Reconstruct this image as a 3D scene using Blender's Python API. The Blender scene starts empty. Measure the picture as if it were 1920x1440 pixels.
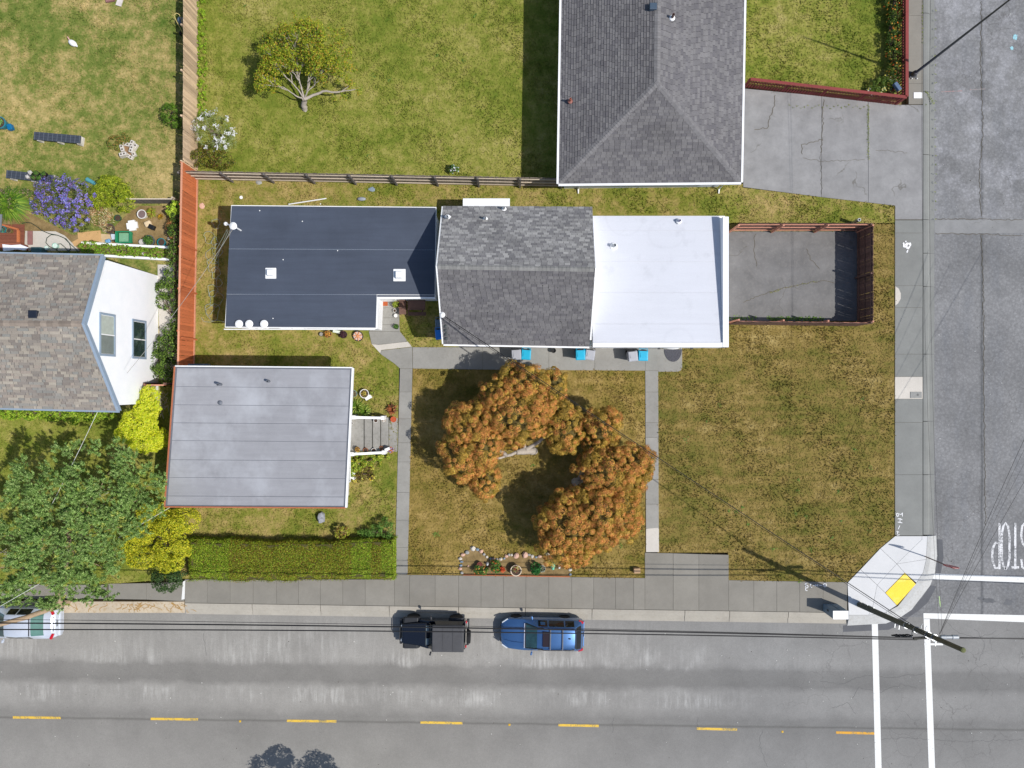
import bpy, math, random
import numpy as np
from mathutils import Vector, Matrix

random.seed(7)
rng = np.random.default_rng(11)
scene = bpy.context.scene
COL = scene.collection
R = math.radians

# ------------------------------------------------------------------ camera, sky, sun, exposure
S = 32.0            # ground pixels of the 1920 wide photograph per metre
H = 41.3            # camera height in metres
cam_d = bpy.data.cameras.new('camera')
cam = bpy.data.objects.new('camera', cam_d)
COL.objects.link(cam)
cam.location = (0, 0, H)
cam.rotation_euler = (0, 0, 0)
cam_d.sensor_fit = 'HORIZONTAL'
cam_d.angle = 2 * math.atan(960 / S / H)
cam_d.clip_start = 0.5
cam_d.clip_end = 2000
scene.camera = cam

SUN = Vector((0.70, -0.24, 1.0)).normalized()
world = bpy.data.worlds.new('World')
scene.world = world
world.use_nodes = True
wn = world.node_tree
wn.nodes.clear()
sky = wn.nodes.new('ShaderNodeTexSky')
sky.sky_type = 'NISHITA'
sky.sun_disc = False
sky.sun_elevation = math.asin(SUN.z)
sky.sun_rotation = math.atan2(SUN.x, SUN.y)
bg = wn.nodes.new('ShaderNodeBackground')
bg.inputs['Strength'].default_value = 0.1
wo = wn.nodes.new('ShaderNodeOutputWorld')
wn.links.new(sky.outputs[0], bg.inputs['Color'])
wn.links.new(bg.outputs[0], wo.inputs['Surface'])

sun_d = bpy.data.lights.new('sun', 'SUN')
sun_d.energy = 3.55
sun_d.angle = R(0.53)
sun_d.color = (1.0, 0.965, 0.92)
sun = bpy.data.objects.new('sun', sun_d)
COL.objects.link(sun)
sun.location = SUN * 60
sun.rotation_euler = SUN.to_track_quat('Z', 'Y').to_euler()

scene.view_settings.view_transform = 'Standard'
scene.view_settings.look = 'None'
scene.view_settings.exposure = 0.21
scene.view_settings.gamma = 1
scene.view_settings.use_curve_mapping = False
scene.render.engine = 'CYCLES'
scene.cycles.use_denoising = True
scene.cycles.max_bounces = 6
scene.cycles.transparent_max_bounces = 8

# ------------------------------------------------------------------ small helpers
def lin(c):
    return tuple(((x / 255) / 12.92 if x / 255 <= 0.04045 else ((x / 255 + 0.055) / 1.055) ** 2.4) for x in c)

def P(px, py, z=0.0):
    """pixel of the photograph + true height -> metres in the place"""
    k = (H - z) / H / S
    return Vector(((px - 960) * k, (720 - py) * k, z))

def tag(o, label=None, cat=None, group=None, kind=None):
    if label: o['label'] = label
    if cat: o['category'] = cat
    if group: o['group'] = group
    if kind: o['kind'] = kind
    return o

ROOT = {}
def thing(name, label, cat, loc=(0, 0, 0), group=None, kind=None):
    o = bpy.data.objects.new(name, None)
    COL.objects.link(o)
    o.empty_display_size = 0.2
    o.location = loc
    ROOT[o.name] = Vector(loc)
    return tag(o, label, cat, group, kind)

def root_loc(o):
    v = Vector((0, 0, 0))
    while o is not None:
        v = v + Vector(o.location)
        o = o.parent
    return v

class MB:
    """collects simple solids in world metres and links them as one mesh object"""
    def __init__(s):
        s.v = []; s.f = []; s.c = []; s.hascol = False
    def face(s, pts, col=None):
        i = len(s.v)
        s.v += [tuple(p) for p in pts]
        s.f.append(tuple(range(i, i + len(pts))))
        s.c.append(col or (1, 1, 1))
        if col: s.hascol = True
    def mesh(s, vs, fs, col=None):
        i = len(s.v)
        s.v += [tuple(p) for p in vs]
        for f in fs:
            s.f.append(tuple(i + k for k in f)); s.c.append(col or (1, 1, 1))
        if col: s.hascol = True
        return s
    def box(s, c, size, rz=0, rot=None, col=None):
        hx, hy, hz = size[0] / 2, size[1] / 2, size[2] / 2
        m = rot if rot is not None else Matrix.Rotation(rz, 3, 'Z')
        vs = [Vector(c) + m @ Vector((x, y, z)) for x in (-hx, hx) for y in (-hy, hy) for z in (-hz, hz)]
        return s.mesh(vs, [(0, 1, 3, 2), (4, 6, 7, 5), (0, 4, 5, 1), (2, 3, 7, 6), (0, 2, 6, 4), (1, 5, 7, 3)], col)
    def hexa(s, b, t, col=None):
        n = len(b)
        fs = [tuple(range(n - 1, -1, -1)), tuple(range(n, 2 * n))]
        for i in range(n):
            j = (i + 1) % n
            fs.append((i, j, n + j, n + i))
        return s.mesh(list(b) + list(t), fs, col)
    def prism(s, poly, z0, z1, col=None):
        a = sum(poly[i][0] * poly[(i + 1) % len(poly)][1] - poly[(i + 1) % len(poly)][0] * poly[i][1] for i in range(len(poly)))
        if a < 0: poly = poly[::-1]
        return s.hexa([(p[0], p[1], z0) for p in poly], [(p[0], p[1], z1) for p in poly], col)
    def tube(s, pts, r, n=6, r2=None, caps=True, col=None):
        pts = [Vector(p) for p in pts]
        if r2 is None: r2 = r
        m = len(pts); vs = []; fs = []
        up = Vector((0, 0, 1))
        for i, p in enumerate(pts):
            d = (pts[min(i + 1, m - 1)] - pts[max(i - 1, 0)])
            if d.length < 1e-9: d = Vector((0, 0, 1))
            d.normalize()
            a = d.cross(up)
            if a.length < 1e-3: a = d.cross(Vector((1, 0, 0)))
            a.normalize(); b = d.cross(a)
            rr = r + (r2 - r) * i / max(1, m - 1)
            for k in range(n):
                t = 2 * math.pi * k / n
                vs.append(p + a * (rr * math.cos(t)) + b * (rr * math.sin(t)))
        for i in range(m - 1):
            for k in range(n):
                fs.append((i * n + k, i * n + (k + 1) % n, (i + 1) * n + (k + 1) % n, (i + 1) * n + k))
        if caps:
            fs.append(tuple(range(n))); fs.append(tuple((m - 1) * n + k for k in range(n - 1, -1, -1)))
        return s.mesh(vs, fs, col)
    def lathe(s, c, prof, n=16, rot=None, col=None):
        vs = []; fs = []
        c = Vector(c)
        for (r, z) in prof:
            for k in range(n):
                t = 2 * math.pi * k / n
                q = Vector((r * math.cos(t), r * math.sin(t), z))
                vs.append(c + (rot @ q if rot is not None else q))
        for i in range(len(prof) - 1):
            for k in range(n):
                fs.append((i * n + k, i * n + (k + 1) % n, (i + 1) * n + (k + 1) % n, (i + 1) * n + k))
        fs.append(tuple(range(n - 1, -1, -1)))
        fs.append(tuple((len(prof) - 1) * n + k for k in range(n)))
        return s.mesh(vs, fs, col)
    def ball(s, c, r, n=10, m=6, col=None, noise=0.0, rs=None):
        rx, ry, rz = (r, r, r) if not hasattr(r, '__len__') else r
        g = rs or random
        vs = [(c[0], c[1], c[2] - rz)]; fs = []
        for i in range(1, m):
            ph = -math.pi / 2 + math.pi * i / m
            for k in range(n):
                t = 2 * math.pi * k / n
                q = 1 + g.uniform(-noise, noise)
                vs.append((c[0] + rx * q * math.cos(ph) * math.cos(t), c[1] + ry * q * math.cos(ph) * math.sin(t), c[2] + rz * q * math.sin(ph)))
        vs.append((c[0], c[1], c[2] + rz))
        for k in range(n):
            fs.append((0, 1 + (k + 1) % n, 1 + k))
            fs.append((len(vs) - 1, 1 + (m - 2) * n + k, 1 + (m - 2) * n + (k + 1) % n))
        for i in range(m - 2):
            for k in range(n):
                a = 1 + i * n
                fs.append((a + k, a + (k + 1) % n, a + n + (k + 1) % n, a + n + k))
        return s.mesh(vs, fs, col)
    def ribbon(s, pts, w, z, col=None):
        """flat painted stroke"""
        pts = [Vector((p[0], p[1])) for p in pts]
        L = []; Rr = []
        for i, p in enumerate(pts):
            d = pts[min(i + 1, len(pts) - 1)] - pts[max(i - 1, 0)]
            d.normalize()
            nrm = Vector((-d.y, d.x)) * (w / 2)
            L.append(p + nrm); Rr.append(p - nrm)
        for i in range(len(pts) - 1):
            s.face([(Rr[i].x, Rr[i].y, z), (Rr[i + 1].x, Rr[i + 1].y, z), (L[i + 1].x, L[i + 1].y, z), (L[i].x, L[i].y, z)], col)
        return s
    def build(s, name, mat, parent=None, smooth=False, bevel=0, label=None, cat=None, group=None, kind=None, origin=None):
        off = root_loc(parent) if parent is not None else Vector(origin or (0, 0, 0))
        me = bpy.data.meshes.new(name)
        me.from_pydata([(v[0] - off.x, v[1] - off.y, v[2] - off.z) for v in s.v], [], s.f)
        if s.hascol:
            at = me.color_attributes.new('Col', 'FLOAT_COLOR', 'CORNER')
            n = len(me.loops)
            arr = np.ones((n, 4), np.float32)
            i = 0
            for f, c in zip(s.f, s.c):
                arr[i:i + len(f), :3] = c
                i += len(f)
            at.data.foreach_set('color', arr.ravel())
        me.materials.append(mat)
        if smooth:
            me.polygons.foreach_set('use_smooth', [True] * len(me.polygons))
        o = bpy.data.objects.new(name, me)
        COL.objects.link(o)
        if parent is not None: o.parent = parent
        else: o.location = off
        if bevel:
            b = o.modifiers.new('bevel', 'BEVEL'); b.width = bevel; b.segments = 2; b.limit_method = 'ANGLE'
        return tag(o, label, cat, group, kind)

def inst(name, mesh, parent, loc, rz=0, rot=None, scale=None):
    o = bpy.data.objects.new(name, mesh)
    COL.objects.link(o)
    o.parent = parent
    o.location = loc
    o.rotation_euler = rot if rot is not None else (0, 0, rz)
    if scale: o.scale = scale
    return o

def local_mesh(mb, name, mat):
    o = mb.build(name, mat)
    me = o.data
    bpy.data.objects.remove(o)
    return me

def copy_tree(o, loc=None, parent=None, label=None, rz=None):
    c = o.copy(); COL.objects.link(c)
    if parent is not None: c.parent = parent
    if loc is not None: c.location = loc
    if rz is not None: c.rotation_euler = (0, 0, rz)
    if label: c['label'] = label
    for ch in list(o.children):
        copy_tree(ch, parent=c)
    return c

def pip(pts, poly):
    x, y = pts[:, 0], pts[:, 1]
    ins = np.zeros(len(pts), bool)
    n = len(poly)
    for i in range(n):
        x0, y0 = poly[i]; x1, y1 = poly[(i + 1) % n]
        if y0 == y1: continue
        c = ((y0 > y) != (y1 > y)) & (x < (x1 - x0) * (y - y0) / (y1 - y0) + x0)
        ins ^= c
    return ins

# ------------------------------------------------------------------ materials
class NT:
    def __init__(s, name):
        s.m = bpy.data.materials.new(name)
        s.m.use_nodes = True
        s.t = s.m.node_tree
        s.t.nodes.clear()
        s.out = s.t.nodes.new('ShaderNodeOutputMaterial')
        s.b = s.t.nodes.new('ShaderNodeBsdfPrincipled')
        s.t.links.new(s.b.outputs[0], s.out.inputs[0])
        s.pos = s.t.nodes.new('ShaderNodeNewGeometry').outputs['Position']
    def L(s, a, b):
        if hasattr(a, 'is_output'): s.t.links.new(a, b)
        elif isinstance(a, (tuple, list)):
            b.default_value = tuple(a) + (1,) if len(b.default_value) == 4 and len(a) == 3 else a
        else: b.default_value = a
    def map(s, scale=(1, 1, 1), loc=(0, 0, 0), rz=0, vec=None):
        n = s.t.nodes.new('ShaderNodeMapping')
        s.L(vec or s.pos, n.inputs[0])
        n.inputs[1].default_value = loc
        n.inputs[2].default_value = (0, 0, rz)
        n.inputs[3].default_value = scale
        return n.outputs[0]
    def noise(s, scale, detail=4, rough=0.55, vec=None, dist=0):
        n = s.t.nodes.new('ShaderNodeTexNoise')
        s.L(vec or s.pos, n.inputs['Vector'])
        n.inputs['Scale'].default_value = scale
        n.inputs['Detail'].default_value = detail
        n.inputs['Roughness'].default_value = rough
        n.inputs['Distortion'].default_value = dist
        return n.outputs[0]
    def voro(s, scale, vec=None, feature='DISTANCE_TO_EDGE', rnd=1):
        n = s.t.nodes.new('ShaderNodeTexVoronoi')
        n.feature = feature
        s.L(vec or s.pos, n.inputs['Vector'])
        n.inputs['Scale'].default_value = scale
        n.inputs['Randomness'].default_value = rnd
        return n.outputs[0]
    def ramp(s, fac, stops, interp='LINEAR'):
        n = s.t.nodes.new('ShaderNodeValToRGB')
        n.color_ramp.interpolation = interp
        e = n.color_ramp.elements
        while len(e) < len(stops): e.new(0.5)
        for k, (p, c) in enumerate(stops):
            e[k].position = p
            e[k].color = tuple(c) + (1,) if hasattr(c, '__len__') else (c, c, c, 1)
        s.L(fac, n.inputs[0])
        return n.outputs[0]
    def mix(s, fac, a, b, mode='MIX'):
        n = s.t.nodes.new('ShaderNodeMix')
        n.data_type = 'RGBA'; n.blend_type = mode
        s.L(fac, n.inputs[0]); s.L(a, n.inputs[6]); s.L(b, n.inputs[7])
        return n.outputs[2]
    def math(s, op, a, b=0.0, clamp=False):
        n = s.t.nodes.new('ShaderNodeMath')
        n.operation = op; n.use_clamp = clamp
        s.L(a, n.inputs[0]); s.L(b, n.inputs[1])
        return n.outputs[0]
    def xyz(s, vec=None):
        n = s.t.nodes.new('ShaderNodeSeparateXYZ')
        s.L(vec or s.pos, n.inputs[0])
        return n.outputs
    def attr(s, name):
        n = s.t.nodes.new('ShaderNodeAttribute')
        n.attribute_name = name
        return n.outputs['Color']
    def rand(s):
        return s.t.nodes.new('ShaderNodeObjectInfo').outputs['Random']
    def bump(s, h, strength=0.3, dist=0.02):
        n = s.t.nodes.new('ShaderNodeBump')
        n.inputs['Strength'].default_value = strength
        n.inputs['Distance'].default_value = dist
        s.L(h, n.inputs['Height'])
        s.t.links.new(n.outputs[0], s.b.inputs['Normal'])
    def color(s, c): s.L(c, s.b.inputs['Base Color'])
    def set(s, rough=0.8, metal=0.0, spec=0.4, coat=0.0):
        s.b.inputs['Roughness'].default_value = rough
        s.b.inputs['Metallic'].default_value = metal
        s.b.inputs['Specular IOR Level'].default_value = spec
        s.b.inputs['Coat Weight'].default_value = coat
        return s.m

MC = {}
def mat(name, c, rough=0.75, var=0.18, scale=4.0, metal=0.0, spec=0.4, bump=0.0, coat=0.0, dirt=None, rnd=0.0, stretch=None):
    """plain weathered material: a colour with two scales of wear, optional dirt colour and per-piece variation"""
    if name in MC: return MC[name]
    n = NT(name)
    base = lin(c)
    vec = n.map(stretch) if stretch else None
    f1 = n.noise(scale, 5, 0.6, vec)
    f2 = n.noise(scale * 9, 3, 0.6, vec)
    lo = tuple(x * (1 - var) for x in base); hi = tuple(min(0.95, x * (1 + var)) for x in base)
    col = n.ramp(f1, [(0.3, lo), (0.7, hi)])
    col = n.mix(0.35, col, n.ramp(f2, [(0.3, lo), (0.7, hi)]))
    if dirt:
        col = n.mix(n.ramp(n.noise(scale * 0.6, 6, 0.65), [(0.5, 0), (0.72, 0.75)]), col, lin(dirt))
    if rnd:
        col = n.mix(1.0, col, n.ramp(n.rand(), [(0, (1 - rnd,) * 3), (1, (1 + rnd * 0.6,) * 3)]), 'MULTIPLY')
    n.color(col)
    if bump: n.bump(f2, bump, 0.01)
    MC[name] = n.set(rough, metal, spec, coat)
    return MC[name]

def leafmat(name, rough=0.55, trans=0.25):
    if name in MC: return MC[name]
    n = NT(name)
    c = n.attr('Col')
    n.color(c)
    n.set(rough, 0, 0.3)
    tr = n.t.nodes.new('ShaderNodeBsdfTranslucent')
    n.t.links.new(c, tr.inputs[0])
    mx = n.t.nodes.new('ShaderNodeMixShader')
    mx.inputs[0].default_value = trans
    n.t.links.new(n.b.outputs[0], mx.inputs[1]); n.t.links.new(tr.outputs[0], mx.inputs[2])
    n.t.links.new(mx.outputs[0], n.out.inputs[0])
    MC[name] = n.m
    return n.m

def attrmat(name, rough=0.9, var=0.25, scale=25, bump=0.2):
    n = NT(name)
    f = n.noise(scale, 4, 0.65)
    c = n.mix(1.0, n.attr('Col'), n.ramp(f, [(0.25, (1 - var,) * 3), (0.75, (1 + var,) * 3)]), 'MULTIPLY')
    f3 = n.noise(0.5, 5, 0.6)
    c = n.mix(1.0, c, n.ramp(f3, [(0.3, (0.86,) * 3), (0.7, (1.12,) * 3)]), 'MULTIPLY')
    n.color(c)
    n.bump(f, bump, 0.01)
    return n.set(rough, 0, 0.25)

def grassmat(name, stops, patch=0.35, mid=1.6, fine=9.0, mow=0.0, fa=0.45, seed=(0, 0, 0)):
    n = NT(name)
    v = n.map(loc=seed)
    a = n.noise(patch, 4, 0.6, v)
    b = n.noise(mid, 5, 0.65, v)
    c = n.noise(fine, 4, 0.7, v)
    f = n.math('ADD', n.math('MULTIPLY', a, 0.40), n.math('ADD', n.math('MULTIPLY', b, 0.40), n.math('MULTIPLY', c, fa * 0.5)))
    f = n.math('ADD', f, -(fa * 0.25 - 0.1))
    f = n.math('ADD', n.math('MULTIPLY', n.math('SUBTRACT', f, 0.5), 1.55), 0.5)
    if mow:
        st = n.noise(1.0, 2, 0.5, n.map((0.15, 2.2, 1), seed))
        f = n.math('ADD', f, n.math('MULTIPLY', n.math('SUBTRACT', st, 0.5), mow))
    col = n.ramp(f, [(p, lin(q)) for p, q in stops])
    g = n.noise(60, 3, 0.7)
    col = n.mix(1.0, col, n.ramp(g, [(0.25, (0.62, 0.64, 0.56)), (0.75, (1.10, 1.12, 0.98))]), 'MULTIPLY')
    n.color(col)
    return n.set(0.85, 0, 0.15)

def concrete(name, c, var=0.16, stain=(95, 90, 80), st=0.35, rnd=0.10, crack=0.0, fine=0.10, moss=0.0):
    n = NT(name)
    base = lin(c)
    a = n.noise(0.9, 6, 0.65)
    b = n.noise(7, 5, 0.65)
    g = n.noise(70, 3, 0.7)
    col = n.ramp(a, [(0.28, tuple(x * (1 - var) for x in base)), (0.72, tuple(x * (1 + var) for x in base))])
    col = n.mix(n.ramp(b, [(0.5, 0), (0.8, st)]), col, lin(stain))
    col = n.mix(1.0, col, n.ramp(g, [(0.3, (1 - fine,) * 3), (0.7, (1 + fine,) * 3)]), 'MULTIPLY')
    if rnd:
        col = n.mix(1.0, col, n.ramp(n.rand(), [(0, (1 - rnd,) * 3), (1, (1 + rnd,) * 3)]), 'MULTIPLY')
    if crack:
        w = n.t.nodes.new('ShaderNodeVectorMath'); w.operation = 'ADD'
        nn = n.t.nodes.new('ShaderNodeTexNoise'); nn.inputs['Scale'].default_value = 1.3; nn.inputs['Detail'].default_value = 6
        n.L(n.pos, nn.inputs['Vector'])
        n.L(n.pos, w.inputs[0]); n.L(nn.outputs[1], w.inputs[1])
        d = n.voro(crack, w.outputs[0])
        line = n.ramp(d, [(0.0, .8), (0.004, 0.6), (0.009, 0.0)])
        msk = n.ramp(n.noise(0.5, 3, 0.5, n.map(loc=(7, 3, 0))), [(0.53, 0), (0.62, 0.7)])
        col = n.mix(n.math('MULTIPLY', line, msk), col, lin((84, 80, 68)))
    n.color(col)
    n.bump(b, 0.12, 0.01)
    return n.set(0.88, 0, 0.25)

# ------------------------------------------------------------------ ground, lawns
def pxpoly(pts, z=0): return [tuple(P(x, y, z))[:2] for x, y in pts]

EXCL = []          # pixel polygons where no grass grows
Z_LAWN, Z_SLAB, Z_ROAD = 0.0, 0.04, -0.10

dirt = grassmat('bare_soil', [(0.2, (96, 84, 58)), (0.5, (132, 116, 82)), (0.8, (160, 140, 104))], 0.6, 2.5, 12)
mb = MB(); mb.face([(-400, -400, -0.3), (400, -400, -0.3), (400, 400, -0.3), (-400, 400, -0.3)])
mb.build('ground', dirt, kind='structure')

GA = grassmat('lawn_dry_mixed', [(0.30, (84, 108, 42)), (0.46, (122, 130, 66)), (0.56, (164, 150, 98)), (0.70, (206, 180, 132))], 0.25, 1.7, 9, seed=(3, 1, 0))
GB = grassmat('lawn_green', [(0.24, (92, 112, 36)), (0.44, (122, 130, 52)), (0.56, (148, 145, 74)), (0.76, (184, 168, 114))], 0.25, 1.8, 9, seed=(13, 5, 0))
GC = grassmat('lawn_strip', [(0.27, (92, 110, 36)), (0.44, (128, 130, 56)), (0.56, (158, 143, 86)), (0.72, (190, 162, 116))], 0.3, 1.8, 9, seed=(23, 4, 0))
GD = grassmat('lawn_olive_brown', [(0.20, (90, 98, 38)), (0.40, (117, 109, 54)), (0.56, (143, 122, 72)), (0.80, (186, 164, 114))], 0.18, 1.5, 9, mow=0.38, seed=(5, 15, 0))
GE = grassmat('lawn_front_tan', [(0.22, (92, 100, 36)), (0.40, (126, 112, 54)), (0.56, (156, 132, 78)), (0.76, (190, 162, 112))], 0.25, 1.6, 9, mow=0.2, seed=(9, 25, 0))
GS = grassmat('dirt_patch', [(0.25, (104, 88, 60)), (0.5, (146, 122, 88)), (0.75, (176, 150, 116))], 0.7, 2.5, 12)

LAWNS = [
    ('lawn', GA, [(-900, -700), (358, -700), (358, 372), (330, 470), (330, 765), (-900, 765)], 110),
    ('lawn', GB, [(358, -700), (1385, -700), (1385, 345), (1060, 345), (358, 328)], 150),
    ('lawn', GB, [(1385, -700), (1690, -700), (1690, 186), (1385, 160)], 150),
    ('lawn', GC, [(358, 328), (1060, 345), (1393, 345), (1393, 352), (1677, 386), (1677, 420), (860, 420), (860, 652), (774, 652), (774, 690), (748, 690), (742, 1085), (330, 1085), (330, 700), (350, 470)], 130),
    ('lawn', GE, [(774, 690), (1210, 690), (1210, 1084), (764, 1078)], 150),
    ('lawn', GD, [(1234, 600), (1370, 600), (1370, 418), (1677, 418), (1677, 1006), (1649, 1028), (1588, 1092), (1365, 1088), (1365, 1036), (1234, 1036)], 140),
    ('lawn', GB, [(-900, 765), (330, 765), (330, 1085), (205, 1095), (-900, 1095)], 120),
]
lawn_objs = []
for nm, m, poly, dens in LAWNS:
    b = MB(); b.prism(pxpoly(poly), -0.28, Z_LAWN)
    lawn_objs.append((b.build(nm, m, kind='structure'), m, poly, dens))

# ------------------------------------------------------------------ asphalt
def road_material(name, base, main):
    n = NT(name)
    b = lin(base)
    a = n.noise(0.35, 6, 0.6)
    g = n.noise(45, 4, 0.75)
    g2 = n.noise(12, 3, 0.75)
    col = n.ramp(a, [(0.3, tuple(x * (0.88 if main else .80) for x in b)), (0.7, tuple(x * (1.10 if main else 1.2) for x in b))])
    if main:
        X, Y, Zc = n.xyz()
        v = n.math('ADD', Y, n.math('MULTIPLY', X, 0.0125))       # runs along the gently slanting street
        wob = n.math('MULTIPLY', n.math('SUBTRACT', n.noise(0.9, 3, 0.6), 0.5), 0.7)
        vv = n.math('ADD', v, wob)
        t = n.math('DIVIDE', n.math('ADD', vv, 26.0), 14.0)          # v from -26 to -12
        # worn tracks: dark rubbed lanes between paler bands
        band = n.ramp(t, [(0.0, .45), (0.10, .50), (0.27, .52), (0.35, .42), (0.455, .28), (0.50, .60), (0.57, .62), (0.602, .22), (0.665, .30), (0.70, .80), (0.80, .58), (0.90, .50), (0.96, .40), (1.0, .5)])
        col = n.mix(1.0, col, n.ramp(band, [(0.0, (0.60,) * 3), (0.5, (1.0,) * 3), (1.0, (1.22,) * 3)]), 'MULTIPLY')
        # pale scuffs crossing the tracks
        sv = n.map((4.6, 0.42, 1.0))
        s1 = n.noise(1.0, 5, 0.65, sv)
        s1 = n.ramp(s1, [(0.46, 0), (0.66, 1)])
        s0 = n.ramp(n.noise(1.0, 4, 0.7, n.map((1.3, 0.5, 1.0), (5, 1, 0))), [(0.44, 0), (0.62, 1)])
        s1 = n.math('MULTIPLY', n.math('ADD', n.math('MULTIPLY', s1, .75), n.math('MULTIPLY', s0, .35)), n.ramp(n.noise(0.28, 3, 0.6, n.map(loc=(2, 7, 0))), [(0.40, .12), (0.58, 1.0)]), True)
        m1 = n.ramp(t, [(0.495, 0), (0.525, 1), (0.565, .8), (0.585, 0), (0.66, 0), (0.685, 1), (0.75, .6), (0.83, .25), (0.9, 0)])
        fade = n.ramp(n.math('DIVIDE', n.math('ADD', X, 30), 60), [(0.0, .75), (0.5, 1), (0.68, .8), (0.78, .12), (1, .05)])
        sc = n.math('MULTIPLY', n.math('MULTIPLY', s1, m1), fade)
        sc = n.math('MULTIPLY', sc, n.ramp(n.noise(0.45, 3, 0.5), [(0.35, .25), (0.60, 1)]))
        col = n.mix(n.math('MULTIPLY', sc, 0.80), col, lin((198, 195, 188)))
        # dark seam at the centre line
        seam = n.math('ABSOLUTE', n.math('ADD', n.math('ADD', v, n.math('MULTIPLY', n.math('SUBTRACT', n.noise(0.6, 3, 0.5), 0.5), 0.10)), 19.95))
        col = n.mix(n.ramp(n.math('DIVIDE', seam, 0.12), [(0.0, .55), (0.35, .25), (1.0, 0)]), col, lin((82, 80, 74)))
        # bluish grey tint toward the crossing
        tint = n.ramp(n.math('DIVIDE', n.math('ADD', X, 30), 60), [(0.45, 0), (0.75, 1)])
        col = n.mix(tint, col, n.mix(1.0, col, (0.86, 0.885, 0.93), 'MULTIPLY'))
    else:
        X, Y, Zc = n.xyz()
        # long open joint and crossing trench patch
        j = n.math('ABSOLUTE', n.math('ADD', n.math('ADD', X, n.math('MULTIPLY', n.math('SUBTRACT', n.noise(0.5, 4, 0.6), 0.5), 0.18)), -27.6))
        col = n.mix(n.ramp(n.math('DIVIDE', j, 0.16), [(0.0, .75), (0.3, .35), (1, 0)]), col, lin((66, 68, 70)))
        st = n.noise(0.8, 6, 0.7, n.map((1.2, 0.25, 1), (4, 2, 0)))
        col = n.mix(n.ramp(st, [(0.48, 0), (0.75, .5)]), col, lin((108, 111, 116)))
        pale = n.noise(0.7, 6, 0.7, n.map(loc=(9, 4, 0)))
        up = n.ramp(n.math('DIVIDE', Y, 20), [(0.42, 0.0), (0.55, 1.0)])
        col = n.mix(n.math('MULTIPLY', n.ramp(pale, [(0.45, 0), (0.7, .5)]), up), col, lin((176, 176, 180)))
    # fine crack net in a few places
    w = n.t.nodes.new('ShaderNodeVectorMath'); w.operation = 'ADD'
    nn = n.t.nodes.new('ShaderNodeTexNoise'); nn.inputs['Scale'].default_value = 1.1; nn.inputs['Detail'].default_value = 6
    n.L(n.pos, nn.inputs['Vector']); n.L(n.pos, w.inputs[0]); n.L(nn.outputs[1], w.inputs[1])
    d = n.voro(0.8, w.outputs[0])
    line = n.ramp(d, [(0.0, 1.0), (0.008, .7), (0.014, 0.0)])
    msk = n.ramp(n.noise(0.22, 3, 0.5, n.map(loc=(31, 14, 0))), [(0.48, 0), (0.60, .55)])
    msk = n.math('MULTIPLY', msk, n.ramp(n.math('DIVIDE', n.math('ADD', n.xyz()[0], 30), 60), [(0.70, 0.06), (0.85, 1.0)]))
    col = n.mix(n.math('MULTIPLY', line, msk), col, lin((92, 90, 88)))
    col = n.mix(1.0, col, n.ramp(g, [(0.25, (0.80,) * 3), (0.75, (1.20,) * 3)]), 'MULTIPLY')
    col = n.mix(1.0, col, n.ramp(g2, [(0.28, ((0.93 if main else .86),) * 3), (0.72, ((1.07 if main else 1.14),) * 3)]), 'MULTIPLY')
    g3 = n.noise(5.5, 6, 0.8)
    g4 = n.voro(6.0, None, 'F1')
    k3 = .06 if main else .15
    col = n.mix(1.0, col, n.ramp(g3, [(0.3, (1 - k3,) * 3), (0.7, (1 + k3,) * 3)]), 'MULTIPLY')
    if not main: col = n.mix(1.0, col, n.ramp(g4, [(0.1, (1.10,) * 3), (0.7, (.88,) * 3)]), 'MULTIPLY')
    n.color(col)
    n.bump(g, 0.25, 0.01)
    return n.set(0.85, 0, 0.3)

m_road = road_material('asphalt_worn', (139, 136, 130), True)
m_side = road_material('asphalt_side_street', (124, 124, 124), False)
main_poly = [(-1800, 1110), (345, 1135), (1590, 1155), (1590, 1158), (3600, 1158), (3600, 2700), (-1800, 2700)]
side_poly = [(1740, -1600), (3600, -1600), (3600, 1158), (1590, 1158), (1600, 1120), (1740, 1020)]
mb = MB(); mb.face([(x, y, Z_ROAD) for x, y in pxpoly(main_poly)][::-1])
road = mb.build('road', m_road, kind='structure')
mb = MB(); mb.face([(x, y, Z_ROAD) for x, y in pxpoly(side_poly)][::-1])
side = mb.build('side_street', m_side, kind='structure')

def sheet(name, poly, z, m, parent, label=None):
    b = MB()
    q = pxpoly(poly)
    a = sum(q[i][0] * q[(i + 1) % len(q)][1] - q[(i + 1) % len(q)][0] * q[i][1] for i in range(len(q)))
    if a < 0: q = q[::-1]
    b.face([(x, y, z) for x, y in q])
    return b.build(name, m, parent, label=label)

# dark new asphalt round the corner ramp and a trench patch across the side street
m_patch = concrete('asphalt_patch_dark', (96, 97, 100), 0.10, (70, 70, 72), 0.3, 0, fine=0.14)
m_trench = concrete('asphalt_trench_pale', (136, 136, 135), 0.16, (120, 122, 126), 0.4, 0, fine=0.12, crack=0.7)
sheet('asphalt_patch', [(1756, 1012), (1769, 1012), (1771, 1045), (1766, 1076), (1750, 1076)], Z_ROAD + .004, m_patch, side)
sheet('asphalt_patch', [(1746, 1098), (1758, 1100), (1742, 1130), (1724, 1146), (1706, 1158), (1690, 1158), (1712, 1140), (1732, 1120)], Z_ROAD + .004, m_patch, side)
sheet('asphalt_patch', [(1582, 1174), (1690, 1159), (1706, 1159), (1690, 1172), (1668, 1182), (1582, 1186)], Z_ROAD + .004, m_patch, road)
sheet('trench_patch', [(1754, 412), (2600, 408), (2600, 432), (1754, 437)], Z_ROAD + .004, m_trench, side)
m_oil = concrete('oil_stain', (100, 101, 103), 0.15, (80, 80, 82), 0.5, 0)
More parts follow.
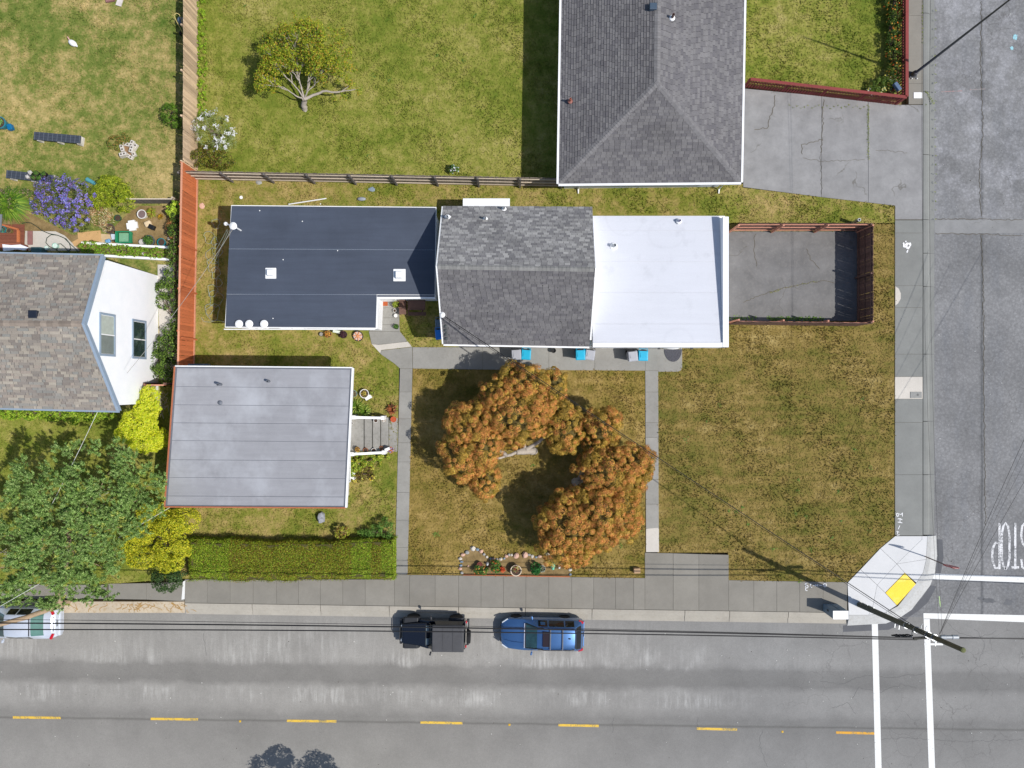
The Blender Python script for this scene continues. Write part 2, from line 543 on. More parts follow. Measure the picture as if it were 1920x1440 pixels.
def blob(cx, cy, rx, ry, n=18, seed=0, amp=.3):
    g = random.Random(seed)
    return [(cx + rx * (1 + g.uniform(-amp, amp)) * math.cos(2 * math.pi * k / n), cy + ry * (1 + g.uniform(-amp, amp)) * math.sin(2 * math.pi * k / n)) for k in range(n)]
for q in ((1856, 1127, 13, 5, 1), (1893, 1130, 8, 6, 2), (1842, 1123, 7, 3, 3)):
    sheet('oil_stain', blob(q[0], q[1], q[2], q[3], seed=q[4]), Z_ROAD + .004, m_oil, side)

# ------------------------------------------------------------------ painted markings
def paint(name, c, wear, under):
    n = NT(name)
    f = n.noise(14, 6, 0.7)
    f2 = n.noise(2.0, 4, 0.6)
    k = n.math('ADD', n.math('MULTIPLY', f, .6), n.math('MULTIPLY', f2, .4))
    col = n.mix(n.ramp(k, [(wear - .04, 0), (wear + .06, 1)]), lin(under), lin(c))
    col = n.mix(1.0, col, n.ramp(n.noise(30, 3, .6), [(0.3, (0.9,) * 3), (0.7, (1.05,) * 3)]), 'MULTIPLY')
    n.color(col)
    return n.set(0.7, 0, 0.3)
m_white = paint('paint_white', (226, 226, 222), 0.36, (150, 150, 150))
m_whitew = paint('paint_white_worn', (220, 220, 220), 0.47, (128, 129, 130))
m_yellow = paint('paint_yellow', (224, 184, 72), 0.45, (140, 130, 100))
m_orange = paint('paint_orange', (218, 160, 50), 0.44, (140, 130, 100))
ZM = Z_ROAD + .008
def seg(name, x0, y0, x1, y1, wpx, m, par):
    d = Vector((x1 - x0, y1 - y0)).normalized(); nx, ny = -d.y * wpx / 2, d.x * wpx / 2
    return sheet(name, [(x0 + nx, y0 + ny), (x1 + nx, y1 + ny), (x1 - nx, y1 - ny), (x0 - nx, y0 - ny)], ZM, m, par)
for k, (x0, x1, y0, y1) in enumerate(((-236, -148, 1343.3, 1344), (22, 112, 1346.5, 1347.5), (281, 370, 1349.3, 1350.3), (537, 630, 1353, 1354), (788, 867, 1356, 1357.5), (1047, 1123, 1361, 1362.6), (1307, 1383, 1367.5, 1369.5), (1569, 1641, 1375, 1376.5))):
    seg('lane_dash', x0, y0, x1, y1, 4.6, m_orange if k == 7 else m_yellow, road)
# crossing lines, their L shaped return and the stop bar
sheet('crosswalk_line', [(1636, 1171), (1647.5, 1171), (1654.5, 1440), (1662, 1800), (1650, 1800), (1642.5, 1440)], ZM, m_white, road)
sheet('crosswalk_line', [(1733.5, 1161.5), (1745, 1161.5), (1755, 1440), (1766, 1800), (1754, 1800), (1743, 1440)], ZM, m_white, road)
sheet('crosswalk_line', [(1733, 1150.5), (2300, 1162), (2300, 1175), (1920, 1167.5), (1745, 1160.8), (1733.2, 1160.8)], ZM + .004, m_white, road)
sheet('crosswalk_line', [(1734.5, 1207), (1770, 1207), (1770, 1211), (1734.5, 1211)], ZM + .004, m_white, road)
sheet('stop_bar', [(1751, 1076), (1920, 1082), (2200, 1091), (2200, 1103), (1920, 1093), (1749, 1087)], ZM, m_white, side)

GLYPH = {   # strokes in a unit cell, y up
    'S': [[(.95, .78), (.85, .95), (.5, 1), (.15, .93), (.03, .75), (.15, .58), (.85, .42), (.97, .25), (.85, .07), (.5, 0), (.15, .05), (.05, .22)]],
    'T': [[(0, .96), (1, .96)], [(.5, 1), (.5, 0)]],
    'O': [[(.5, 1), (.82, .92), (1, .75), (1, .25), (.82, .08), (.5, 0), (.18, .08), (0, .25), (0, .75), (.18, .92), (.5, 1)]],
    'P': [[(.05, 0), (.05, 1)], [(.05, .97), (.6, .97), (.92, .85), (1, .72), (.92, .55), (.6, .43), (.05, .43)]],
}
def word_on_road(word, x_right, y_top, wpx, hpx, gap, z, m, parent, stroke):
    """lettering read from the north: turned half round in the photograph"""
    for i, ch in enumerate(word):
        b = MB()
        x1 = x_right - i * (wpx + gap)
        for st in GLYPH[ch]:
            pts = [P(x1 - u * wpx, y_top + v * hpx, 0)[:2] for u, v in st]
            b.ribbon(pts, stroke, z + .0005 * len(b.f))
        b.build('letter', m, parent)
word_on_road('STOP', 1931, 981, 14.5, 87, 3.6, ZM, m_whitew, side, 0.135)

m_rpm = mat('marker_yellow_plastic', (214, 170, 40), 0.35, 0.1)
for px, py, lb in ((450, 1352.5, 'yellow raised road marker right of the second yellow dash'), (955, 1359, 'yellow raised road marker below the blue wagon'), (1467, 1372, 'yellow raised road marker left of the orange dash')):
    c = P(px, py, Z_ROAD)
    b = MB(); b.hexa([(c.x - .06, c.y - .06, Z_ROAD), (c.x + .06, c.y - .06, Z_ROAD), (c.x + .06, c.y + .06, Z_ROAD), (c.x - .06, c.y + .06, Z_ROAD)],
                     [(c.x - .04, c.y - .035, Z_ROAD + .02), (c.x + .04, c.y - .035, Z_ROAD + .02), (c.x + .04, c.y + .035, Z_ROAD + .02), (c.x - .04, c.y + .035, Z_ROAD + .02)])
    b.build('road_marker', m_rpm, label=lb, cat='road marker', group='raised road markers on the centre line', origin=c)

# utility paint marks on the side street
m_cyan = paint('paint_cyan', (150, 205, 215), 0.45, (140, 142, 146))
m_green = paint('paint_green', (176, 206, 140), 0.45, (130, 132, 134))
m_red = paint('paint_red_faded', (168, 128, 126), 0.52, (136, 134, 133))
sheet('paint_mark', blob(1906, 68, 4, 6, seed=4), ZM, m_cyan, side)
sheet('paint_mark', blob(1899, 89, 3, 3.5, seed=5), ZM, m_cyan, side)
seg('paint_mark', 1763, 1119, 1765, 1139, 2.0, m_green, side)
seg('paint_mark', 1766, 171, 1806, 169, 1.5, m_red, side)
seg('paint_mark', 1820, 167, 1848, 165.5, 1.8, m_red, side)

# ------------------------------------------------------------------ concrete slabs
def shrink(poly, g):
    """move every edge of a convex-ish polygon in by g (pixels)"""
    n = len(poly)
    a = sum(poly[i][0] * poly[(i + 1) % n][1] - poly[(i + 1) % n][0] * poly[i][1] for i in range(n))
    sg = 1 if a > 0 else -1
    out = []
    for i in range(n):
        p0, p1, p2 = Vector(poly[i - 1]), Vector(poly[i]), Vector(poly[(i + 1) % n])
        d1 = (p1 - p0).normalized(); d2 = (p2 - p1).normalized()
        n1 = Vector((-d1.y, d1.x)) * sg; n2 = Vector((-d2.y, d2.x)) * sg
        m = n1 + n2
        k = g / max(.35, (1 + n1.dot(n2)))
        out.append(tuple(p1 + m * k))
    return out

m_bed = mat('joint_soil', (120, 112, 94), 0.95, 0.3, 6)
def paved(name, slabs, m, piece='slab', z=Z_SLAB, gap=0.22, jit=0.006):
    bed = MB()
    for p in slabs:
        pp = p[0] if isinstance(p, list) and isinstance(p[0], list) else p
        bed.prism(pxpoly(pp), -.25, z - .035)
        EXCL.append(pp)
    root = bed.build(name, m_bed, kind='structure')
    for p in slabs:
        mm = m
        if isinstance(p, tuple): pass
        b = MB(); b.prism(pxpoly(shrink(p, gap)), z - .12, z + random.uniform(-jit, jit))
        b.build(piece, mm, root)
    return root

CONC = concrete('concrete_path', (146, 144, 138), 0.12, (118, 114, 106), 0.35, 0.07)
CONC_W = concrete('concrete_walk_warm', (134, 130, 121), 0.10, (122, 116, 106), 0.35, 0.06)
CONC_S = concrete('concrete_side_walk', (130, 131, 127), 0.10, (112, 112, 110), 0.30, 0.05)
CONC_D = concrete('concrete_drive', (142, 141, 140), 0.2, (122, 122, 122), 0.40, 0.03, crack=0.28)
CONC_N = concrete('concrete_new', (206, 206, 205), 0.05, (196, 198, 200), 0.3, 0.02, fine=0.04)
CONC_K = concrete('concrete_kerb', (168, 162, 150), 0.10, (140, 130, 116), 0.45, 0.05)
CONC_Y = concrete('concrete_yard', (116, 115, 114), 0.20, (150, 146, 140), 0.35, 0.0, crack=0.35)
CONC_L = concrete('concrete_light', (196, 190, 180), 0.08, (160, 154, 144), 0.3, 0.05)

# main street pavement: boundary with the kerb is y = ykerb(x)
def yk(x): return 1130 + (x - 350) * 0.0148
def ytop(x):
    return 1088 if x < 740 else (1077.5 + (x - 767) * 0.0136 if x < 1366 else 1087.5 + (x - 1366) * .018)
def slabs_between(xs, top):
    out = []
    for a, b in zip(xs[:-1], xs[1:]):
        out.append([(a, top(a + .01)), (b, top(b - .01)), (b, yk(b)), (a, yk(a))])
    return out
xs1 = [347, 389, 432, 475, 519, 560, 601, 643, 685, 740]
xs2 = [740, 768, 816, 860, 902, 944, 986, 1029, 1072, 1113, 1154, 1188, 1209]
xs4 = [1366, 1368.5, 1413, 1456, 1499, 1543, 1588]
walk = slabs_between(xs1, lambda x: 1086) + slabs_between(xs2, ytop)
walk += [[(1209, 1036), (1262, 1037), (1262, 1090), (1262, yk(1262)), (1209, yk(1209))],
         [(1262, 1037), (1310, 1038.5), (1310, yk(1310)), (1262, yk(1262))],
         [(1310, 1038.5), (1366, 1040), (1366, yk(1366)), (1310, yk(1310))]]
walk += slabs_between([1366, 1413, 1456, 1499, 1543, 1588], ytop)
pavement = paved('pavement', walk, CONC_W)
# continue the pavement west beyond the drive and out of frame
paved('driveway', [[(204, 1094), (275, 1093), (275, 1124), (204, 1123)], [(275, 1093), (345, 1091), (346, 1127), (275, 1124)]], CONC_W)
paved('pavement', [[(a, 1096), (a + 80, 1096), (a + 80, 1123), (a, 1122)] for a in range(-680, 200, 80)], CONC_W)
sheet('painted_edge', [(344, 1090), (348, 1088), (347, 1123), (341, 1124)], Z_SLAB + .013, m_white, pavement)

# rolled kerb along the main street
def kerb_run(name, xs, top, bot, m, mats=None):
    root = MB()
    a, b = xs[0], xs[-1]
    root.hexa([P(a, top(a) + 3, -.28), P(b, top(b) + 3, -.28), P(b, bot(b) - 3, -.28), P(a, bot(a) - 3, -.28)][::-1],
              [P(a, top(a) + 3, -.16), P(b, top(b) + 3, -.16), P(b, bot(b) - 3, -.16), P(a, bot(a) - 3, -.16)][::-1])
    r = root.build(name, m_bed, kind='structure')
    for i, (a, b) in enumerate(zip(xs[:-1], xs[1:])):
        a2, b2 = a + .5, b - .5
        def Q(x, f, z): 
            p = P(x, top(x) + 0.6 + (bot(x) - top(x) - .6) * f, 0); p.z = z; return p
        prof = [(0, -.26), (0, Z_SLAB), (.22, Z_SLAB - .002), (.42, Z_SLAB - .02), (.62, -.065), (1.0, Z_ROAD + .012), (1.0, -.26)]
        vs = [Q(a2, f, z) for f, z in prof] + [Q(b2, f, z) for f, z in prof]
        n = len(prof); fs = [tuple(range(n)), tuple(range(2 * n - 1, n - 1, -1))] + [(k, (k + 1) % n + 0, n + (k + 1) % n, n + k)[::-1] for k in range(n)]
        MB().mesh(vs, fs).build('kerb_stone', mats[i] if mats else m, r)
    return r
kerb_run('kerb', [347, 473, 601, 730, 860, 985, 1110, 1284, 1368, 1478, 1588], yk, lambda x: yk(x) + 22, CONC_K)
CONC_T = concrete('concrete_kerb_tarred', (186, 172, 150), 0.12, (150, 118, 66), 0.75, 0.05, crack=0.8)
kt = kerb_run('kerb', [-700, -500, -300, -100, 20, 110, 250, 346], lambda x: 1127, lambda x: 1150, CONC_T)
g = random.Random(31); m_tar = mat('tan_crack_filler', (164, 128, 72), .9, .2, 9)
def kz(y):
    f = (y - 1127.6) / 22.4; pr = [(0, .04), (.22, .038), (.42, .02), (.62, -.065), (1.0, -.088)]
    for (a, za), (c, zc) in zip(pr[:-1], pr[1:]):
        if f <= c: return za + (zc - za) * (f - a) / (c - a)
    return -.088
for k in range(26):
    x = g.uniform(115, 345) if k < 9 else g.uniform(240, 345); y = g.uniform(1129, 1134); b = MB(); pts = [(x, y)]
    for j in range(g.randint(4, 7)):
        x += g.uniform(-5, 5) + (2 if k % 2 else -2); y = min(1148.5, max(1128.6, y + g.uniform(.5, 4.5))); pts.append((x, y))
    for (xa, ya), (xb, yb) in zip(pts[:-1], pts[1:]):
        d = Vector((xb - xa, yb - ya)).normalized(); nx, ny = -d.y * .55, d.x * .55; z_ = .008 + .0004 * k
        q = []
        for xx, yy in ((xa + nx, ya + ny), (xb + nx, yb + ny), (xb - nx, yb - ny), (xa - nx, ya - ny)):
            p = P(xx, yy); p.z = kz(min(1149.5, max(1127.7, yy))) + z_; q.append(p)
        b.face(q)
    b.build('crack', m_tar, kt)

# kerb and gutter of the side street (runs north-south)
def kerb_side(ys):
    root = MB(); root.box(P(1742, (ys[0] + ys[-1]) / 2, -.22), (.5, abs(ys[-1] - ys[0]) / S, .1))
    r = root.build('kerb', m_bed, kind='structure')
    for a, b in zip(ys[:-1], ys[1:]):
        prof = [(1730.5, -.26), (1730.5, Z_SLAB), (1735, Z_SLAB - .002), (1740, Z_SLAB - .03), (1744, -.075), (1753.5, Z_ROAD + .012), (1753.5, -.26)]
        vs = [P(x, a + .5, 0) for x, z in prof] + [P(x, b - .5, 0) for x, z in prof]
        for k, (x, z) in enumerate(prof * 2): vs[k].z = z
        n = len(prof); fs = [tuple(range(n)), tuple(range(2 * n - 1, n - 1, -1))] + [(k, (k + 1) % n, n + (k + 1) % n, n + k) for k in range(n)]
        MB().mesh(vs, fs).build('kerb_stone', CONC_S, r)
kerb_side([-700, -500, -300, -100, 25, 172, 290, 412, 475, 537, 664, 790, 890, 1003])

# side street pavement
paved('pavement', [[(1703, a), (1729.5, a), (1729.5, b), (1703, b)] for a, b in ((-700, -400), (-400, -200), (-200, -60), (-60, 30), (30, 157), (157, 196))], CONC_W)
paved('pavement', [[(1677.5, a), (1729.5, a), (1729.5, b), (1677.5, b)] for a, b in ((413, 437), (437, 536), (536, 577), (577, 664), (664, 706.5), (748, 792), (792, 890), (890, 1004))], CONC_S)
paved('pavement', [[(1677.5, 706.5), (1729.5, 706.5), (1729.5, 748), (1677.5, 748)]], CONC_L)
m_meter = mat('meter_lid', (138, 138, 134), 0.7, 0.15, 8)
c = P(1717.5, 740.5, Z_SLAB)
b = MB(); b.box((c.x, c.y, Z_SLAB + .01), (.66, .36, .024)); r_ = b.build('meter_box_lid', m_meter, label='small grey meter lid set in the pale pavement slab by the side street', cat='lid', origin=c)
b = MB(); b.lathe((c.x + .1, c.y, Z_SLAB + .018), [(.07, 0), (.07, .012), (.04, .016)], 12); b.build('cover_disc', mat('meter_disc', (96, 96, 94), .6), r_)
c = P(1720.5, 179, Z_SLAB)
b = MB(); b.box((c.x, c.y, Z_SLAB + .02), (.5, .34, .04)); b.build('utility_cover', mat('cover_white', (238, 238, 236), .6, .05), bevel=.01, label='bright white utility cover on the pavement beside the red fence corner', cat='utility cover', origin=c)
# light patch at the lawn edge
b = MB(); b.prism(pxpoly([(1678, 537), (1684, 541), (1688, 550), (1688, 560), (1683, 569), (1678, 573)]), Z_SLAB - .01, Z_SLAB + .010)
b.build('concrete_patch', CONC_L, kind='structure')
m_splash = paint('paint_splash', (240, 240, 240), 0.40, (190, 190, 190))
g = random.Random(3)
splash = bpy.data.objects['pavement']
b = MB()
for k in range(22):
    cx, cy = g.gauss(1699, 3.2), g.gauss(461, 3.6); r0 = g.uniform(.7, 2.6)
    b.face([(q[0], q[1], Z_SLAB + .012 + .0006 * k) for q in pxpoly(blob(cx, cy, r0, r0, 9, k))][::-1])
b.build('paint_splash', m_splash, splash)
# chalk marks left by surveyors (on both pavements next to the corner)
m_chalk = paint('chalk_white', (226, 226, 226), 0.42, (150, 150, 150))
def chalk(strokes, f, w=.045):
    b = MB()
    for k, st in enumerate(strokes):
        b.ribbon([P(*f(u, v), 0)[:2] for u, v in st], w, Z_SLAB + .012 + .0005 * k)
    b.build('chalk_mark', m_chalk, splash)
ring = [(.5 + .5 * math.cos(t * math.pi / 6), .5 + .5 * math.sin(t * math.pi / 6)) for t in range(13)]
carc = ring[2:11]
def place(x, y, w, h): return lambda u, v: (x + u * w, y + v * h)
chalk([carc], place(1509.5, 1102, 5, 5)); chalk([ring], place(1509.5, 1097, 5, 4.5)); chalk([carc], place(1509, 1093, 5, 3.5))
chalk([[(0, 0), (0, 1), (.5, 1)], [(0, 0), (.4, 0)]], place(1519, 1094.5, 6, 6))
chalk([[(0, .5), (1, .5)], [(1, 0), (1, 1)], [(.55, .1), (.55, .9)]], place(1524, 1094.5, 8.5, 5))
chalk([[(0, .5), (1, .5)]], place(1535, 1095, 6, 4)); chalk([ring, [(.5, -.2), (.5, 1.2)]], place(1543, 1093.5, 6, 6))
chalk([[(0, 0), (.2, .8), (.5, .9)], ring], place(1680, 962, 4, 6)); chalk([[(0, .3), (.6, .5), (1, 0)], [(1, 0), (1, 1)]], place(1685, 961, 6, 7))
chalk([[(0, .1), (.5, 0), (1, .3)], [(.5, 0), (.5, 1)], [(0, .8), (1, 1)]], place(1682, 972, 9, 8))
chalk([[(.7, 0), (.2, 1)]], place(1682, 985, 6, 7)); chalk([[(0, .2), (.8, .4)], [(.3, 0), (.3, 1)], [(.2, 1.4), (1, 1.2)]], place(1680, 995, 6, 6))

# corner ramp
ramp_slabs = [
    [(1678, 1004.8), (1728, 1004.8), (1728, 1011), (1680.8, 1057), (1650, 1028)],
    [(1728, 1004.8), (1738, 1004.8), (1738, 1011), (1736, 1048.5), (1680.8, 1057), (1728, 1011)],
    [(1680.8, 1057), (1736, 1048.5), (1730, 1073.7), (1717.5, 1092.5), (1695.6, 1073.7)],
    [(1650, 1028), (1680.8, 1057), (1644, 1096.4), (1612.8, 1067.5)],
    [(1612.8, 1067.5), (1644, 1096.4), (1636, 1136), (1628, 1153), (1591, 1153), (1588.5, 1092.5)],
    [(1644, 1096.4), (1659, 1111), (1680.8, 1134.7), (1659.7, 1148), (1628, 1153), (1636, 1136)],
    [(1680.8, 1057), (1695.6, 1073.7), (1659, 1111), (1644, 1096.4)],
]
corner = paved('corner_ramp', ramp_slabs, CONC_N, gap=.25, jit=.002)
inner = [(1738, 1004.8), (1736, 1048.5), (1730, 1073.7), (1717.5, 1092.5), (1683, 1136), (1659.7, 1148), (1628, 1153), (1591, 1153)]
outer = [(1757, 1004.8), (1758.6, 1042.5), (1755, 1074), (1745.6, 1098.8), (1711, 1144), (1688, 1159.7), (1662.8, 1170), (1590, 1174)]
CONC_G = concrete('concrete_gutter', (186, 186, 183), 0.10, (150, 144, 130), 0.55, 0.04, fine=.06)
for k in range(len(inner) - 1):
    i0, i1, o0, o1 = [Vector(q) for q in (inner[k], inner[k + 1], outer[k], outer[k + 1])]
    a0, a1 = i0.lerp(o0, .35), i1.lerp(o1, .35)
    zt = .052
    def V(q, z):
        p = P(q[0], q[1], 0); p.z = z; return p
    for (p0, p1, p2, p3, z0, z1) in ((i0, i1, a1, a0, zt, zt - .004), (a0, a1, o1, o0, zt - .005, Z_ROAD + .014)):
        MB().hexa([V(p0, -.25), V(p1, -.25), V(p2, -.25), V(p3, -.25)], [V(p0, z0), V(p1, z0), V(p2, z1), V(p3, z1)]).build('gutter_slab', CONC_G, corner)
# yellow tactile panel with domes
m_tact = mat('tactile_yellow', (244, 208, 38), 0.6, 0.08, 2, dirt=(240, 226, 120))
tp = [(1695.8, 1073.9), (1716.7, 1094.8), (1680.8, 1134.6), (1659.2, 1111.2)]
b = MB(); b.prism(pxpoly(shrink(tp, .4)), Z_SLAB - .05, Z_SLAB + .012)
tac = b.build('tactile_panel', m_tact, corner)
b = MB()
p00, p10, p11, p01 = [P(*q) for q in shrink(tp, 1.5)]
for i in range(14):
    for j in range(24):
        u, v = (i + .5) / 14, (j + .5) / 24
        q = (p00 * (1 - u) + p10 * u) * (1 - v) + (p01 * (1 - u) + p11 * u) * v
        b.hexa([(q.x + .015 * math.cos(t), q.y + .015 * math.sin(t), Z_SLAB + .012) for t in (0, 1.57, 3.14, 4.71)],
               [(q.x + .009 * math.cos(t), q.y + .009 * math.sin(t), Z_SLAB + .018) for t in (0, 1.57, 3.14, 4.71)])
b.build('truncated_domes', m_tact, tac, kind='stuff')

# driveway of the hip roofed house
drive = [[(1393, 166), (1540, 180.5), (1540, 370), (1393, 351)], [(1540, 180.5), (1627.5, 191), (1627.5, 380), (1540, 370)], [(1627.5, 191), (1690, 197), (1729.5, 197), (1729.5, 412), (1677.5, 412), (1677.5, 386), (1627.5, 380)]]
drv = paved('driveway', drive, CONC_D, gap=.3)
# yard slab inside the fence
yrd = paved('yard_slab', [[(1366, 434), (1607, 434), (1607, 602), (1366, 602)]], CONC_Y, gap=.2)

# open cracks in the drive, the yard slab and the side street
m_crk = mat('crack_fill', (92, 84, 66), .95, .3, 9)
def crack(parent, pts, w, z, seed):
    g = random.Random(seed); q = []
    for (x0, y0), (x1, y1) in zip(pts[:-1], pts[1:]):
        n = max(2, int(math.hypot(x1 - x0, y1 - y0) / 4))
        for k in range(n): q.append((x0 + (x1 - x0) * k / n + g.uniform(-1.8, 1.8), y0 + (y1 - y0) * k / n + g.uniform(-1.8, 1.8)))
    q.append(pts[-1])
    b = MB(); b.ribbon([P(*p)[:2] for p in q], w * .8, z); b.build('crack', m_crk, parent)
for k, pts in enumerate(([(1452, 178), (1451, 198), (1443, 218), (1438, 240), (1414, 244)], [(1545, 186), (1541, 207), (1543, 240), (1540, 262), (1538, 288)], [(1541, 262), (1520, 268), (1503, 271)], [(1503, 271), (1504, 290)], [(1506, 298), (1545, 303), (1620, 300)], [(1640, 281), (1670, 284), (1700, 287)], [(1538, 288), (1540, 366)])):
    crack(drv, pts, .035 if k < 4 else .018, Z_SLAB + .0115 + .0004 * k, k)
for k, pts in enumerate(([(1392, 566), (1440, 549), (1465, 542), (1500, 533), (1540, 527), (1563, 531)], [(1512, 466), (1520, 488), (1536, 505)], [(1415, 440), (1412, 470), (1418, 500)])):
    crack(yrd, pts, .03, Z_SLAB + .0115 + .0004 * k, 20 + k)
for k, pts in enumerate(([(1842, 0), (1841, 120), (1845, 250), (1838, 320), (1842, 405)], [(1756, 437), (1842, 438), (1920, 441)], [(1756, 411), (1830, 410), (1920, 412)], [(1842, 440), (1846, 560), (1847, 760), (1850, 985)])):
    crack(side, pts, .03, Z_ROAD + .0125 + .0004 * k, 40 + k)
m_crl = mat('crack_fine', (88, 88, 88), .95, .2, 9)
def hair(parent, pts, seed):
    g = random.Random(seed); q = []
    for (x0, y0), (x1, y1) in zip(pts[:-1], pts[1:]):
        n = max(2, int(math.hypot(x1 - x0, y1 - y0) / 5))
        for k in range(n): q.append((x0 + (x1 - x0) * k / n + g.uniform(-2, 2), y0 + (y1 - y0) * k / n + g.uniform(-2, 2)))
    q.append(pts[-1])
    b = MB(); b.ribbon([P(*p)[:2] for p in q], .014, Z_ROAD + .0035); b.build('crack', m_crl, parent)
for k, pts in enumerate(([(1540, 1278), (1580, 1284), (1620, 1268), (1660, 1272), (1740, 1264)], [(1600, 1310), (1612, 1290), (1650, 1300), (1690, 1285), (1720, 1292)], [(1560, 1330), (1592, 1318), (1606, 1340)], [(1430, 1370), (1425, 1400), (1440, 1440)], [(1310, 1345), (1308, 1372)], [(1640, 1390), (1700, 1384), (1800, 1392), (1920, 1388)], [(1780, 1168), (1800, 1190), (1840, 1196), (1870, 1184)], [(1830, 1180), (1850, 1210), (1838, 1240)], [(1150, 1346), (1148, 1376)], [(380, 1190), (386, 1230)])):
    hair(road, pts, 60 + k)

# garden paths
p_left = []
def xl(y): return 750 - (y - 690) * 0.0245
def xr(y): return 773.5 - (y - 690) * 0.0235
ys = [691, 735, 785, 830, 866, 923, 975, 1026, 1077]
for a, b_ in zip(ys[:-1], ys[1:]):
    p_left.append([(xl(a), a), (xr(a), a), (xr(b_), b_), (xl(b_), b_)])
paved('path', p_left, CONC)
ys = [695, 735, 792, 820, 872, 899, 945, 991]
paved('path', [[(1209.5 + (a - 695) * .005, a), (1234 + (a - 695) * .004, a), (1234 + (b_ - 695) * .004, b_), (1209.5 + (b_ - 695) * .005, b_)] for a, b_ in zip(ys[:-1], ys[1:])], CONC)
paved('path', [[(1211, 991), (1235.3, 989), (1235.5, 1035), (1211, 1035)]], CONC_L)
house_walk = [[(774, 651), (905, 651), (905, 693), (774, 691)], [(905, 651), (1029, 652), (1029, 694), (905, 693)], [(1029, 652), (1115, 652), (1115, 694.5), (1029, 694)],
              [(1115, 652), (1210, 653), (1209.5, 695), (1115, 694.5)], [(1210, 653), (1279, 654), (1279, 690), (1276, 695), (1270, 697), (1234, 697), (1234, 695), (1209.5, 695)]]
paved('path', house_walk, CONC)
paved('path', [[(707, 556), (749, 556), (749, 577), (707, 577)], [(707, 577), (749, 577), (749, 596), (707, 596)], [(707, 596), (749, 596), (749, 609), (707, 609)], [(700, 609), (749, 609), (750, 621.5), (692, 621.5)],
               [(691.6, 621.5), (750, 621.5), (758.6, 632), (764.5, 640.4), (710, 646.5), (697, 645)], [(715, 657), (773.5, 650.5), (773.7, 691), (750, 691), (740, 682), (726, 672.5), (713.4, 663.7)]], CONC)
paved('patio', [[(296, 496), (334, 497), (334, 560), (296, 560)], [(297, 560), (334, 560), (333, 640), (300, 640)], [(300, 640), (333, 640), (333, 712), (302, 712)]], CONC_L)
paved('path', [[(697, 645), (710, 646.5), (764.5, 640.4), (773, 650), (715, 656.6), (713.4, 663)]], CONC_L)

# ------------------------------------------------------------------ roofs and houses
M_WALLW = mat('wall_white_paint', (244, 246, 248), 0.7, 0.05, 1.5)
M_WALLB = mat('wall_pale_blue', (206, 212, 222), 0.7, 0.05, 1.5)
M_TRIMW = mat('trim_white', (240, 240, 238), 0.5, 0.05, 3)
M_TRIMB = mat('trim_slate_blue', (140, 156, 172), 0.55, 0.07, 3)
M_TRIMR = mat('trim_rust_brown', (172, 104, 72), 0.6, 0.15, 6)
M_GLASS = mat('window_glass', (44, 60, 58), 0.06, 0.55, 3, spec=0.7, dirt=(96, 110, 104))  # patchy tint paints a dim interior and reflections into the panes
M_GLASS2 = mat('window_blind', (158, 168, 162), 0.25, 0.06, 1, spec=0.6)
M_FELT = mat('roof_felt_under', (60, 60, 62), 0.95)
M_BLACK = mat('black_rubber', (26, 27, 28), 0.6, 0.2)
M_GALV = mat('galvanised', (168, 172, 174), 0.4, 0.12, 6, metal=0.6)
M_PVC = mat('white_plastic', (236, 236, 234), 0.4, 0.04)
M_SHG = attrmat('shingle_grey', 0.92, 0.22, 22, 0.3)
M_STONE = mat('stone_plain', (178, 170, 156), .85, .2, 9)

def window(parent, c, u, w, h, nrm, frame_m=M_TRIMW, glass_m=M_GLASS, split='h', name='window', ft=.07):
    """c centre on the wall, u horizontal unit direction, nrm outward normal"""
    c, u, nrm = Vector(c), Vector(u), Vector(nrm)
    up = Vector((0, 0, 1))
    rot = Matrix((u, nrm, up)).transposed()
    b = MB()
    for s_ in (-1, 1):
        b.box(c + u * (s_ * (w / 2 + ft / 2)) + nrm * .03, (ft, .07, h + 2 * ft), rot=rot)
        b.box(c + up * (s_ * (h / 2 + ft / 2)) + nrm * .03, (w, .068, ft), rot=rot)
    o = b.build(name, frame_m, parent)
    b = MB()
    if split == 'h': b.box(c + nrm * .035, (w, .05, .055), rot=rot)
    elif split == 'v': b.box(c + nrm * .035, (.055, .05, h), rot=rot)
    if split: b.build('sash', M_TRIMW, o)
    for s_ in ((-1, 1) if split else (0,)):
        b = MB()
        if split == 'h': b.box(c + up * (s_ * h / 4) + nrm * .015, (w - .002, .02, h / 2 - .06), rot=rot)
        elif split == 'v': b.box(c + u * (s_ * w / 4) + nrm * .015, (w / 2 - .06, .02, h - .002), rot=rot)
        else: b.box(c + nrm * .015, (w - .002, .02, h - .002), rot=rot)
        b.build('pane', glass_m[(s_ + 1) // 2] if isinstance(glass_m, (list, tuple)) else glass_m, o)
    return o

def door(parent, c, u, nrm, w=.9, h=2.03, m=None):
    c, u, nrm = Vector(c), Vector(u), Vector(nrm); up = Vector((0, 0, 1))
    rot = Matrix((u, nrm, up)).transposed()
    b = MB(); b.box(c + up * (h / 2) + nrm * .02, (w, .05, h), rot=rot)
    for k in (.3, .72): b.box(c + up * (h * k) + nrm * .05, (w * .66, .012, h * .3), rot=rot)
    o = b.build('door', m or M_TRIMW, parent)
    b = MB(); b.ball(c + up * .95 + u * (w * .4) + nrm * .09, .04, 8, 5); b.build('handle', M_GALV, o)
    return o

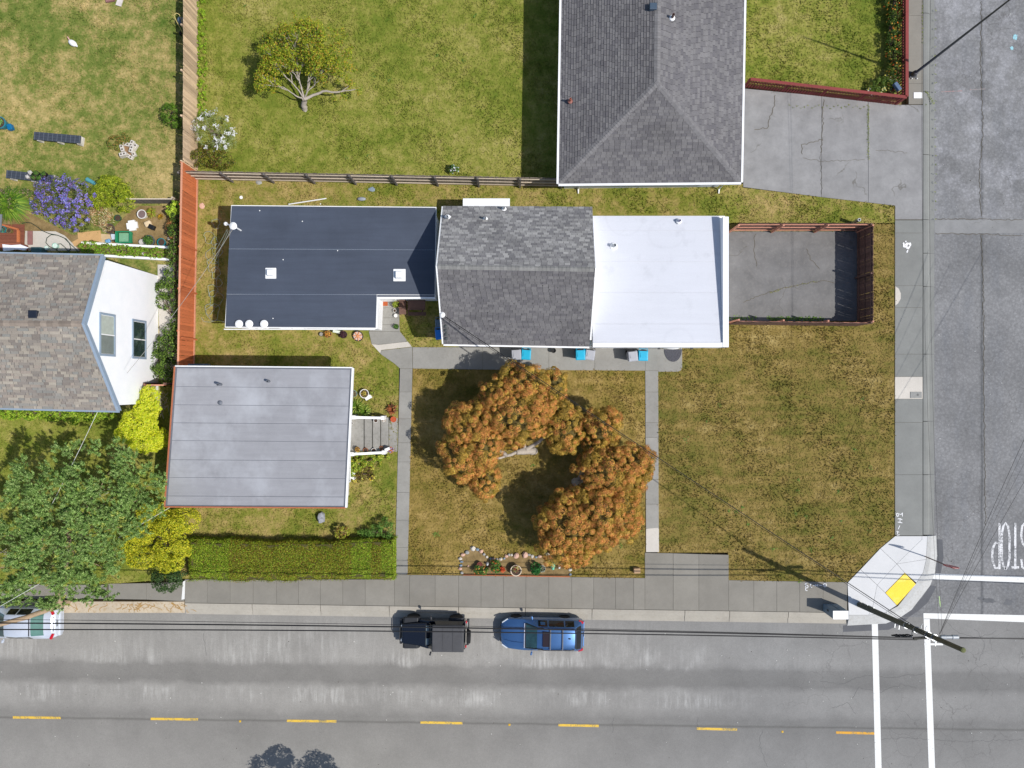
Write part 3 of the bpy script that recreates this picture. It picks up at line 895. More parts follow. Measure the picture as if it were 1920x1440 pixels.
def shingles(parent, O, u, s, length, urange, expo, tab, cols, jitter=.04, name='shingles', m=None, thick=.024, gap=.007, seed=1, surf=None):
    """rows of overlapping shingle tabs on a roof slope; O eave start, u along the eave, s up the slope"""
    g = random.Random(seed)
    O, u, s = Vector(O), Vector(u).normalized(), Vector(s).normalized()
    n = u.cross(s)
    if n.z < 0: n = -n
    b = MB()
    rows = int(length / expo)
    for r in range(rows):
        s0 = r * expo; s1 = min(length, s0 + expo * 1.06)
        a0, a1 = urange(s0); c0, c1 = urange(min(length, s0 + expo))
        x = min(a0, c0) - g.uniform(0, .3)
        while x < max(a1, c1):
            w = tab() if callable(tab) else tab
            xa, xb = x + gap, x + w - gap
            x += w
            l0, l1 = max(xa, a0), min(xb, a1); t0, t1 = max(xa, c0), min(xb, c1)
            if l1 <= l0 or t1 < t0: 
                if t1 <= t0 or l1 < l0: continue
            h = thick * g.uniform(.8, 1.5)
            j = 1 + g.uniform(-jitter, jitter)
            c = g.choice(cols); c = (c[0] * j, c[1] * j, c[2] * j)
            q = (lambda uu, ss, hh: surf(uu, ss) + n * hh) if surf else (lambda uu, ss, hh: O + u * uu + s * ss + n * hh)
            b.face([q(l0, s0, h + .004), q(l1, s0, h + .004), q(t1, s1, .004), q(t0, s1, .004)], c)
            b.face([q(l0, s0, 0), q(l1, s0, 0), q(l1, s0, h + .004), q(l0, s0, h + .004)], (c[0] * .8, c[1] * .8, c[2] * .8))
    return b.build(name, m or M_SHG, parent, kind='stuff')

def caps(parent, A, B, n_left, n_right, w, step, m, seed=0, name='ridge_cap'):
    """folded cap shingles lapped along a hip or ridge from A (low) to B"""
    A, B = Vector(A), Vector(B)
    d = (B - A); Ln = d.length; d.normalize()
    ml, mr = Vector(n_left), Vector(n_right)         # directions down each side of the ridge
    b = MB(); h = .012
    up = (Vector((0, 0, 1)) - d * d.z).normalized()
    z0 = Vector((0, 0, 0))
    e = step * 1.12
    vs = [ml * w + up * .018, up * (.02 + h) + ml * 0, mr * w + up * .018]
    v2 = [ml * w + up * .006 + d * e, up * .014 + d * e, mr * w + up * .006 + d * e]
    b.mesh(vs + v2 + [ml * w, z0, mr * w], [(0, 1, 4, 3), (1, 2, 5, 4), (6, 7, 1, 0), (7, 8, 2, 1)])
    me = local_mesh(b, name, m)
    rl = root_loc(parent)
    k = 0
    while k * step < Ln - step * .5:
        inst(name, me, parent, A + d * (k * step) - rl)
        k += 1

def flat_slab(poly, z0, z1): 
    b = MB(); b.prism(poly, z0, z1); return b

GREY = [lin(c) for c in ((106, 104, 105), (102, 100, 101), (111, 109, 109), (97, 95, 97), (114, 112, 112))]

# ---- hip roofed house (top)
hz, rz_ = 2.7, 4.35
e0, e1 = P(1047, 345, hz), P(1389, 342, hz)
f0, f1 = P(1056.5, -260, hz), P(1400, -262, hz)
h0, h1 = P(1232, 155, rz_), P(1234, -90, rz_)
hip = thing('hip_roof_house', 'grey shingled hip roof house with white gutters beside the red fence and driveway', 'house', ((e0 + f1) / 2) * Vector((1, 1, 0)))
def lerp2(a, b, t): return a + (b - a) * t
ins_ = .5
wl = [e0 + Vector((ins_, ins_, 0)), e1 + Vector((-ins_, ins_, 0)), f1 + Vector((-ins_, -ins_, 0)), f0 + Vector((ins_, -ins_, 0))]
wallh = MB().prism([(p.x, p.y) for p in wl], -.1, hz - .02).build('wall', M_WALLB, hip)
roofm = MB()
roofm.mesh([e0, e1, f1, f0, h0, h1], [(0, 1, 4), (1, 2, 5, 4), (2, 3, 5), (3, 0, 4, 5), (3, 2, 1, 0)])
roof = roofm.build('roof', M_FELT, hip)
def slope(par, A, B, top0, top1, seed, expo, tab, cols, **k):
    A, B = Vector(A), Vector(B); u = (B - A).normalized()
    mid = (Vector(top0) - A); s = mid - u * mid.dot(u); Ls = s.length; s.normalize()
    t0 = (Vector(top0) - A).dot(u); t1 = (Vector(top1) - A).dot(u); L0 = (B - A).length
    T0, T1 = Vector(top0), Vector(top1)
    def surf(uu, ss):
        f = ss / Ls; lo = t0 * f; hi = L0 + (t1 - L0) * f
        gq = (uu - lo) / (hi - lo) if hi - lo > 1e-4 else 0
        return A.lerp(T0, f).lerp(B.lerp(T1, f), gq) + Vector((0, 0, .01))
    return shingles(par, A + Vector((0, 0, .01)), u, s, Ls, lambda q: (t0 * q / Ls, L0 + (t1 - L0) * q / Ls), expo, tab, cols, seed=seed, surf=surf, **k)
slope(roof, e0, e1, h0, h0, 1, .15, .30, GREY)
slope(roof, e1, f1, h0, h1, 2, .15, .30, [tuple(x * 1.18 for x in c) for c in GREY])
slope(roof, f0, e0, h1, h0, 3, .15, .30, GREY)
slope(roof, f1, f0, h1, h1, 4, .15, .30, GREY)
M_CAP = mat('ridge_cap_grey', (120, 118, 118), 0.9, 0.18, 9, rnd=.12)
def perp_down(d, sgn):
    d = Vector(d).normalized(); q = Vector((d.y, -d.x, 0)).normalized() * sgn
    return q
for A, B in ((e0, h0), (e1, h0), (h0, h1)):
    d = B - A
    hd = Vector((d.x, d.y, 0)).normalized()
    l = Vector((-hd.y, hd.x, -.22)); r = Vector((hd.y, -hd.x, -.22))
    caps(roof, A + Vector((0, 0, .02)), B + Vector((0, 0, .02)), l, r, .17, .145, M_CAP)
gut = MB()
def rail(b, A, B, off, w, h):
    A, B = Vector(A), Vector(B); d = (B - A).normalized(); n = Vector((d.y, -d.x, 0)) * off
    c = (A + B) / 2 + n
    b.box(c, ((B - A).length, w, h), rz=math.atan2(d.y, d.x))
rail(gut, e0, e1, .06, .11, .12); rail(gut, e1, f1, .05, .11, .12); rail(gut, f0, e0, .05, .11, .12)
gut.build('gutter', M_TRIMW, hip)
for px in (1084, 1347):
    q = P(px, 347, 0); b = MB()
    b.tube([(q.x, e0.y + .03, 2.65), (q.x, e0.y + .45, 2.3), (q.x, e0.y + .45, .15), (q.x, e0.y + .2, .05)], .045, 6); b.build('downspout', M_TRIMW, hip)
wy = e0.y + ins_
for px, w in ((1120, 1.2), (1200, 1.6), (1290, 1.2)):
    window(hip, (P(px, 345, 2).x, wy, 1.5), (1, 0, 0), w, 1.0, (0, -1, 0), split='v')
def pipe(par, px, py, z, h, r, m, base=None, name='vent_pipe'):
    c = P(px, py, z)
    b = MB(); b.lathe(c, [(r, -.1), (r, h), (r * .7, h), (r * .7, h - .1)], 10)
    o = b.build(name, m, par)
    if base:
        b = MB(); b.lathe(c, [(r * 2.4, .0), (r * 2.2, .05), (r * 1.1, .1)], 10); b.build('flashing', base, o)
    return o
M_COPPER = mat('pipe_red', (166, 96, 78), .6)
pipe(hip, 1069, 190, 3.0, .35, .06, M_COPPER, mat('flash_red', (150, 100, 90), .7))
pipe(hip, 1260, 34, 4.15, .4, .07, mat('pipe_brown', (96, 72, 66), .6), M_TRIMW)
b = MB(); q = P(1224, 14, 4.32); b.box((q.x, q.y, 4.36), (.38, .34, .26)); b.build('roof_vent', mat('vent_slate', (66, 82, 98), .5), hip, bevel=.02)

# ---- dark flat roofed wing
dz = 2.55
D = [P(x, y, dz) for x, y in ((433.5, 384.5), (818, 388), (815.5, 558), (708, 558.5), (705.5, 616.5), (421.5, 614))]
dark = thing('flat_roof_house', 'low house with dark blue grey membrane roof and two white skylights', 'house', P(620, 500, 0))
Dp = [(p.x, p.y) for p in D]
MB().prism([(D[0].x + .2, D[0].y - .2), (D[1].x - .12, D[1].y - .2), (D[2].x - .12, D[2].y + .12), (D[3].x - .15, D[3].y + .12), (D[4].x - .15, D[4].y + .1), (D[5].x + .2, D[5].y + .1)], -.1, dz - .2).build('wall', M_WALLW, dark)
roofd = MB().prism(Dp, dz - .2, dz - .012).build('roof', M_TRIMW, dark)
def membrane(name, c, rough=.6, var=.10, cloud=None, grid=0.0, spec=.35):
    n = NT(name); base = lin(c)
    a = n.noise(.35, 5, .6); w = n.noise(1.0, 5, .6, n.map((.3, 4, 1))); f = n.noise(30, 3, .6)
    col = n.ramp(a, [(.3, tuple(x * (1 - var) for x in base)), (.7, tuple(x * (1 + var) for x in base))])
    col = n.mix(1.0, col, n.ramp(w, [(.3, (1 - var * .7,) * 3), (.7, (1 + var * .7,) * 3)]), 'MULTIPLY')
    col = n.mix(1.0, col, n.ramp(f, [(.3, (.95,) * 3), (.7, (1.05,) * 3)]), 'MULTIPLY')
    if cloud:
        cl = n.noise(.45, 6, .62, n.map(loc=(3, 8, 0), scale=(1, .8, 1)))
        col = n.mix(n.ramp(cl, [(.48, 0), (.72, .8)]), col, lin(cloud))
    dk = n.noise(.8, 7, .7, n.map(loc=(11, 2, 0)))
    col = n.mix(n.ramp(dk, [(.56, 0), (.74, .30)]), col, lin(tuple(x * .78 for x in c)))
    ed = n.voro(.32, n.map(loc=(2, 9, 0)), 'F1')
    col = n.mix(n.ramp(ed, [(.30, 0), (.33, .10), (.36, 0)]), col, lin(tuple(x * .8 for x in c)))
    n.color(col)
    n.bump(f, .08, .004)
    return n.set(rough, 0, spec)
M_MEMD = membrane('membrane_dark', (70, 77, 90), .55, .12)
M_SEAM = mat('seam_light', (108, 118, 132), .6, .2, 12)
def strips(par, poly4, n_or_ys, z, m, zjit=.003, gap=.012, name='membrane_strip', zfun=None):
    """poly4: TL, TR, BR, BL in metres (xy). strips stacked from top to bottom at fractions"""
    TL, TR, BR, BL = [Vector((p[0], p[1], 0)) for p in poly4]
    fr = n_or_ys
    for k, (a, c) in enumerate(zip(fr[:-1], fr[1:])):
        ga = gap / (TL - BL).length / 2 if k else 0; gc = gap / (TL - BL).length / 2 if k < len(fr) - 2 else 0
        q = [TL.lerp(BL, a + ga), TR.lerp(BR, a + ga), TR.lerp(BR, c - gc), TL.lerp(BL, c - gc)]
        za = [zfun(p) if zfun else z for p in q]
        j = .004 + (k % 2) * zjit
        b = MB(); b.hexa([(p.x, p.y, zz - .010) for p, zz in zip(q, za)][::-1], [(p.x, p.y, zz + j) for p, zz in zip(q, za)][::-1])
        b.build(name, m, par)
x0s, x1s = D[5], D[4]
def at_d(px, py): return P(px, py, dz)
strips(roofd, [at_d(434.5, 386), at_d(817, 389.5), at_d(816, 468), at_d(429.5, 466)], [0, 1], dz, M_MEMD)
strips(roofd, [at_d(429.5, 467), at_d(816, 469), at_d(815, 552.5), at_d(425.2, 551)], [0, 1], dz, M_MEMD, gap=.02)
strips(roofd, [at_d(425, 552), at_d(706.5, 553), at_d(704.5, 614.5), at_d(423, 612.5)], [0, 1], dz, M_MEMD)
strips(roofd, [at_d(707.3, 553.2), at_d(815, 553.6), at_d(814.5, 556.6), at_d(707.2, 556.6)], [0, 1], dz, M_MEMD)
b = MB()
for y0, y1, x0, x1 in ((466.5, 468.5, 429, 816), (551.4, 552.8, 425, 706)):
    rail(b, at_d(x0, y0) + Vector((0, 0, .008)), at_d(x1, y1) + Vector((0, 0, .008)), 0, .025, .008)
b.build('seam', M_SEAM, roofd)
def skylight(px, py, w, lbl, dx, dy):
    c = P(px, py, dz)
    b = MB(); b.box((c.x, c.y, dz + .03), (w, w, .07)); o = b.build('skylight', M_PVC, dark, bevel=.03)
    b = MB(); b.hexa([(c.x + sx * w * .32 + dx, c.y + sy * w * .32 + dy, dz + .065) for sx, sy in ((-1, -1), (1, -1), (1, 1), (-1, 1))], [(c.x + sx * w * .24 + dx, c.y + sy * w * .24 + dy, dz + .30) for sx, sy in ((-1, -1), (1, -1), (1, 1), (-1, 1))])
    b.build('skylight_dome', M_TRIMW, o, bevel=.02)
skylight(508, 512.5, .60, '', .02, .02); skylight(749, 516, .68, '', 0, 0)
for px in (448.5, 467.5, 495.5):
    c = P(px, 607.5, dz + .15)
    b = MB(); b.lathe((c.x, c.y, dz), [(.10, 0), (.10, .14), (.21, .15), (.22, .18), (.12, .22), (.11, .205), (.05, .21)], 20); b.build('vent_cap', M_PVC, dark, smooth=False)
b = MB()
for px, py in ((487, 395), (567, 415), (633, 470), (531, 487), (512, 597), (601, 382.5)):
    q = P(px, py, dz); b.ball((q.x, q.y, dz + .012), .035, 6, 4)
b.build('roof_debris', M_PVC, dark)
b = MB()
mcx = P(438, 424, 3.6)
b.tube([(mcx.x - .02, mcx.y, 2.2), (mcx.x, mcx.y, 3.55)], .045, 8); b.lathe((mcx.x, mcx.y, 3.55), [(.06, 0), (.19, .05), (.20, .12), (.10, .18), (.03, .2)], 16)
q = P(424, 420, 3.2); b.tube([(mcx.x, mcx.y, 3.5), (q.x, q.y, 3.3)], .04, 6); b.ball((q.x, q.y, 3.25), .11, 8, 6)
b.build('service_mast', M_PVC, dark)
for k, py in enumerate((552, 575)):
    c = P(418.5, py, 1.6)
    b = MB(); b.box((D[5].x + .13, c.y, 1.2), (.30, .64, 1.0)); b.build('meter_cabinet', M_PVC, dark, bevel=.02)
sy = D[5].y + .1
for px, w in ((478, 1.0), (545, 1.4), (640, 1.2)):
    window(dark, (P(px, 614, 1.5).x, sy, 1.45), (1, 0, 0), w, .9, (0, -1, 0), split='v')
b = MB(); c0, c1 = P(600, 618, 1.7), P(706, 619, 1.7)
b.box(((D[4].x + P(420, 616, 2.3).x) / 2, D[4].y - .02, 2.44), (abs(D[4].x - D[5].x) - .02, .05, .16)); b.build('fascia', M_TRIMW, dark)
b = MB(); rail(b, D[3] + Vector((0, 0, -.09)), D[4] + Vector((0, 0, -.09)), -.03, .06, .16); rail(b, D[3] + Vector((0, 0, -.09)), D[2] + Vector((0, 0, -.09)), .03, .06, .158); b.build('fascia', M_TRIMW, dark)
door(dark, (P(720, 0, 0).x + .4, D[3].y + .12, 0.05), (1, 0, 0), (0, -1, 0), .85, 2.0)

# ---- gabled middle house
gz, gr = 2.9, 5.2
g_tl, g_tr, g_br, g_bl = P(831, 387, gz), P(1110.5, 388.5, gz), P(1105, 649.5, gz), P(831.5, 645, gz)
g_l, g_r = P(820, 499, gr), P(1116, 504, gr)
gab = thing('gable_house', 'middle house with grey shingled gable roof between the dark roof and the white roof', 'house', P(965, 520, 0))
wi = .12
MB().prism([(g_tl.x + wi + .05, g_tl.y - .3), (g_tr.x - .03, g_tr.y - .3), (g_tr.x - .03, g_br.y + .35), (g_tl.x + wi + .05, g_bl.y + .35)], -.1, gz - .05).build('wall', M_WALLW, gab)
# gable end triangles
for xx, th in ((g_tl.x + wi + .05, .12), (g_tr.x - .15, .115)):
    b = MB()
    ym = (g_l.y + g_r.y) / 2
    tri = [(g_tl.y - .3, gz - .05), (g_bl.y + .35, gz - .05), (ym, gr - .16)]
    b.mesh([(xx, y, z) for y, z in tri] + [(xx + th, y, z) for y, z in tri], [(0, 1, 2), (5, 4, 3), (0, 3, 4, 1), (1, 4, 5, 2), (2, 5, 3, 0)])
    b.build('gable', M_WALLW, gab)
t = Vector((0, 0, -.12))
dn = Vector((0, 0, -.05))
rf = MB().mesh([v + dn for v in (g_tl, g_tr, g_r, g_l, g_br, g_bl)] + [v + t for v in (g_tl, g_tr, g_r, g_l, g_br, g_bl)],
    [(0, 1, 2, 3), (3, 2, 4, 5), (6, 9, 8, 7), (9, 11, 10, 8), (0, 6, 7, 1), (5, 4, 10, 11), (0, 3, 9, 6), (3, 5, 11, 9), (1, 7, 8, 2), (2, 8, 10, 4)]).build('roof', M_FELT, gab)
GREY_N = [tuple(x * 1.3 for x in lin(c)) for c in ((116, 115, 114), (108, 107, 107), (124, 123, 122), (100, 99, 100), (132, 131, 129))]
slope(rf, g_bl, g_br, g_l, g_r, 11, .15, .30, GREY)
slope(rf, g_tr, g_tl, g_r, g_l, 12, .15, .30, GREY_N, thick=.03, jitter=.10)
caps(rf, g_l + Vector((0, 0, .02)), g_r + Vector((0, 0, .02)), Vector((0, 1, -.62)), Vector((0, -1, -.62)), .15, .2, mat('ridge_cap_pale', (134, 133, 130), .9, .15, 9, rnd=.2))
b = MB()
for A, B in ((g_bl, g_l), (g_l, g_tl)):
    A, B = A + Vector((-.03, 0, -.03)), B + Vector((-.03, 0, -.03))
    b.hexa([A + Vector((-.05, 0, -.2)), A + Vector((.03, 0, -.2)), B + Vector((.03, 0, -.2)), B + Vector((-.05, 0, -.2))], [A + Vector((-.05, 0, .05)), A + Vector((.03, 0, .05)), B + Vector((.03, 0, .05)), B + Vector((-.05, 0, .05))])
b.build('bargeboard', M_TRIMW, gab)
b = MB(); rail(b, g_bl + Vector((0, 0, -.06)), g_br + Vector((0, 0, -.06)), .05, .10, .12); b.build('gutter', M_TRIMW, gab)
for px, py, z, r in ((839, 409, 3.35, .085), (910, 411, 3.4, .06), (945, 392, 3.05, .06)):
    pipe(gab, px, py, z, .38, r, M_GALV, M_TRIMW)
# holes left by missing tabs: small dark pits spread on the south slope
b = MB(); g = random.Random(5)
us = (g_br - g_bl); ss = (g_l - g_bl)
nn_ = us.cross(ss).normalized()
for k in range(70):
    p = g_bl + us * g.uniform(.03, .97) + ss * (g.random() ** 1.3 * .8 + .02) + nn_ * .032
    b.box(p, (.05, .035, .006), rot=Matrix((us.normalized(), ss.normalized(), nn_)).transposed())
b.build('worn_spot', M_BLACK, rf, kind='stuff')
# service mast and row of small cap vents at the left edge
mp = P(829, 590, 4.6)
b = MB(); b.tube([(mp.x, mp.y, 2.6), (mp.x, mp.y, 4.45)], .04, 8); b.lathe((mp.x, mp.y, 4.45), [(.05, 0), (.15, .04), (.15, .1), (.07, .17), (.02, .18)], 14); b.build('service_mast', M_PVC, gab)
b = MB()
for py in (612, 619, 626, 634):
    q = P(836, py, 3.35); zz = gz + (q.y - g_bl.y) / (g_l.y - g_bl.y) * (gr - gz)
    b.lathe((q.x, q.y, zz), [(.10, 0), (.10, .08), (.03, .12)], 10)
b.build('vent_cap', mat('cap_dark', (70, 74, 74), .6), gab)
# white lean-to roof behind
q0, q1 = P(868, 372, 2.4), P(956, 386, 2.4)
b = MB(); b.hexa([(q0.x, q0.y, 2.33), (q1.x, q0.y, 2.33), (q1.x, g_tl.y - .34, 2.5), (q0.x, g_tl.y - .34, 2.5)], [(q0.x, q0.y, 2.39), (q1.x, q0.y, 2.39), (q1.x, g_tl.y - .34, 2.56), (q0.x, g_tl.y - .34, 2.56)])
aw = b.build('porch_roof', M_TRIMW, gab)
b = MB()
for xx in (q0.x + .1, q1.x - .1): b.box((xx, q0.y - .1, 1.15), (.09, .09, 2.34))
b.build('porch_post', M_TRIMW, aw)
gsy = g_bl.y + .35
for px, w in ((872, 1.1), (955, .9), (1045, 1.1)):
    window(gab, (P(px, 650, 1.6).x, gsy, 1.55), (1, 0, 0), w, 1.0, (0, -1, 0), split='v')
for px in (910, 1000, 1085):
    door(gab, (P(px, 650, 1).x, gsy, .05), (1, 0, 0), (0, -1, 0))
for px, c in ((1028, (30, 30, 32)),):
    q = P(px, 655, 2.0); b = MB(); b.lathe((q.x, gsy - .13, 1.9), [(.05, 0), (.11, .04), (.11, .22), (.04, .3)], 10); b.build('wall_lamp', mat('lamp_black', c, .4), gab)

# ---- white flat roofed house
wz0, wz1 = 2.92, 2.40           # roof falls to the north
def wzf(p):
    yS, yN = P(0, 645, 2.9).y, P(0, 405, 2.4).y
    return wz0 + (wz1 - wz0) * (p.y - yS) / (yN - yS)
whh = thing('white_roof_house', 'house with brilliant white flat roof joined to the gabled house', 'house', P(1235, 525, 0))
wtl, wtr, wbr, wbl = P(1108, 404.5, 2.42), P(1363, 404, 2.42), P(1366, 651, 3.0), P(1104.5, 649.5, 2.95)
wx0, wx1 = g_tr.x + .02, P(1366, 525, 3.02).x
wyN, wyS = wtl.y, wbr.y
MB().prism([(wx0, wyN - .15), (wx1 - .12, wyN - .15), (wx1 - .12, wyS + .12), (wx0, wyS + .12)], -.1, 2.28).build('wall', M_WALLW, whh)
b = MB(); b.hexa([(wx0, wyN, 2.28), (wx1, wyN, 2.28), (wx1, wyS, 2.28), (wx0, wyS, 2.28)][::-1], [(wx0, wyN, wz1 - .015), (wx1, wyN, wz1 - .015), (wx1, wyS, wz0 - .015), (wx0, wyS, wz0 - .015)][::-1])
M_WR = membrane('membrane_white', (203, 205, 211), .5, .025, spec=.3)
rw = b.build('roof', M_WALLW, whh)
fr = [0, .118, .365, .61, .855, 1]
strips(rw, [(wx0 + .01, wyN - .01), (wx1 - .31, wyN - .01), (wx1 - .31, wyS + .26), (wx0 + .01, wyS + .26)], fr, 0, M_WR, zjit=.004, gap=.008, zfun=wzf)
b = MB(); b.box((wx1 - .15, (wyN + wyS) / 2 - .1, 2.8), (.30, wyN - wyS - .2, .5))
b.build('parapet', M_WALLW, whh)
b = MB(); b.box(((wx0 + wx1) / 2 - .16, wyS + .125, 2.92), (wx1 - wx0 - .32, .25, .20)); b.build('parapet', M_WALLW, whh)
pipe(whh, 1151, 462, 2.55, .38, .09, M_GALV, M_PVC); pipe(whh, 1273, 415, 2.5, .25, .07, mat('pipe_lilac', (150, 148, 172), .5), M_PVC)
wsy = wyS + .12
for px, w in ((1150, 1.2), (1225, 1.2), (1300, 1.2), (1340, .8)):
    window(whh, (P(px, 650, 1.6).x, wsy, 1.55), (1, 0, 0), w, 1.0, (0, -1, 0), split='v')
for px in (1185, 1262): door(whh, (P(px, 650, .6).x, wsy, .05), (1, 0, 0), (0, -1, 0))
q = P(1262, 656, 2.2)
b = MB()
pts = [(q.x + .46 * math.cos(t), wsy - .04 - .16 * math.sin(t), 2.15 + .0 * t) for t in [math.pi * k / 10 for k in range(11)]]
b.hexa(pts, [(q.x + (x - q.x) * .35, wsy - .03 + (y - wsy) * .25, 2.42) for x, y, z in pts]); b.build('door_canopy', M_TRIMW, whh)
for px in (1236, 1297):
    q2 = P(px, 652, 2); b = MB(); b.box((q2.x, wsy - .1, 1.95), (.12, .16, .2)); b.build('wall_lamp', mat('lamp_dark', (52, 54, 58), .4), whh)

# ---- grey flat roofed house (front left)
fz = 3.0
F = [P(x, y, fz) for x, y in ((328.5, 687), (660.5, 690), (648, 951.5), (309.5, 949.5))]
fr_h = thing('grey_roof_house', 'front house with silvery grey flat roof and rust brown fascia', 'house', P(485, 820, 0))
MB().prism([(F[0].x + .25, F[0].y - .2), (F[1].x - .78, F[1].y - .2), (F[2].x - .50, F[2].y + .2), (F[3].x + .3, F[3].y + .2)], -.1, fz - .25).build('wall', mat('wall_sand', (206, 198, 184), .8, .08, 2), fr_h)
MB().prism([(p.x, p.y) for p in F], fz - .25, fz - .012).build('soffit', mat('felt_silver_joint', (104, 108, 116), .8), fr_h)
rg = [o for o in fr_h.children if o.name.startswith('soffit')][0]
rg.name = 'roof'
M_MEMG = membrane('membrane_silver', (151, 151, 154), .42, .09, cloud=(178, 180, 184), spec=.4)
M_EDGE = membrane('membrane_edge', (186, 196, 204), .45, .06)
ysf = [0, .135, .268, .40, .53, .67, .80, .935, 1]
def fq(u, v):
    a = F[0].lerp(F[1], u); c = F[3].lerp(F[2], u); return a.lerp(c, v)
strips(rg, [fq(.012, .012), fq(.988, .012), fq(.988, .988), fq(.012, .988)], ysf, fz, M_MEMG, zjit=.004, gap=.022)
b = MB()
for A, B, off in ((F[3], F[0], .02), (F[2], F[3], .02)): rail(b, A + Vector((0, 0, -.06)), B + Vector((0, 0, -.06)), off * -1, .07, .20)
b.build('fascia', M_TRIMR, fr_h)
b = MB()
rail(b, F[1] + Vector((0, 0, -.05)), F[2] + Vector((0, 0, -.05)), -.03, .10, .19); rail(b, F[0] + Vector((0, 0, -.06)), F[1] + Vector((0, 0, -.06)), -.02, .06, .18); b.build('fascia', M_TRIMW, fr_h)
M_SLATE = mat('pipe_slate', (104, 108, 116), .5)
for px, py, hh in ((415, 721, .5), (505, 715, .35)): pipe(fr_h, px, py, fz, hh, .07, M_SLATE)
q = P(413, 755, fz); b = MB(); b.lathe((q.x, q.y, fz), [(.13, 0), (.12, .06), (.05, .11)], 12); b.build('roof_drain', M_SLATE, fr_h)
for py, w in ((740, 1.4), (880, 1.4)): window(fr_h, (F[1].x - .78 + (.08 if py < 800 else .17), P(0, py, 1.5).y, 1.6), (0, 1, 0), w, 1.1, (1, 0, 0), split='v')
door(fr_h, (F[1].x - .66, P(0, 811, .6).y, .62), (0, 1, 0), (1, 0, 0))
for px in (400, 560): window(fr_h, (P(px, 950, 1.5).x, F[2].y + .2, 1.6), (1, 0, 0), 1.5, 1.1, (0, -1, 0), split='v')

# ---- white gabled two storey house (left)
nz_, rdz, sz_ = 5.6, 7.05, 5.35
gx = P(296, 600, 0).x
a_n, a_r, a_s = P(193, 480, nz_), P(157, 607, rdz), P(222, 770, sz_)
l_n, l_r, l_s = P(-260, 470, nz_), P(-260, 604, rdz), P(-260, 758, sz_)
two = thing('two_storey_house', 'white two storey house with brown mottled shingle roof and a gable wall of two windows', 'house', P(60, 610, 0))
xr_n, xr_s = P(297, 516, 0).x, P(303, 745, 0).x
yn, ys_ = a_n.y - .15, a_s.y + .25
xl_ = l_n.x + .3
MB().prism([(xl_, yn), (xr_n - .0, yn), (xr_n - .0, ys_), (xl_, ys_)], -.1, 5.2).build('wall', M_WALLW, two)
prof = [(yn, 5.2), (ys_, 5.2), (a_r.y, rdz - .20)]
for xx, th in ((xr_n, -.15), (xl_, .15)):
    b = MB()
    b.mesh([(xx, y, z) for y, z in prof] + [(xx + th, y, z) for y, z in prof], [(0, 1, 2), (5, 4, 3), (0, 3, 4, 1), (1, 4, 5, 2), (2, 5, 3, 0)])
    b.build('gable', M_WALLW, two)
A = [Vector(v) for v in (a_n, l_n, l_r, a_r, a_s, l_s)]
for v in A[:1] + A[3:5]: v.x = min(v.x, gx + .02) if v is not A[4] else v.x
t = Vector((0, 0, -.16))
rt = MB().mesh([v + Vector((0, 0, -.06)) for v in A] + [v + t for v in A], [(0, 1, 2, 3), (3, 2, 5, 4), (9, 8, 7, 6), (10, 11, 8, 9), (0, 3, 9, 6), (3, 4, 10, 9), (1, 7, 8, 2), (2, 8, 11, 5), (0, 6, 7, 1), (4, 5, 11, 10)]).build('roof', M_FELT, two)
BR = [tuple(a * .62 + b * .55 for a, b in zip(lin(c), lin((134, 127, 117)))) for c in ((136, 128, 118), (124, 118, 112), (150, 142, 130), (112, 106, 102), (160, 152, 138), (128, 128, 124), (142, 130, 120), (118, 122, 120), (104, 96, 92))]
tabw = lambda g=random.Random(21): g.choice((.16, .22, .3, .4, .55))
M_SHB = attrmat('shingle_brown', 0.92, 0.16, 20, 0.3)
slope(rt, A[1], A[0], A[2], A[3], 31, .15, tabw, BR, m=M_SHB, jitter=.06)
slope(rt, A[4], A[5], A[3], A[2], 32, .15, tabw, BR, m=M_SHB, jitter=.06)
caps(rt, A[2] + Vector((0, 0, .02)), A[3] + Vector((0, 0, .02)), Vector((0, 1, -.42)), Vector((0, -1, -.42)), .15, .3, mat('ridge_cap_brown', (140, 128, 116), .9, .15, 6, rnd=.25))
b = MB()
for P0, P1 in ((A[0], A[3]), (A[3], A[4])):
    P0, P1 = P0 + Vector((.03, 0, 0)), P1 + Vector((.03, 0, 0))
    b.hexa([P0 + Vector((-.11, 0, -.2)), P0 + Vector((.03, 0, -.2)), P1 + Vector((.03, 0, -.2)), P1 + Vector((-.11, 0, -.2))], [P0 + Vector((-.11, 0, .06)), P0 + Vector((.03, 0, .06)), P1 + Vector((.03, 0, .06)), P1 + Vector((-.11, 0, .06))])
b.build('bargeboard', M_TRIMB, two)
b = MB()
for P0, P1, o_ in ((A[1], A[0], -.05), (A[4], A[5], -.05)): rail(b, P0 + Vector((0, 0, -.08)), P1 + Vector((0, 0, -.08)), o_, .1, .12)
b.build('gutter', M_TRIMB, two)
q = P(66, 590, 6.8); b = MB(); b.box((q.x, q.y, 6.92), (.42, .36, .2)); b.build('roof_vent', mat('vent_navy', (34, 40, 52), .4), two, bevel=.02)
def gwin(y0, y1, z0, z1, gl):
    window(two, (xr_n, (y0 + y1) / 2, (z0 + z1) / 2), (0, 1, 0), abs(y1 - y0) - .2, z1 - z0 - .2, (1, 0, 0), frame_m=M_TRIMB, glass_m=gl, split='v', ft=.10)
zc = 5.2; kk = (H - zc) / H / S
gwin((720 - 668) * kk, (720 - 588) * kk, 4.55, 5.95, [mat('blind_low', (120, 130, 126), .2), mat('blind_up', (176, 184, 174), .25)])
zc = 2.2; kk = (H - zc) / H / S
gwin((720 - 673) * kk, (720 - 600) * kk, 1.45, 2.9, M_GLASS)

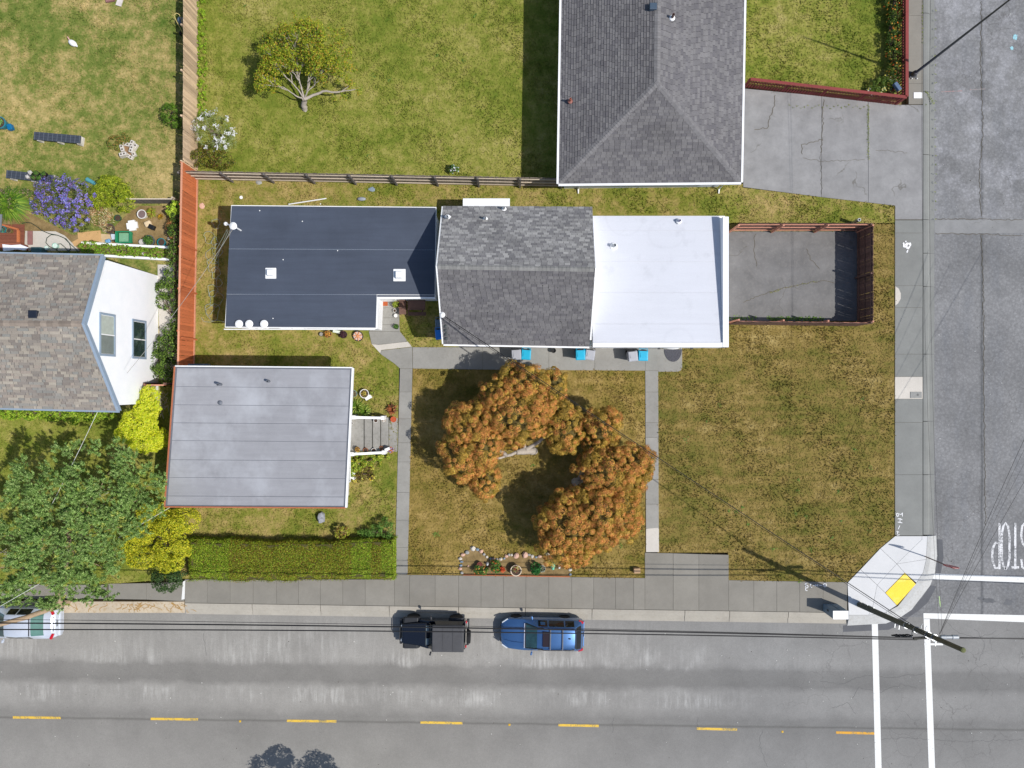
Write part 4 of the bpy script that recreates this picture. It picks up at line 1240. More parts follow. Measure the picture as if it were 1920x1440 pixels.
# ------------------------------------------------------------------ fences
def wood(name, c, var=.2, rnd=.22, rough=.85, dirt=None):
    return mat(name, c, rough, var, 5, rnd=rnd, stretch=(3, 3, .6), dirt=dirt)
def fence(name, label, A, B, h, m_board, m_frame, side, bw=.14, gap=.004, posts=2.44, rails=(.25, .95, 1.6), group=None, cap=None, lean=0.0, th=.019, railw=.09, zb=.03, over=.06, hjit=.012, seed=0, post_out=True, m_rail=None):
    """boards one by one on rails and posts; side = +1 puts the frame on the left of A->B"""
    A, B = Vector((A[0], A[1], 0)), Vector((B[0], B[1], 0))
    g = random.Random(seed + int(A.x * 7))
    d = B - A; L = d.length; d.normalize(); nrm = Vector((-d.y, d.x, 0)) * side
    ang = math.atan2(d.y, d.x)
    root = thing(name, label, 'fence', A, group)
    me = local_mesh(MB().box((0, 0, h / 2), (bw, th, h)), 'board', m_board)
    n = int(L / (bw + gap))
    for k in range(n):
        p = d * ((k + .5) * (bw + gap)) - nrm * (th / 2 + g.uniform(0, .004))
        inst('board', me, root, (p.x, p.y, zb), rot=(g.uniform(-.006, .006) + lean, g.uniform(-.012, .012), ang), scale=(1, 1, 1 + g.uniform(-hjit, hjit)))
    np_ = max(1, round(L / posts))
    for k in range(np_ + 1):
        p = d * (L * k / np_) + nrm * (.09 if post_out else .045)
        MB().box(A + p + Vector((0, 0, (h + over) / 2 - .2)), (.09, .09, h + over + .4), rz=ang).build('post', m_frame, root)
    for z in rails:
        for k in range(np_):
            a, c = A + d * (L * k / np_), A + d * (L * (k + 1) / np_)
            MB().box((a + c) / 2 + nrm * .022 + Vector((0, 0, z)), ((c - a).length - .095 if not post_out else (c - a).length - .01, .04, railw), rz=ang).build('rail', m_rail or m_frame, root)
    if cap:
        w, hc, mc, off = cap
        for k in range(np_):
            a, c = A + d * (L * k / np_), A + d * (L * (k + 1) / np_)
            MB().box((a + c) / 2 + nrm * off + Vector((0, 0, h + hc / 2 + zb + .02)), ((c - a).length - .008, w, hc), rz=ang).build('cap_rail', mc, root)
    return root

W_TAN = wood('fence_tan', (206, 178, 146), rnd=.3); W_RED = wood('fence_orange', (192, 108, 66)); W_REDL = wood('fence_pink_rail', (206, 146, 116), rnd=.1)
W_GREY = wood('fence_grey', (136, 124, 112)); W_GREYL = wood('fence_grey_rail', (198, 184, 164)); W_GREYP = wood('fence_grey_post', (116, 110, 106))
W_MAR = wood('fence_maroon', (134, 62, 58), .15, .15); W_BRN = wood('fence_brown', (112, 84, 74)); W_SALM = wood('fence_salmon', (200, 142, 118), rnd=.1)
g0 = P
fence('board_fence', 'pale tan board fence between the two upper back yards', P(372.5, -330), P(371, 321), 1.86, W_TAN, W_TAN, -1, rails=(.3, 1.0, 1.65), lean=0, hjit=.006)
fo = fence('board_fence', 'orange stained board fence between the two storey house and the low houses', P(370.5, 323), P(363.5, 700), 1.86, W_RED, W_RED, -1, rails=(.3, 1.0, 1.65), cap=(.10, .04, W_REDL, 0.02), hjit=.006)
b = MB()
A_, B_ = P(371, 323), P(364, 700)
rail(b, A_ + Vector((.03, 0, .1)), B_ + Vector((.03, 0, .1)), 0, .035, .16); b.build('kickboard', W_REDL, fo)
for py in (391, 470, 551, 637):
    q = P(368, py); MB().box((q.x + .045, q.y, .97), (.05, .09, 1.9)).build('batten', W_RED, fo)
fence('board_fence', 'weathered grey board fence with exposed rails behind the low houses', P(1052, 350.5), P(360, 337), 1.68, W_GREY, W_GREYP, 1, rails=(.28, .85, 1.45), cap=None, hjit=.02, railw=.085, m_rail=W_GREYL)
# red picket fence: two legs
def pickets(name, label, A, B, h, side, npitch=.16, group=None):
    r = fence(name, label, A, B, h - .08, W_MAR, W_MAR, side, bw=.075, gap=npitch - .075, posts=2.3, rails=(.2, .75), cap=(.17, .04, W_MAR, 0.0), th=.02, group=group, over=-.02, post_out=False)
    return r
pickets('picket_fence', 'maroon picket fence along the concrete driveway', P(1395, 164), P(1680, 197), 1.15, 1)
pickets('picket_fence', 'maroon picket fence along the side street pavement behind a flower hedge', P(1680, 196), P(1681.5, -420), 1.15, 1)
# enclosure of the side yard
fence('board_fence', 'brown yard fence with pink rails on the north side of the fenced slab', P(1606, 433), P(1366, 433), 1.86, W_BRN, W_SALM, 1, rails=(.3, 1.0, 1.70), hjit=.01)
fence('board_fence', 'dark brown yard fence on the street side of the fenced slab', P(1606, 610), P(1606, 433.5), 1.86, W_BRN, W_BRN, 1, rails=(.3, 1.0, 1.70), hjit=.01)
fence('board_fence', 'brown yard fence on the lawn side of the fenced slab', P(1366, 608), P(1606, 611), 1.86, W_BRN, W_SALM, 1, rails=(.3, 1.70), hjit=.01)
# short garden fences near the two storey house
fence('garden_fence', 'short grey fence beside the flower pots in the left garden', P(338, 381.5), P(255, 381.5), .95, W_GREYP, W_GREYL, -1, rails=(.25, .8), cap=(.06, .03, W_GREYL, 0))
fence('garden_gate', 'red brown gate panel between the white house and the grey roofed house', P(300, 722), P(336, 722), 1.75, W_RED, W_BRN, 1, rails=(.3, 1.5), cap=(.08, .04, W_SALM, 0), posts=1.4)
for (a, c_, lb) in (((158, 457), (322, 465.5), 'low white garden edging board nearest the green barrow'), ((200, 481), (322, 488), 'low white garden edging board along the gable corner')):
    A_, B_ = P(*a), P(*c_)
    b = MB(); rail(b, A_ + Vector((0, 0, .14)), B_ + Vector((0, 0, .14)), 0, .13, .34); b.build('edging_board', M_TRIMW, label=lb, cat='edging', origin=(A_ + B_) / 2)
EXCL += [[(421, 384), (818, 388), (816, 558), (706, 560), (706, 616), (421, 616)], [(831, 390), (1366, 405), (1364, 650), (831, 645)], [(328, 690), (655, 690), (645, 945), (315, 945)], [(1060, -300), (1390, -300), (1388, 338), (1060, 338)], [(-300, 480), (296, 515), (300, 745), (-300, 760)]]

# ------------------------------------------------------------------ vegetation
LEAF = leafmat('foliage', .6, .34)
M_BARK = mat('bark_grey_brown', (120, 104, 88), .9, .25, 9, bump=.3)
M_BARKL = mat('bark_pale', (172, 162, 150), .9, .2, 9, bump=.3)

BOOST = 1.4
def unit(v): return v / np.maximum(1e-9, np.linalg.norm(v, axis=1, keepdims=True))

def leaf_mesh(name, C, N, size, cols, parent, aspect=.55, upb=.45, m=None, kind=None, tdir=None):
    """one rhombic leaf per row: C centre, N facing direction, size length, cols linear colour"""
    n = len(C)
    cols = np.minimum(cols * BOOST, .8)
    off = root_loc(parent) if parent is not None else Vector((0, 0, 0))
    N = unit(unit(N) + np.array((0, 0, upb)))
    T = rng.normal(size=(n, 3)) if tdir is None else tdir + rng.normal(size=(n, 3)) * .25
    T = unit(T - N * np.sum(T * N, axis=1, keepdims=True))
    B = np.cross(N, T)
    s = np.asarray(size).reshape(-1, 1) * np.ones((n, 1))
    V = np.empty((n, 4, 3), np.float32)
    V[:, 0] = C - T * s * .5
    V[:, 1] = C + B * s * aspect * .5 - N * s * .06
    V[:, 2] = C + T * s * .5 - N * s * .10
    V[:, 3] = C - B * s * aspect * .5 - N * s * .06
    V -= np.array(off, np.float32)
    me = bpy.data.meshes.new(name)
    me.vertices.add(n * 4); me.vertices.foreach_set('co', V.ravel())
    me.loops.add(n * 4); me.loops.foreach_set('vertex_index', np.arange(n * 4, dtype=np.int32))
    me.polygons.add(n); me.polygons.foreach_set('loop_start', np.arange(0, n * 4, 4, dtype=np.int32))
    me.update(calc_edges=True)
    at = me.color_attributes.new('Col', 'FLOAT_COLOR', 'POINT')
    cc = np.ones((n, 4, 4), np.float32); cc[:, :, :3] = cols[:, None, :]
    at.data.foreach_set('color', cc.ravel())
    me.materials.append(m or LEAF)
    o = bpy.data.objects.new(name, me); COL.objects.link(o)
    if parent is not None: o.parent = parent
    return tag(o, kind=kind)

def pal(cols, n, jit=.15, w=None):
    a = np.array([lin(c) for c in cols]); i = rng.choice(len(a), n, p=w)
    return a[i] * (1 + rng.uniform(-jit, jit, (n, 1)))

def ellipsoid(c, r, n, shell=(.72, 1.0), down=-.25):
    """points through the outer part of an ellipsoid with outward normals"""
    d = unit(rng.normal(size=(n * 2, 3)))
    d = d[d[:, 2] > down][:n]
    k = rng.uniform(shell[0], shell[1], (len(d), 1))
    r = np.array(r)
    return np.array(c) + d * r * k, unit(d / r)

def lumps(c, r, n, lump_r, per, shell=(.8, 1.02), down=-.2, tilt=.5):
    """small rounded tufts scattered over an ellipsoid: gives clumped light and shade"""
    K, KN = ellipsoid(c, r, n, shell, down)
    n = len(K)
    lr = lump_r * rng.uniform(.7, 1.3, (n, 1, 1))
    d = unit(rng.normal(size=(n * per, 3))).reshape(n, per, 3)
    d = d + KN[:, None, :] * .45
    d /= np.linalg.norm(d, axis=2, keepdims=True)
    Pp = K[:, None, :] + d * lr * rng.uniform(.75, 1.0, (n, per, 1))
    Nn = d + rng.normal(size=d.shape) * tilt
    return Pp.reshape(-1, 3), Nn.reshape(-1, 3), np.repeat(np.arange(n), per)

def limb(b, pts, r0, r1, wob=.04, n=6):
    pts = [Vector(p) for p in pts]; out = []
    for i in range(len(pts) - 1):
        for k in range(4):
            q = pts[i].lerp(pts[i + 1], k / 4)
            if i or k: q = q + Vector((random.uniform(-wob, wob), random.uniform(-wob, wob), random.uniform(-wob, wob)))
            out.append(q)
    out.append(pts[-1]); b.tube(out, r0, n, r1)

def bush(name, label, cat, base, ells, palette, leaf=.06, n=2500, asp=.6, lump=.16, per=26, group=None, w=None, flower=None, jit=.18, tilt=.5, stem=True, lumpjit=.14, m=None, upb=.45):
    """ells: list of (px, py, z, rx, ry, rz) with pixel centre at height z and radii in metres"""
    root = thing(name, label, cat, base, group)
    PP = []; NN = []; CC = []
    tot = sum((e[3] * e[4]) ** .8 for e in ells)
    for e in ells:
        c = P(e[0], e[1], e[2]); k = max(6, int(n / per * (e[3] * e[4]) ** .8 / tot))
        p, nn, gid = lumps(c, e[3:6], k, lump, per, tilt=tilt)
        col = pal(palette, len(p), jit, w)
        gt = 1 + rng.uniform(-lumpjit, lumpjit, (gid.max() + 1, 1))
        PP.append(p); NN.append(nn); CC.append(col * gt[gid])
    p, nn, cc = np.concatenate(PP), np.concatenate(NN), np.concatenate(CC)
    ok = p[:, 2] > .01
    leaf_mesh('foliage', p[ok], nn[ok], leaf * rng.uniform(.7, 1.35, ok.sum()), cc[ok], root, asp, m=m, upb=upb)
    if flower:
        cols, fn, fs = flower
        PP = []; NN = []
        for e in ells:
            k_ = max(3, int(fn * (e[3] * e[4]) ** .8 / tot)); gsz = 12 if k_ > 40 else 1
            q, qn = ellipsoid(P(e[0], e[1], e[2]), [x * 1.06 + .03 for x in e[3:6]], max(2, k_ // gsz), (.86, 1.12), -.05)
            q = np.repeat(q, gsz, axis=0) + rng.normal(0, .055 if gsz > 1 else 0, (len(q) * gsz, 3)); qn = np.repeat(qn, gsz, axis=0)
            PP.append(q); NN.append(qn)
        q, qn = np.concatenate(PP), np.concatenate(NN)
        leaf_mesh('flowers', q, qn + rng.normal(size=qn.shape) * .35, fs * rng.uniform(.7, 1.3, len(q)), pal(cols, len(q), .12), root, .9, kind='stuff')
    if stem:
        b = MB()
        for e in ells:
            c = P(e[0], e[1], e[2])
            for k in range(3):
                t = c + Vector((random.uniform(-.5, .5) * e[3], random.uniform(-.5, .5) * e[4], random.uniform(0, .5) * e[5]))
                limb(b, [Vector(base) + Vector((random.uniform(-.05, .05), random.uniform(-.05, .05), -.05)), Vector(base).lerp(t, .5) + Vector((0, 0, .1)), t], .035, .012, .03, 5)
        b.build('stem', M_BARK, root)
    return root

# ---- the two spreading rust topped trees on the front lawn
KNOB = [(190, 128, 70), (176, 114, 62), (202, 146, 82), (160, 106, 58), (186, 134, 70)]
OLIV = [(158, 138, 52), (130, 122, 44), (176, 156, 66), (108, 106, 38)]
def knob_tree(label, base, clumps, seed, limbs, trunk_pts):
    root = thing('spreading_tree', label, 'tree', base, 'rust topped trees on the front lawn')
    b = MB()
    limb(b, trunk_pts, .24, .15, .05, 8)
    for L_ in limbs: limb(b, L_, .12, .045, .07, 7)
    b.build('trunk', M_BARKL, root, smooth=True)
    PP = []; NN = []; CC = []; SS = []
    core = MB()
    for (px, py, z, rx, ry, rz, green) in clumps:
        c = P(px, py, z); k1 = (H - z) / H / S
        r = np.array((rx * k1, ry * k1, rz))
        core.ball(c, r * .72, 12, 8, noise=.10)
        n = int(2.6 * math.pi * r[0] * r[1] / .06)
        # evenly spread knob centres on the upper surface
        d = unit(rng.normal(size=(n * 5, 3))); d = d[d[:, 2] > -.45]
        warp = .97 + .17 * np.sin(d[:, 0] * 7 + px) * np.cos(d[:, 1] * 6 + py) + .07 * np.sin(d[:, 2] * 9 + d[:, 0] * 11)
        K = np.array(c) + d * r * (warp * rng.uniform(.90, 1.04, len(d)))[:, None]
        keep = []
        for q in range(len(K)):
            if all(np.sum((K[q] - K[j]) ** 2) > .285 ** 2 for j in keep[-260:]): keep.append(q)
            if len(keep) >= n: break
        K, D = K[keep], unit(d[keep] / r)
        D = unit(D * .75 + np.array((0, 0, .55)))
        per = 210
        kr = rng.uniform(.12, .29, (len(K), 1, 1))
        dd = unit(rng.normal(size=(len(K) * per, 3))).reshape(len(K), per, 3) + D[:, None, :] * .75
        dd /= np.linalg.norm(dd, axis=2, keepdims=True)
        cosd = np.sum(dd * D[:, None, :], axis=2)
        # a shallow rosette: the rim is raised, the middle is sunk a little
        rad = kr[:, :, 0] * (1.0 - .38 * np.clip((cosd - .82) / .18, 0, 1)) * rng.uniform(.9, 1.06, cosd.shape)
        pp = K[:, None, :] + dd * rad[:, :, None]
        gn = np.sin(K[:, 0] * 2.6 + px) * np.cos(K[:, 1] * 2.9 + py) + .6 * np.sin(K[:, 0] * 5.3 - K[:, 1] * 4.1)
        isg = (gn > np.quantile(gn, 1 - min(.95, green * 1.15)))[:, None]
        mixf = np.clip((cosd - .05) / .8 + rng.uniform(-.35, .35, cosd.shape), 0, 1)
        top = pal(KNOB, cosd.size, .18).reshape(cosd.shape + (3,))
        low = pal(OLIV, cosd.size, .18).reshape(cosd.shape + (3,))
        mixf = np.where(isg, mixf * .32, mixf)
        cc = low * (1 - mixf[..., None]) + top * mixf[..., None]
        rim = np.clip(1 - np.abs(cosd - .62) / .18, 0, 1)[..., None]; cc = cc * (1 - .5 * rim) + np.array(lin((206, 168, 84))) * .5 * rim
        cc *= (1 + rng.uniform(-.30, .26, (len(K), 1, 1)))
        PP.append(pp.reshape(-1, 3)); NN.append((dd + rng.normal(size=dd.shape) * .28).reshape(-1, 3)); CC.append(cc.reshape(-1, 3))
    core.build('inner_shade_core', mat('inner_olive_shade', (92, 80, 40), .9, .3, 7), root)  # dark olive core puts the shade of the crown gaps into colour
    p, nn, cc = np.concatenate(PP), np.concatenate(NN), np.concatenate(CC)
    leaf_mesh('crown', p, nn, rng.uniform(.042, .075, len(p)), cc, root, .7, upb=.1)
    return root
bL = P(1002, 846, 0)
knob_tree('left rust topped tree with curved crown beside the house walk', bL, [
    (884, 800, 2.7, 44, 42, 1.15, .12), (872, 850, 2.5, 43, 50, 1.1, .12), (905, 820, 2.9, 36, 60, 1.0, .25), (908, 902, 2.0, 27, 33, .9, .25), (862, 782, 2.5, 24, 22, .8, .1),
    (970, 772, 3.1, 60, 56, 1.15, .10), (940, 742, 2.9, 36, 34, 1.0, .12), (984, 722, 3.0, 48, 36, 1.0, .30), (1005, 757, 3.1, 36, 38, 1.0, .10), (1036, 722, 2.7, 25, 30, .8, .55), (966, 694, 2.6, 20, 13, .6, .75), (955, 812, 2.6, 34, 24, .8, .6),
    (1058, 800, 2.5, 34, 44, .95, .55), (1052, 772, 2.6, 26, 22, .8, .5), (1054, 832, 2.2, 24, 16, .6, .6)], 1,
    [[P(985, 842, .6), P(950, 855, 1.2), P(905, 866, 2.0)], [P(985, 842, .6), P(975, 800, 1.6), P(970, 770, 2.4)], [P(988, 842, .7), P(1030, 815, 1.6), P(1055, 800, 2.0)], [P(950, 855, 1.2), P(915, 815, 2.0), P(890, 800, 2.3)]],
    [bL - Vector((0, 0, .1)), P(992, 844, .45), P(968, 848, .9)])
bR = P(1078, 905, 0)
knob_tree('right rust topped tree whose crown reaches over the narrow path', bR, [
    (1127, 802, 2.4, 33, 35, .95, .25), (1142, 786, 2.3, 20, 19, .7, .2), (1128, 835, 2.2, 28, 16, .7, .5),
    (1140, 885, 2.7, 52, 44, 1.1, .10), (1180, 872, 2.6, 38, 38, 1.0, .18), (1205, 862, 2.3, 20, 20, .7, .2), (1112, 868, 2.4, 24, 24, .8, .35), (1170, 905, 2.4, 32, 26, .9, .3), (1192, 885, 2.2, 24, 30, .7, .5),
    (1075, 985, 2.7, 60, 56, 1.2, .10), (1122, 960, 2.8, 48, 50, 1.1, .14), (1160, 955, 2.5, 38, 50, 1.0, .3), (1052, 1020, 2.4, 42, 38, 1.0, .15), (1080, 1038, 2.2, 28, 24, .8, .2), (1032, 975, 2.2, 26, 30, .8, .35), (1075, 938, 2.4, 40, 22, .8, .6), (1180, 965, 2.1, 20, 44, .7, .6), (1115, 1005, 2.4, 46, 30, .9, .4)], 2,
    [[P(1085, 900, .7), P(1120, 880, 1.6), P(1150, 880, 2.1)], [P(1085, 900, .7), P(1110, 840, 1.6), P(1120, 805, 2.0)], [P(1085, 905, .6), P(1085, 950, 1.5), P(1080, 985, 2.1)], [P(1090, 915, .9), P(1130, 945, 1.7), P(1155, 955, 2.0)]],
    [bR - Vector((0, 0, .1)), P(1082, 903, .4), P(1088, 900, .8)])

# ---- open crowned tree in the back yard
def open_tree():
    base = P(572, 206, 0)
    root = thing('fruit_tree', 'open crowned tree with yellow green leaves and pale bare limbs in the back yard', 'tree', base)
    b = MB()
    fork = P(571, 186, .7)
    limb(b, [base - Vector((0, 0, .1)), P(570, 197, .3), fork], .17, .14, .03, 8)
    tips = []
    def grow(p, d, ln, r, dep):
        q = p + d * ln
        limb(b, [p, p.lerp(q, .5) + Vector((random.uniform(-.1, .1), random.uniform(-.1, .1), random.uniform(0, .08))), q], r, r * .6, .025, 6)
        if dep >= 2: tips.append((q, d, dep))
        if dep < 4:
            for k in range(3 if dep else 2):
                a = (d + Vector((random.uniform(-.65, .65), random.uniform(-.55, .65), random.uniform(-.15, .45)))).normalized()
                grow(q, a, ln * random.uniform(.62, .85), r * .58, dep + 1)
    random.seed(19)
    for tx, ty, tz in ((520, 120, 1.9), (548, 108, 2.3), (585, 112, 2.5), (612, 128, 2.1), (545, 80, 2.4), (600, 70, 2.5), (505, 150, 1.3)):
        t = P(tx, ty, tz); d = (t - fork)
        grow(fork, d.normalized(), d.length * .46, .048, 1)
    q = P(606, 172, .9)
    limb(b, [fork, q, P(640, 172, 1.0), P(672, 168, 1.1)], .09, .02, .05, 7)
    limb(b, [P(640, 172, 1.0), P(655, 160, 1.2)], .03, .01, .02, 5)
    b.build('trunk', M_BARKL, root, smooth=True)
    PP = []; NN = []; CC = []
    spots = [(q, .30) for q, d, dep in tips]
    for px, py, z, rr, k in ((560, 60, 2.8, 30, 12), (525, 75, 2.5, 28, 12), (515, 115, 2.2, 26, 12), (498, 122, 1.7, 12, 5), (510, 155, 1.5, 18, 7), (540, 100, 2.7, 30, 12), (590, 80, 2.8, 30, 12), (625, 70, 2.5, 26, 11), (640, 100, 2.3, 26, 11), (650, 130, 1.9, 22, 9), (610, 120, 2.4, 30, 12), (630, 155, 1.6, 30, 10), (560, 40, 2.6, 22, 8), (600, 150, 1.7, 20, 6), (665, 165, 1.3, 14, 4), (575, 130, 2.2, 20, 5)):
        for i in range(k):
            a = rng.uniform(0, 6.283); u_ = rr * math.sqrt(rng.uniform())
            spots.append((P(px + u_ * math.cos(a), py + u_ * math.sin(a), z + rng.uniform(-.5, .35)), rng.uniform(.16, .30)))
    for q, r in spots:
        k = int(34 * (r / .25) ** 2)
        d = unit(rng.normal(size=(k, 3))); 
        PP.append(np.array(q) + d * r * rng.uniform(.3, 1, (k, 1))); NN.append(d * .5 + np.array((0, 0, .7)) + rng.normal(size=(k, 3)) * .45)
        CC.append(pal([(128, 140, 32), (108, 126, 26), (158, 158, 46), (148, 122, 42), (90, 110, 24)], k, .2) * rng.uniform(.85, 1.15))
    leaf_mesh('crown', np.concatenate(PP), np.concatenate(NN), rng.uniform(.08, .14, sum(map(len, PP))), np.concatenate(CC), root, .5)
open_tree()

# ---- big windswept pine at the left
def pine():
    base = P(128, 1128, 0)
    root = thing('pine_tree', 'large windswept dark green pine leaning over the pavement and the white car', 'tree', base)
    b = MB()
    limb(b, [base - Vector((0, 0, .2)), P(112, 1136, .8), P(50, 1156, 2.0), P(-30, 1180, 3.0), P(-90, 1185, 3.8)], .17, .10, .04, 9)
    limb(b, [P(112, 1136, .8), P(120, 1080, 2.2), P(135, 1010, 3.4), P(150, 950, 4.3)], .18, .06, .08, 8)
    C = [(180, 898, 4.8, 56, 34), (120, 862, 4.7, 40, 30), (212, 862, 4.3, 32, 30), (252, 885, 4.0, 32, 42), (288, 905, 3.7, 22, 42), (60, 905, 4.9, 44, 36), (110, 930, 5.4, 66, 46), (185, 945, 5.2, 68, 46), (245, 955, 4.5, 52, 46), (45, 965, 5.2, 60, 46), (120, 990, 5.6, 74, 50), (200, 1005, 4.9, 62, 46),
         (30, 1020, 5.1, 62, 46), (95, 1050, 5.1, 66, 42), (165, 1050, 4.6, 58, 36), (20, 1075, 4.7, 60, 40), (75, 1098, 4.3, 52, 28), (145, 1090, 4.0, 46, 24), (170, 1112, 3.4, 18, 18), (213, 1092, 3.4, 24, 26), (228, 1040, 4.2, 32, 30), (10, 1118, 3.9, 50, 22), (115, 1120, 3.6, 28, 12), (268, 930, 4.1, 34, 40), (230, 985, 4.4, 40, 32), (-50, 1000, 5.0, 70, 60), (-60, 1090, 4.6, 60, 50)]
    TP = []; TD = []
    for px, py, z, rx, ry in C:
        c = P(px, py, z); k1 = (H - z) / H / S
        limb(b, [P(130, 1010, 3.4) if px > 60 else P(60, 1080, 2.6), P((px + 130) / 2, (py + 1010) / 2, z - 1.1), c - Vector((0, 0, .45))], .045, .012, .10, 5)
        r = np.array((rx * k1, ry * k1, .62))
        n = int(72 * r[0] * r[1])
        # boughs: rounded sub-clumps of shoots with gaps between them
        nb = max(5, int(n / 9.5)); d = unit(rng.normal(size=(nb * 3, 3))); d = d[d[:, 2] > -.30][:nb]
        Bc = np.array(c) + d * r * rng.uniform(.55, 1.05, (len(d), 1))
        e = unit(rng.normal(size=(len(d) * 15, 3)) + np.repeat(d * .5 + np.array((-.15, .2, .75)), 15, axis=0))
        K = np.repeat(Bc, 15, axis=0) + e * np.array((.36, .36, .30)) * rng.uniform(.55, 1.0, (len(e), 1))
        TP.append(K); TD.append(unit(e * .8 + np.array((-.2, .26, .42)) + rng.normal(size=e.shape) * .12))
    b.build('trunk', mat('bark_tan', (160, 138, 112), .9, .2, 8), root, smooth=True)
    # a few dead grey twigs showing through
    b = MB()
    for px, py, z in ((165, 1005, 5.0), (65, 1100, 4.6), (15, 1035, 5.3), (205, 1045, 4.6), (50, 1120, 4.0), (190, 925, 5.4), (120, 1032, 5.6)):
        for k in range(9):
            c = P(px + random.uniform(-14, 14), py + random.uniform(-8, 8), z)
            b.tube([c, c + Vector((random.uniform(-.3, .3), random.uniform(-.2, .2), random.uniform(.05, .25)))], .012, 4, .005)
    b.build('dead_twigs', M_BARKL, root)
    K, D = np.concatenate(TP), np.concatenate(TD)
    per = 54; n = len(K)
    # needle tufts: bottle brush shoots pointing outward
    dd = rng.normal(size=(n, per, 3)) * .50 + D[:, None, :]
    dd /= np.linalg.norm(dd, axis=2, keepdims=True)
    along = rng.uniform(0, .24, (n, per, 1))
    Ln = rng.uniform(.09, .16, (n, per))
    base_p = K[:, None, :] + D[:, None, :] * along
    ctr = base_p + dd * Ln[..., None] * .5
    N = np.cross(dd, rng.normal(size=dd.shape)) + np.array((0, 0, .8))
    tone = rng.uniform(.75, 1.25, (n, 1, 1))
    cc = pal([(92, 122, 58), (78, 106, 46), (116, 146, 78), (66, 92, 40), (146, 170, 106)], n * per, .15).reshape(n, per, 3) * tone
    yel = (rng.uniform(size=(n, 1, 1)) < .06); cc = np.where(yel, cc * np.array((1.5, 1.12, .8)), cc) * 1.22 * np.array((1.04, .98, .96))
    leaf_mesh('crown', ctr.reshape(-1, 3), N.reshape(-1, 3), Ln.reshape(-1), cc.reshape(-1, 3), root, .17, tdir=dd.reshape(-1, 3) * 3)
pine()

# ---- shrubs
YEL = [(196, 198, 36), (210, 208, 50), (172, 186, 30), (222, 212, 76), (150, 170, 28)]
bush('golden_shrub', 'bright yellow green shrub in the gap between the white house and grey roof', 'shrub', P(272, 800, 0),
     [(283, 742, 1.9, .42, .50, .6), (278, 765, 2.0, .62, .6, .7), (262, 795, 2.0, .95, .8, .8), (245, 812, 1.7, .75, .55, .6), (275, 828, 1.8, .95, .55, .6), (300, 822, 1.5, .42, .5, .5)], YEL, .085, 26000, .5, .15, 26, upb=.9, lumpjit=.10)
OLV = [(164, 164, 30), (184, 180, 44), (134, 144, 26), (190, 178, 50), (112, 126, 24)]
bush('golden_shrub', 'olive yellow shrub with dark gaps between the pine and the hedge', 'shrub', P(310, 1010, 0),
     [(290, 962, 1.7, .85, .55, .6), (345, 975, 1.6, .85, .75, .7), (320, 985, 1.8, .9, .6, .7), (268, 995, 1.5, .85, .7, .6), (325, 1025, 1.6, .95, .75, .7), (270, 1045, 1.3, .95, .55, .55), (320, 1055, 1.3, .7, .5, .5), (248, 1020, 1.4, .45, .6, .5)], OLV, .085, 26000, .5, .16, 26, upb=.8)
DG = [(52, 74, 36), (40, 60, 28), (66, 90, 44), (78, 102, 56)]
bush('round_shrub', 'small dark green shrub overhanging the drive at the west end of the hedge', 'shrub', P(318, 1078, 0), [(312, 1086, 1.0, .85, .66, .55), (332, 1072, .9, .5, .45, .45)], DG, .08, 3600, .6, .16, 26)
bush('round_shrub', 'small rounded green shrub against the foot of the tan fence', 'shrub', P(322, 214, 0), [(320, 214, .55, .50, .55, .45), (330, 228, .4, .26, .36, .35)], [(70, 100, 24), (88, 124, 30), (56, 82, 20), (104, 136, 44)], .14, 1500, .22, .12, 22)
bush('flowering_bush', 'white flowering bush beside the tan fence corner', 'bush', P(404, 252, 0), [(402, 248, .8, 1.05, 1.05, .7), (425, 262, .6, .6, .7, .5), (385, 235, .7, .6, .6, .6)], [(126, 138, 84), (104, 122, 62), (150, 158, 110)], .06, 4200, .4, .15, 24,
     flower=([(232, 228, 236), (214, 210, 224), (240, 236, 240)], 760, .08))
bush('low_bush', 'dark green and reddish bush in the corner of the two fences', 'bush', P(398, 300, 0), [(385, 297, .7, .8, .55, .6), (415, 300, .6, .75, .5, .5), (395, 283, .6, .6, .4, .5)], [(78, 96, 30), (60, 78, 26), (112, 116, 40), (98, 64, 44), (132, 126, 40)], .08, 4200, .5, .15, 24)
bush('lilac_bush', 'large purple blue flowering bush in the left garden', 'bush', P(118, 388, 0),
     [(118, 372, 1.5, 1.15, .8, .75), (95, 355, 1.4, .7, .6, .6), (145, 368, 1.4, .8, .85, .7), (85, 385, 1.2, .65, .55, .6), (120, 398, 1.4, .9, .7, .7), (145, 412, 1.2, .75, .62, .6), (118, 345, 1.2, .5, .4, .5)],
     [(86, 96, 52), (70, 82, 40), (106, 112, 58)], .075, 6500, .5, .17, 26, flower=([(112, 98, 176), (128, 108, 190), (96, 92, 160), (132, 116, 176), (112, 76, 120), (150, 150, 200), (96, 110, 170)], 3600, .075))
bush('golden_shrub', 'yellow green feathery bush beside the purple bush', 'bush', P(212, 368, 0), [(212, 358, .9, 1.0, .7, .6), (190, 370, .8, .6, .65, .5), (232, 376, .7, .62, .6, .5), (206, 345, .8, .6, .45, .5)], [(142, 154, 34), (118, 136, 28), (166, 172, 54), (98, 118, 26)], .15, 5200, .22, .15, 24, tilt=.8)
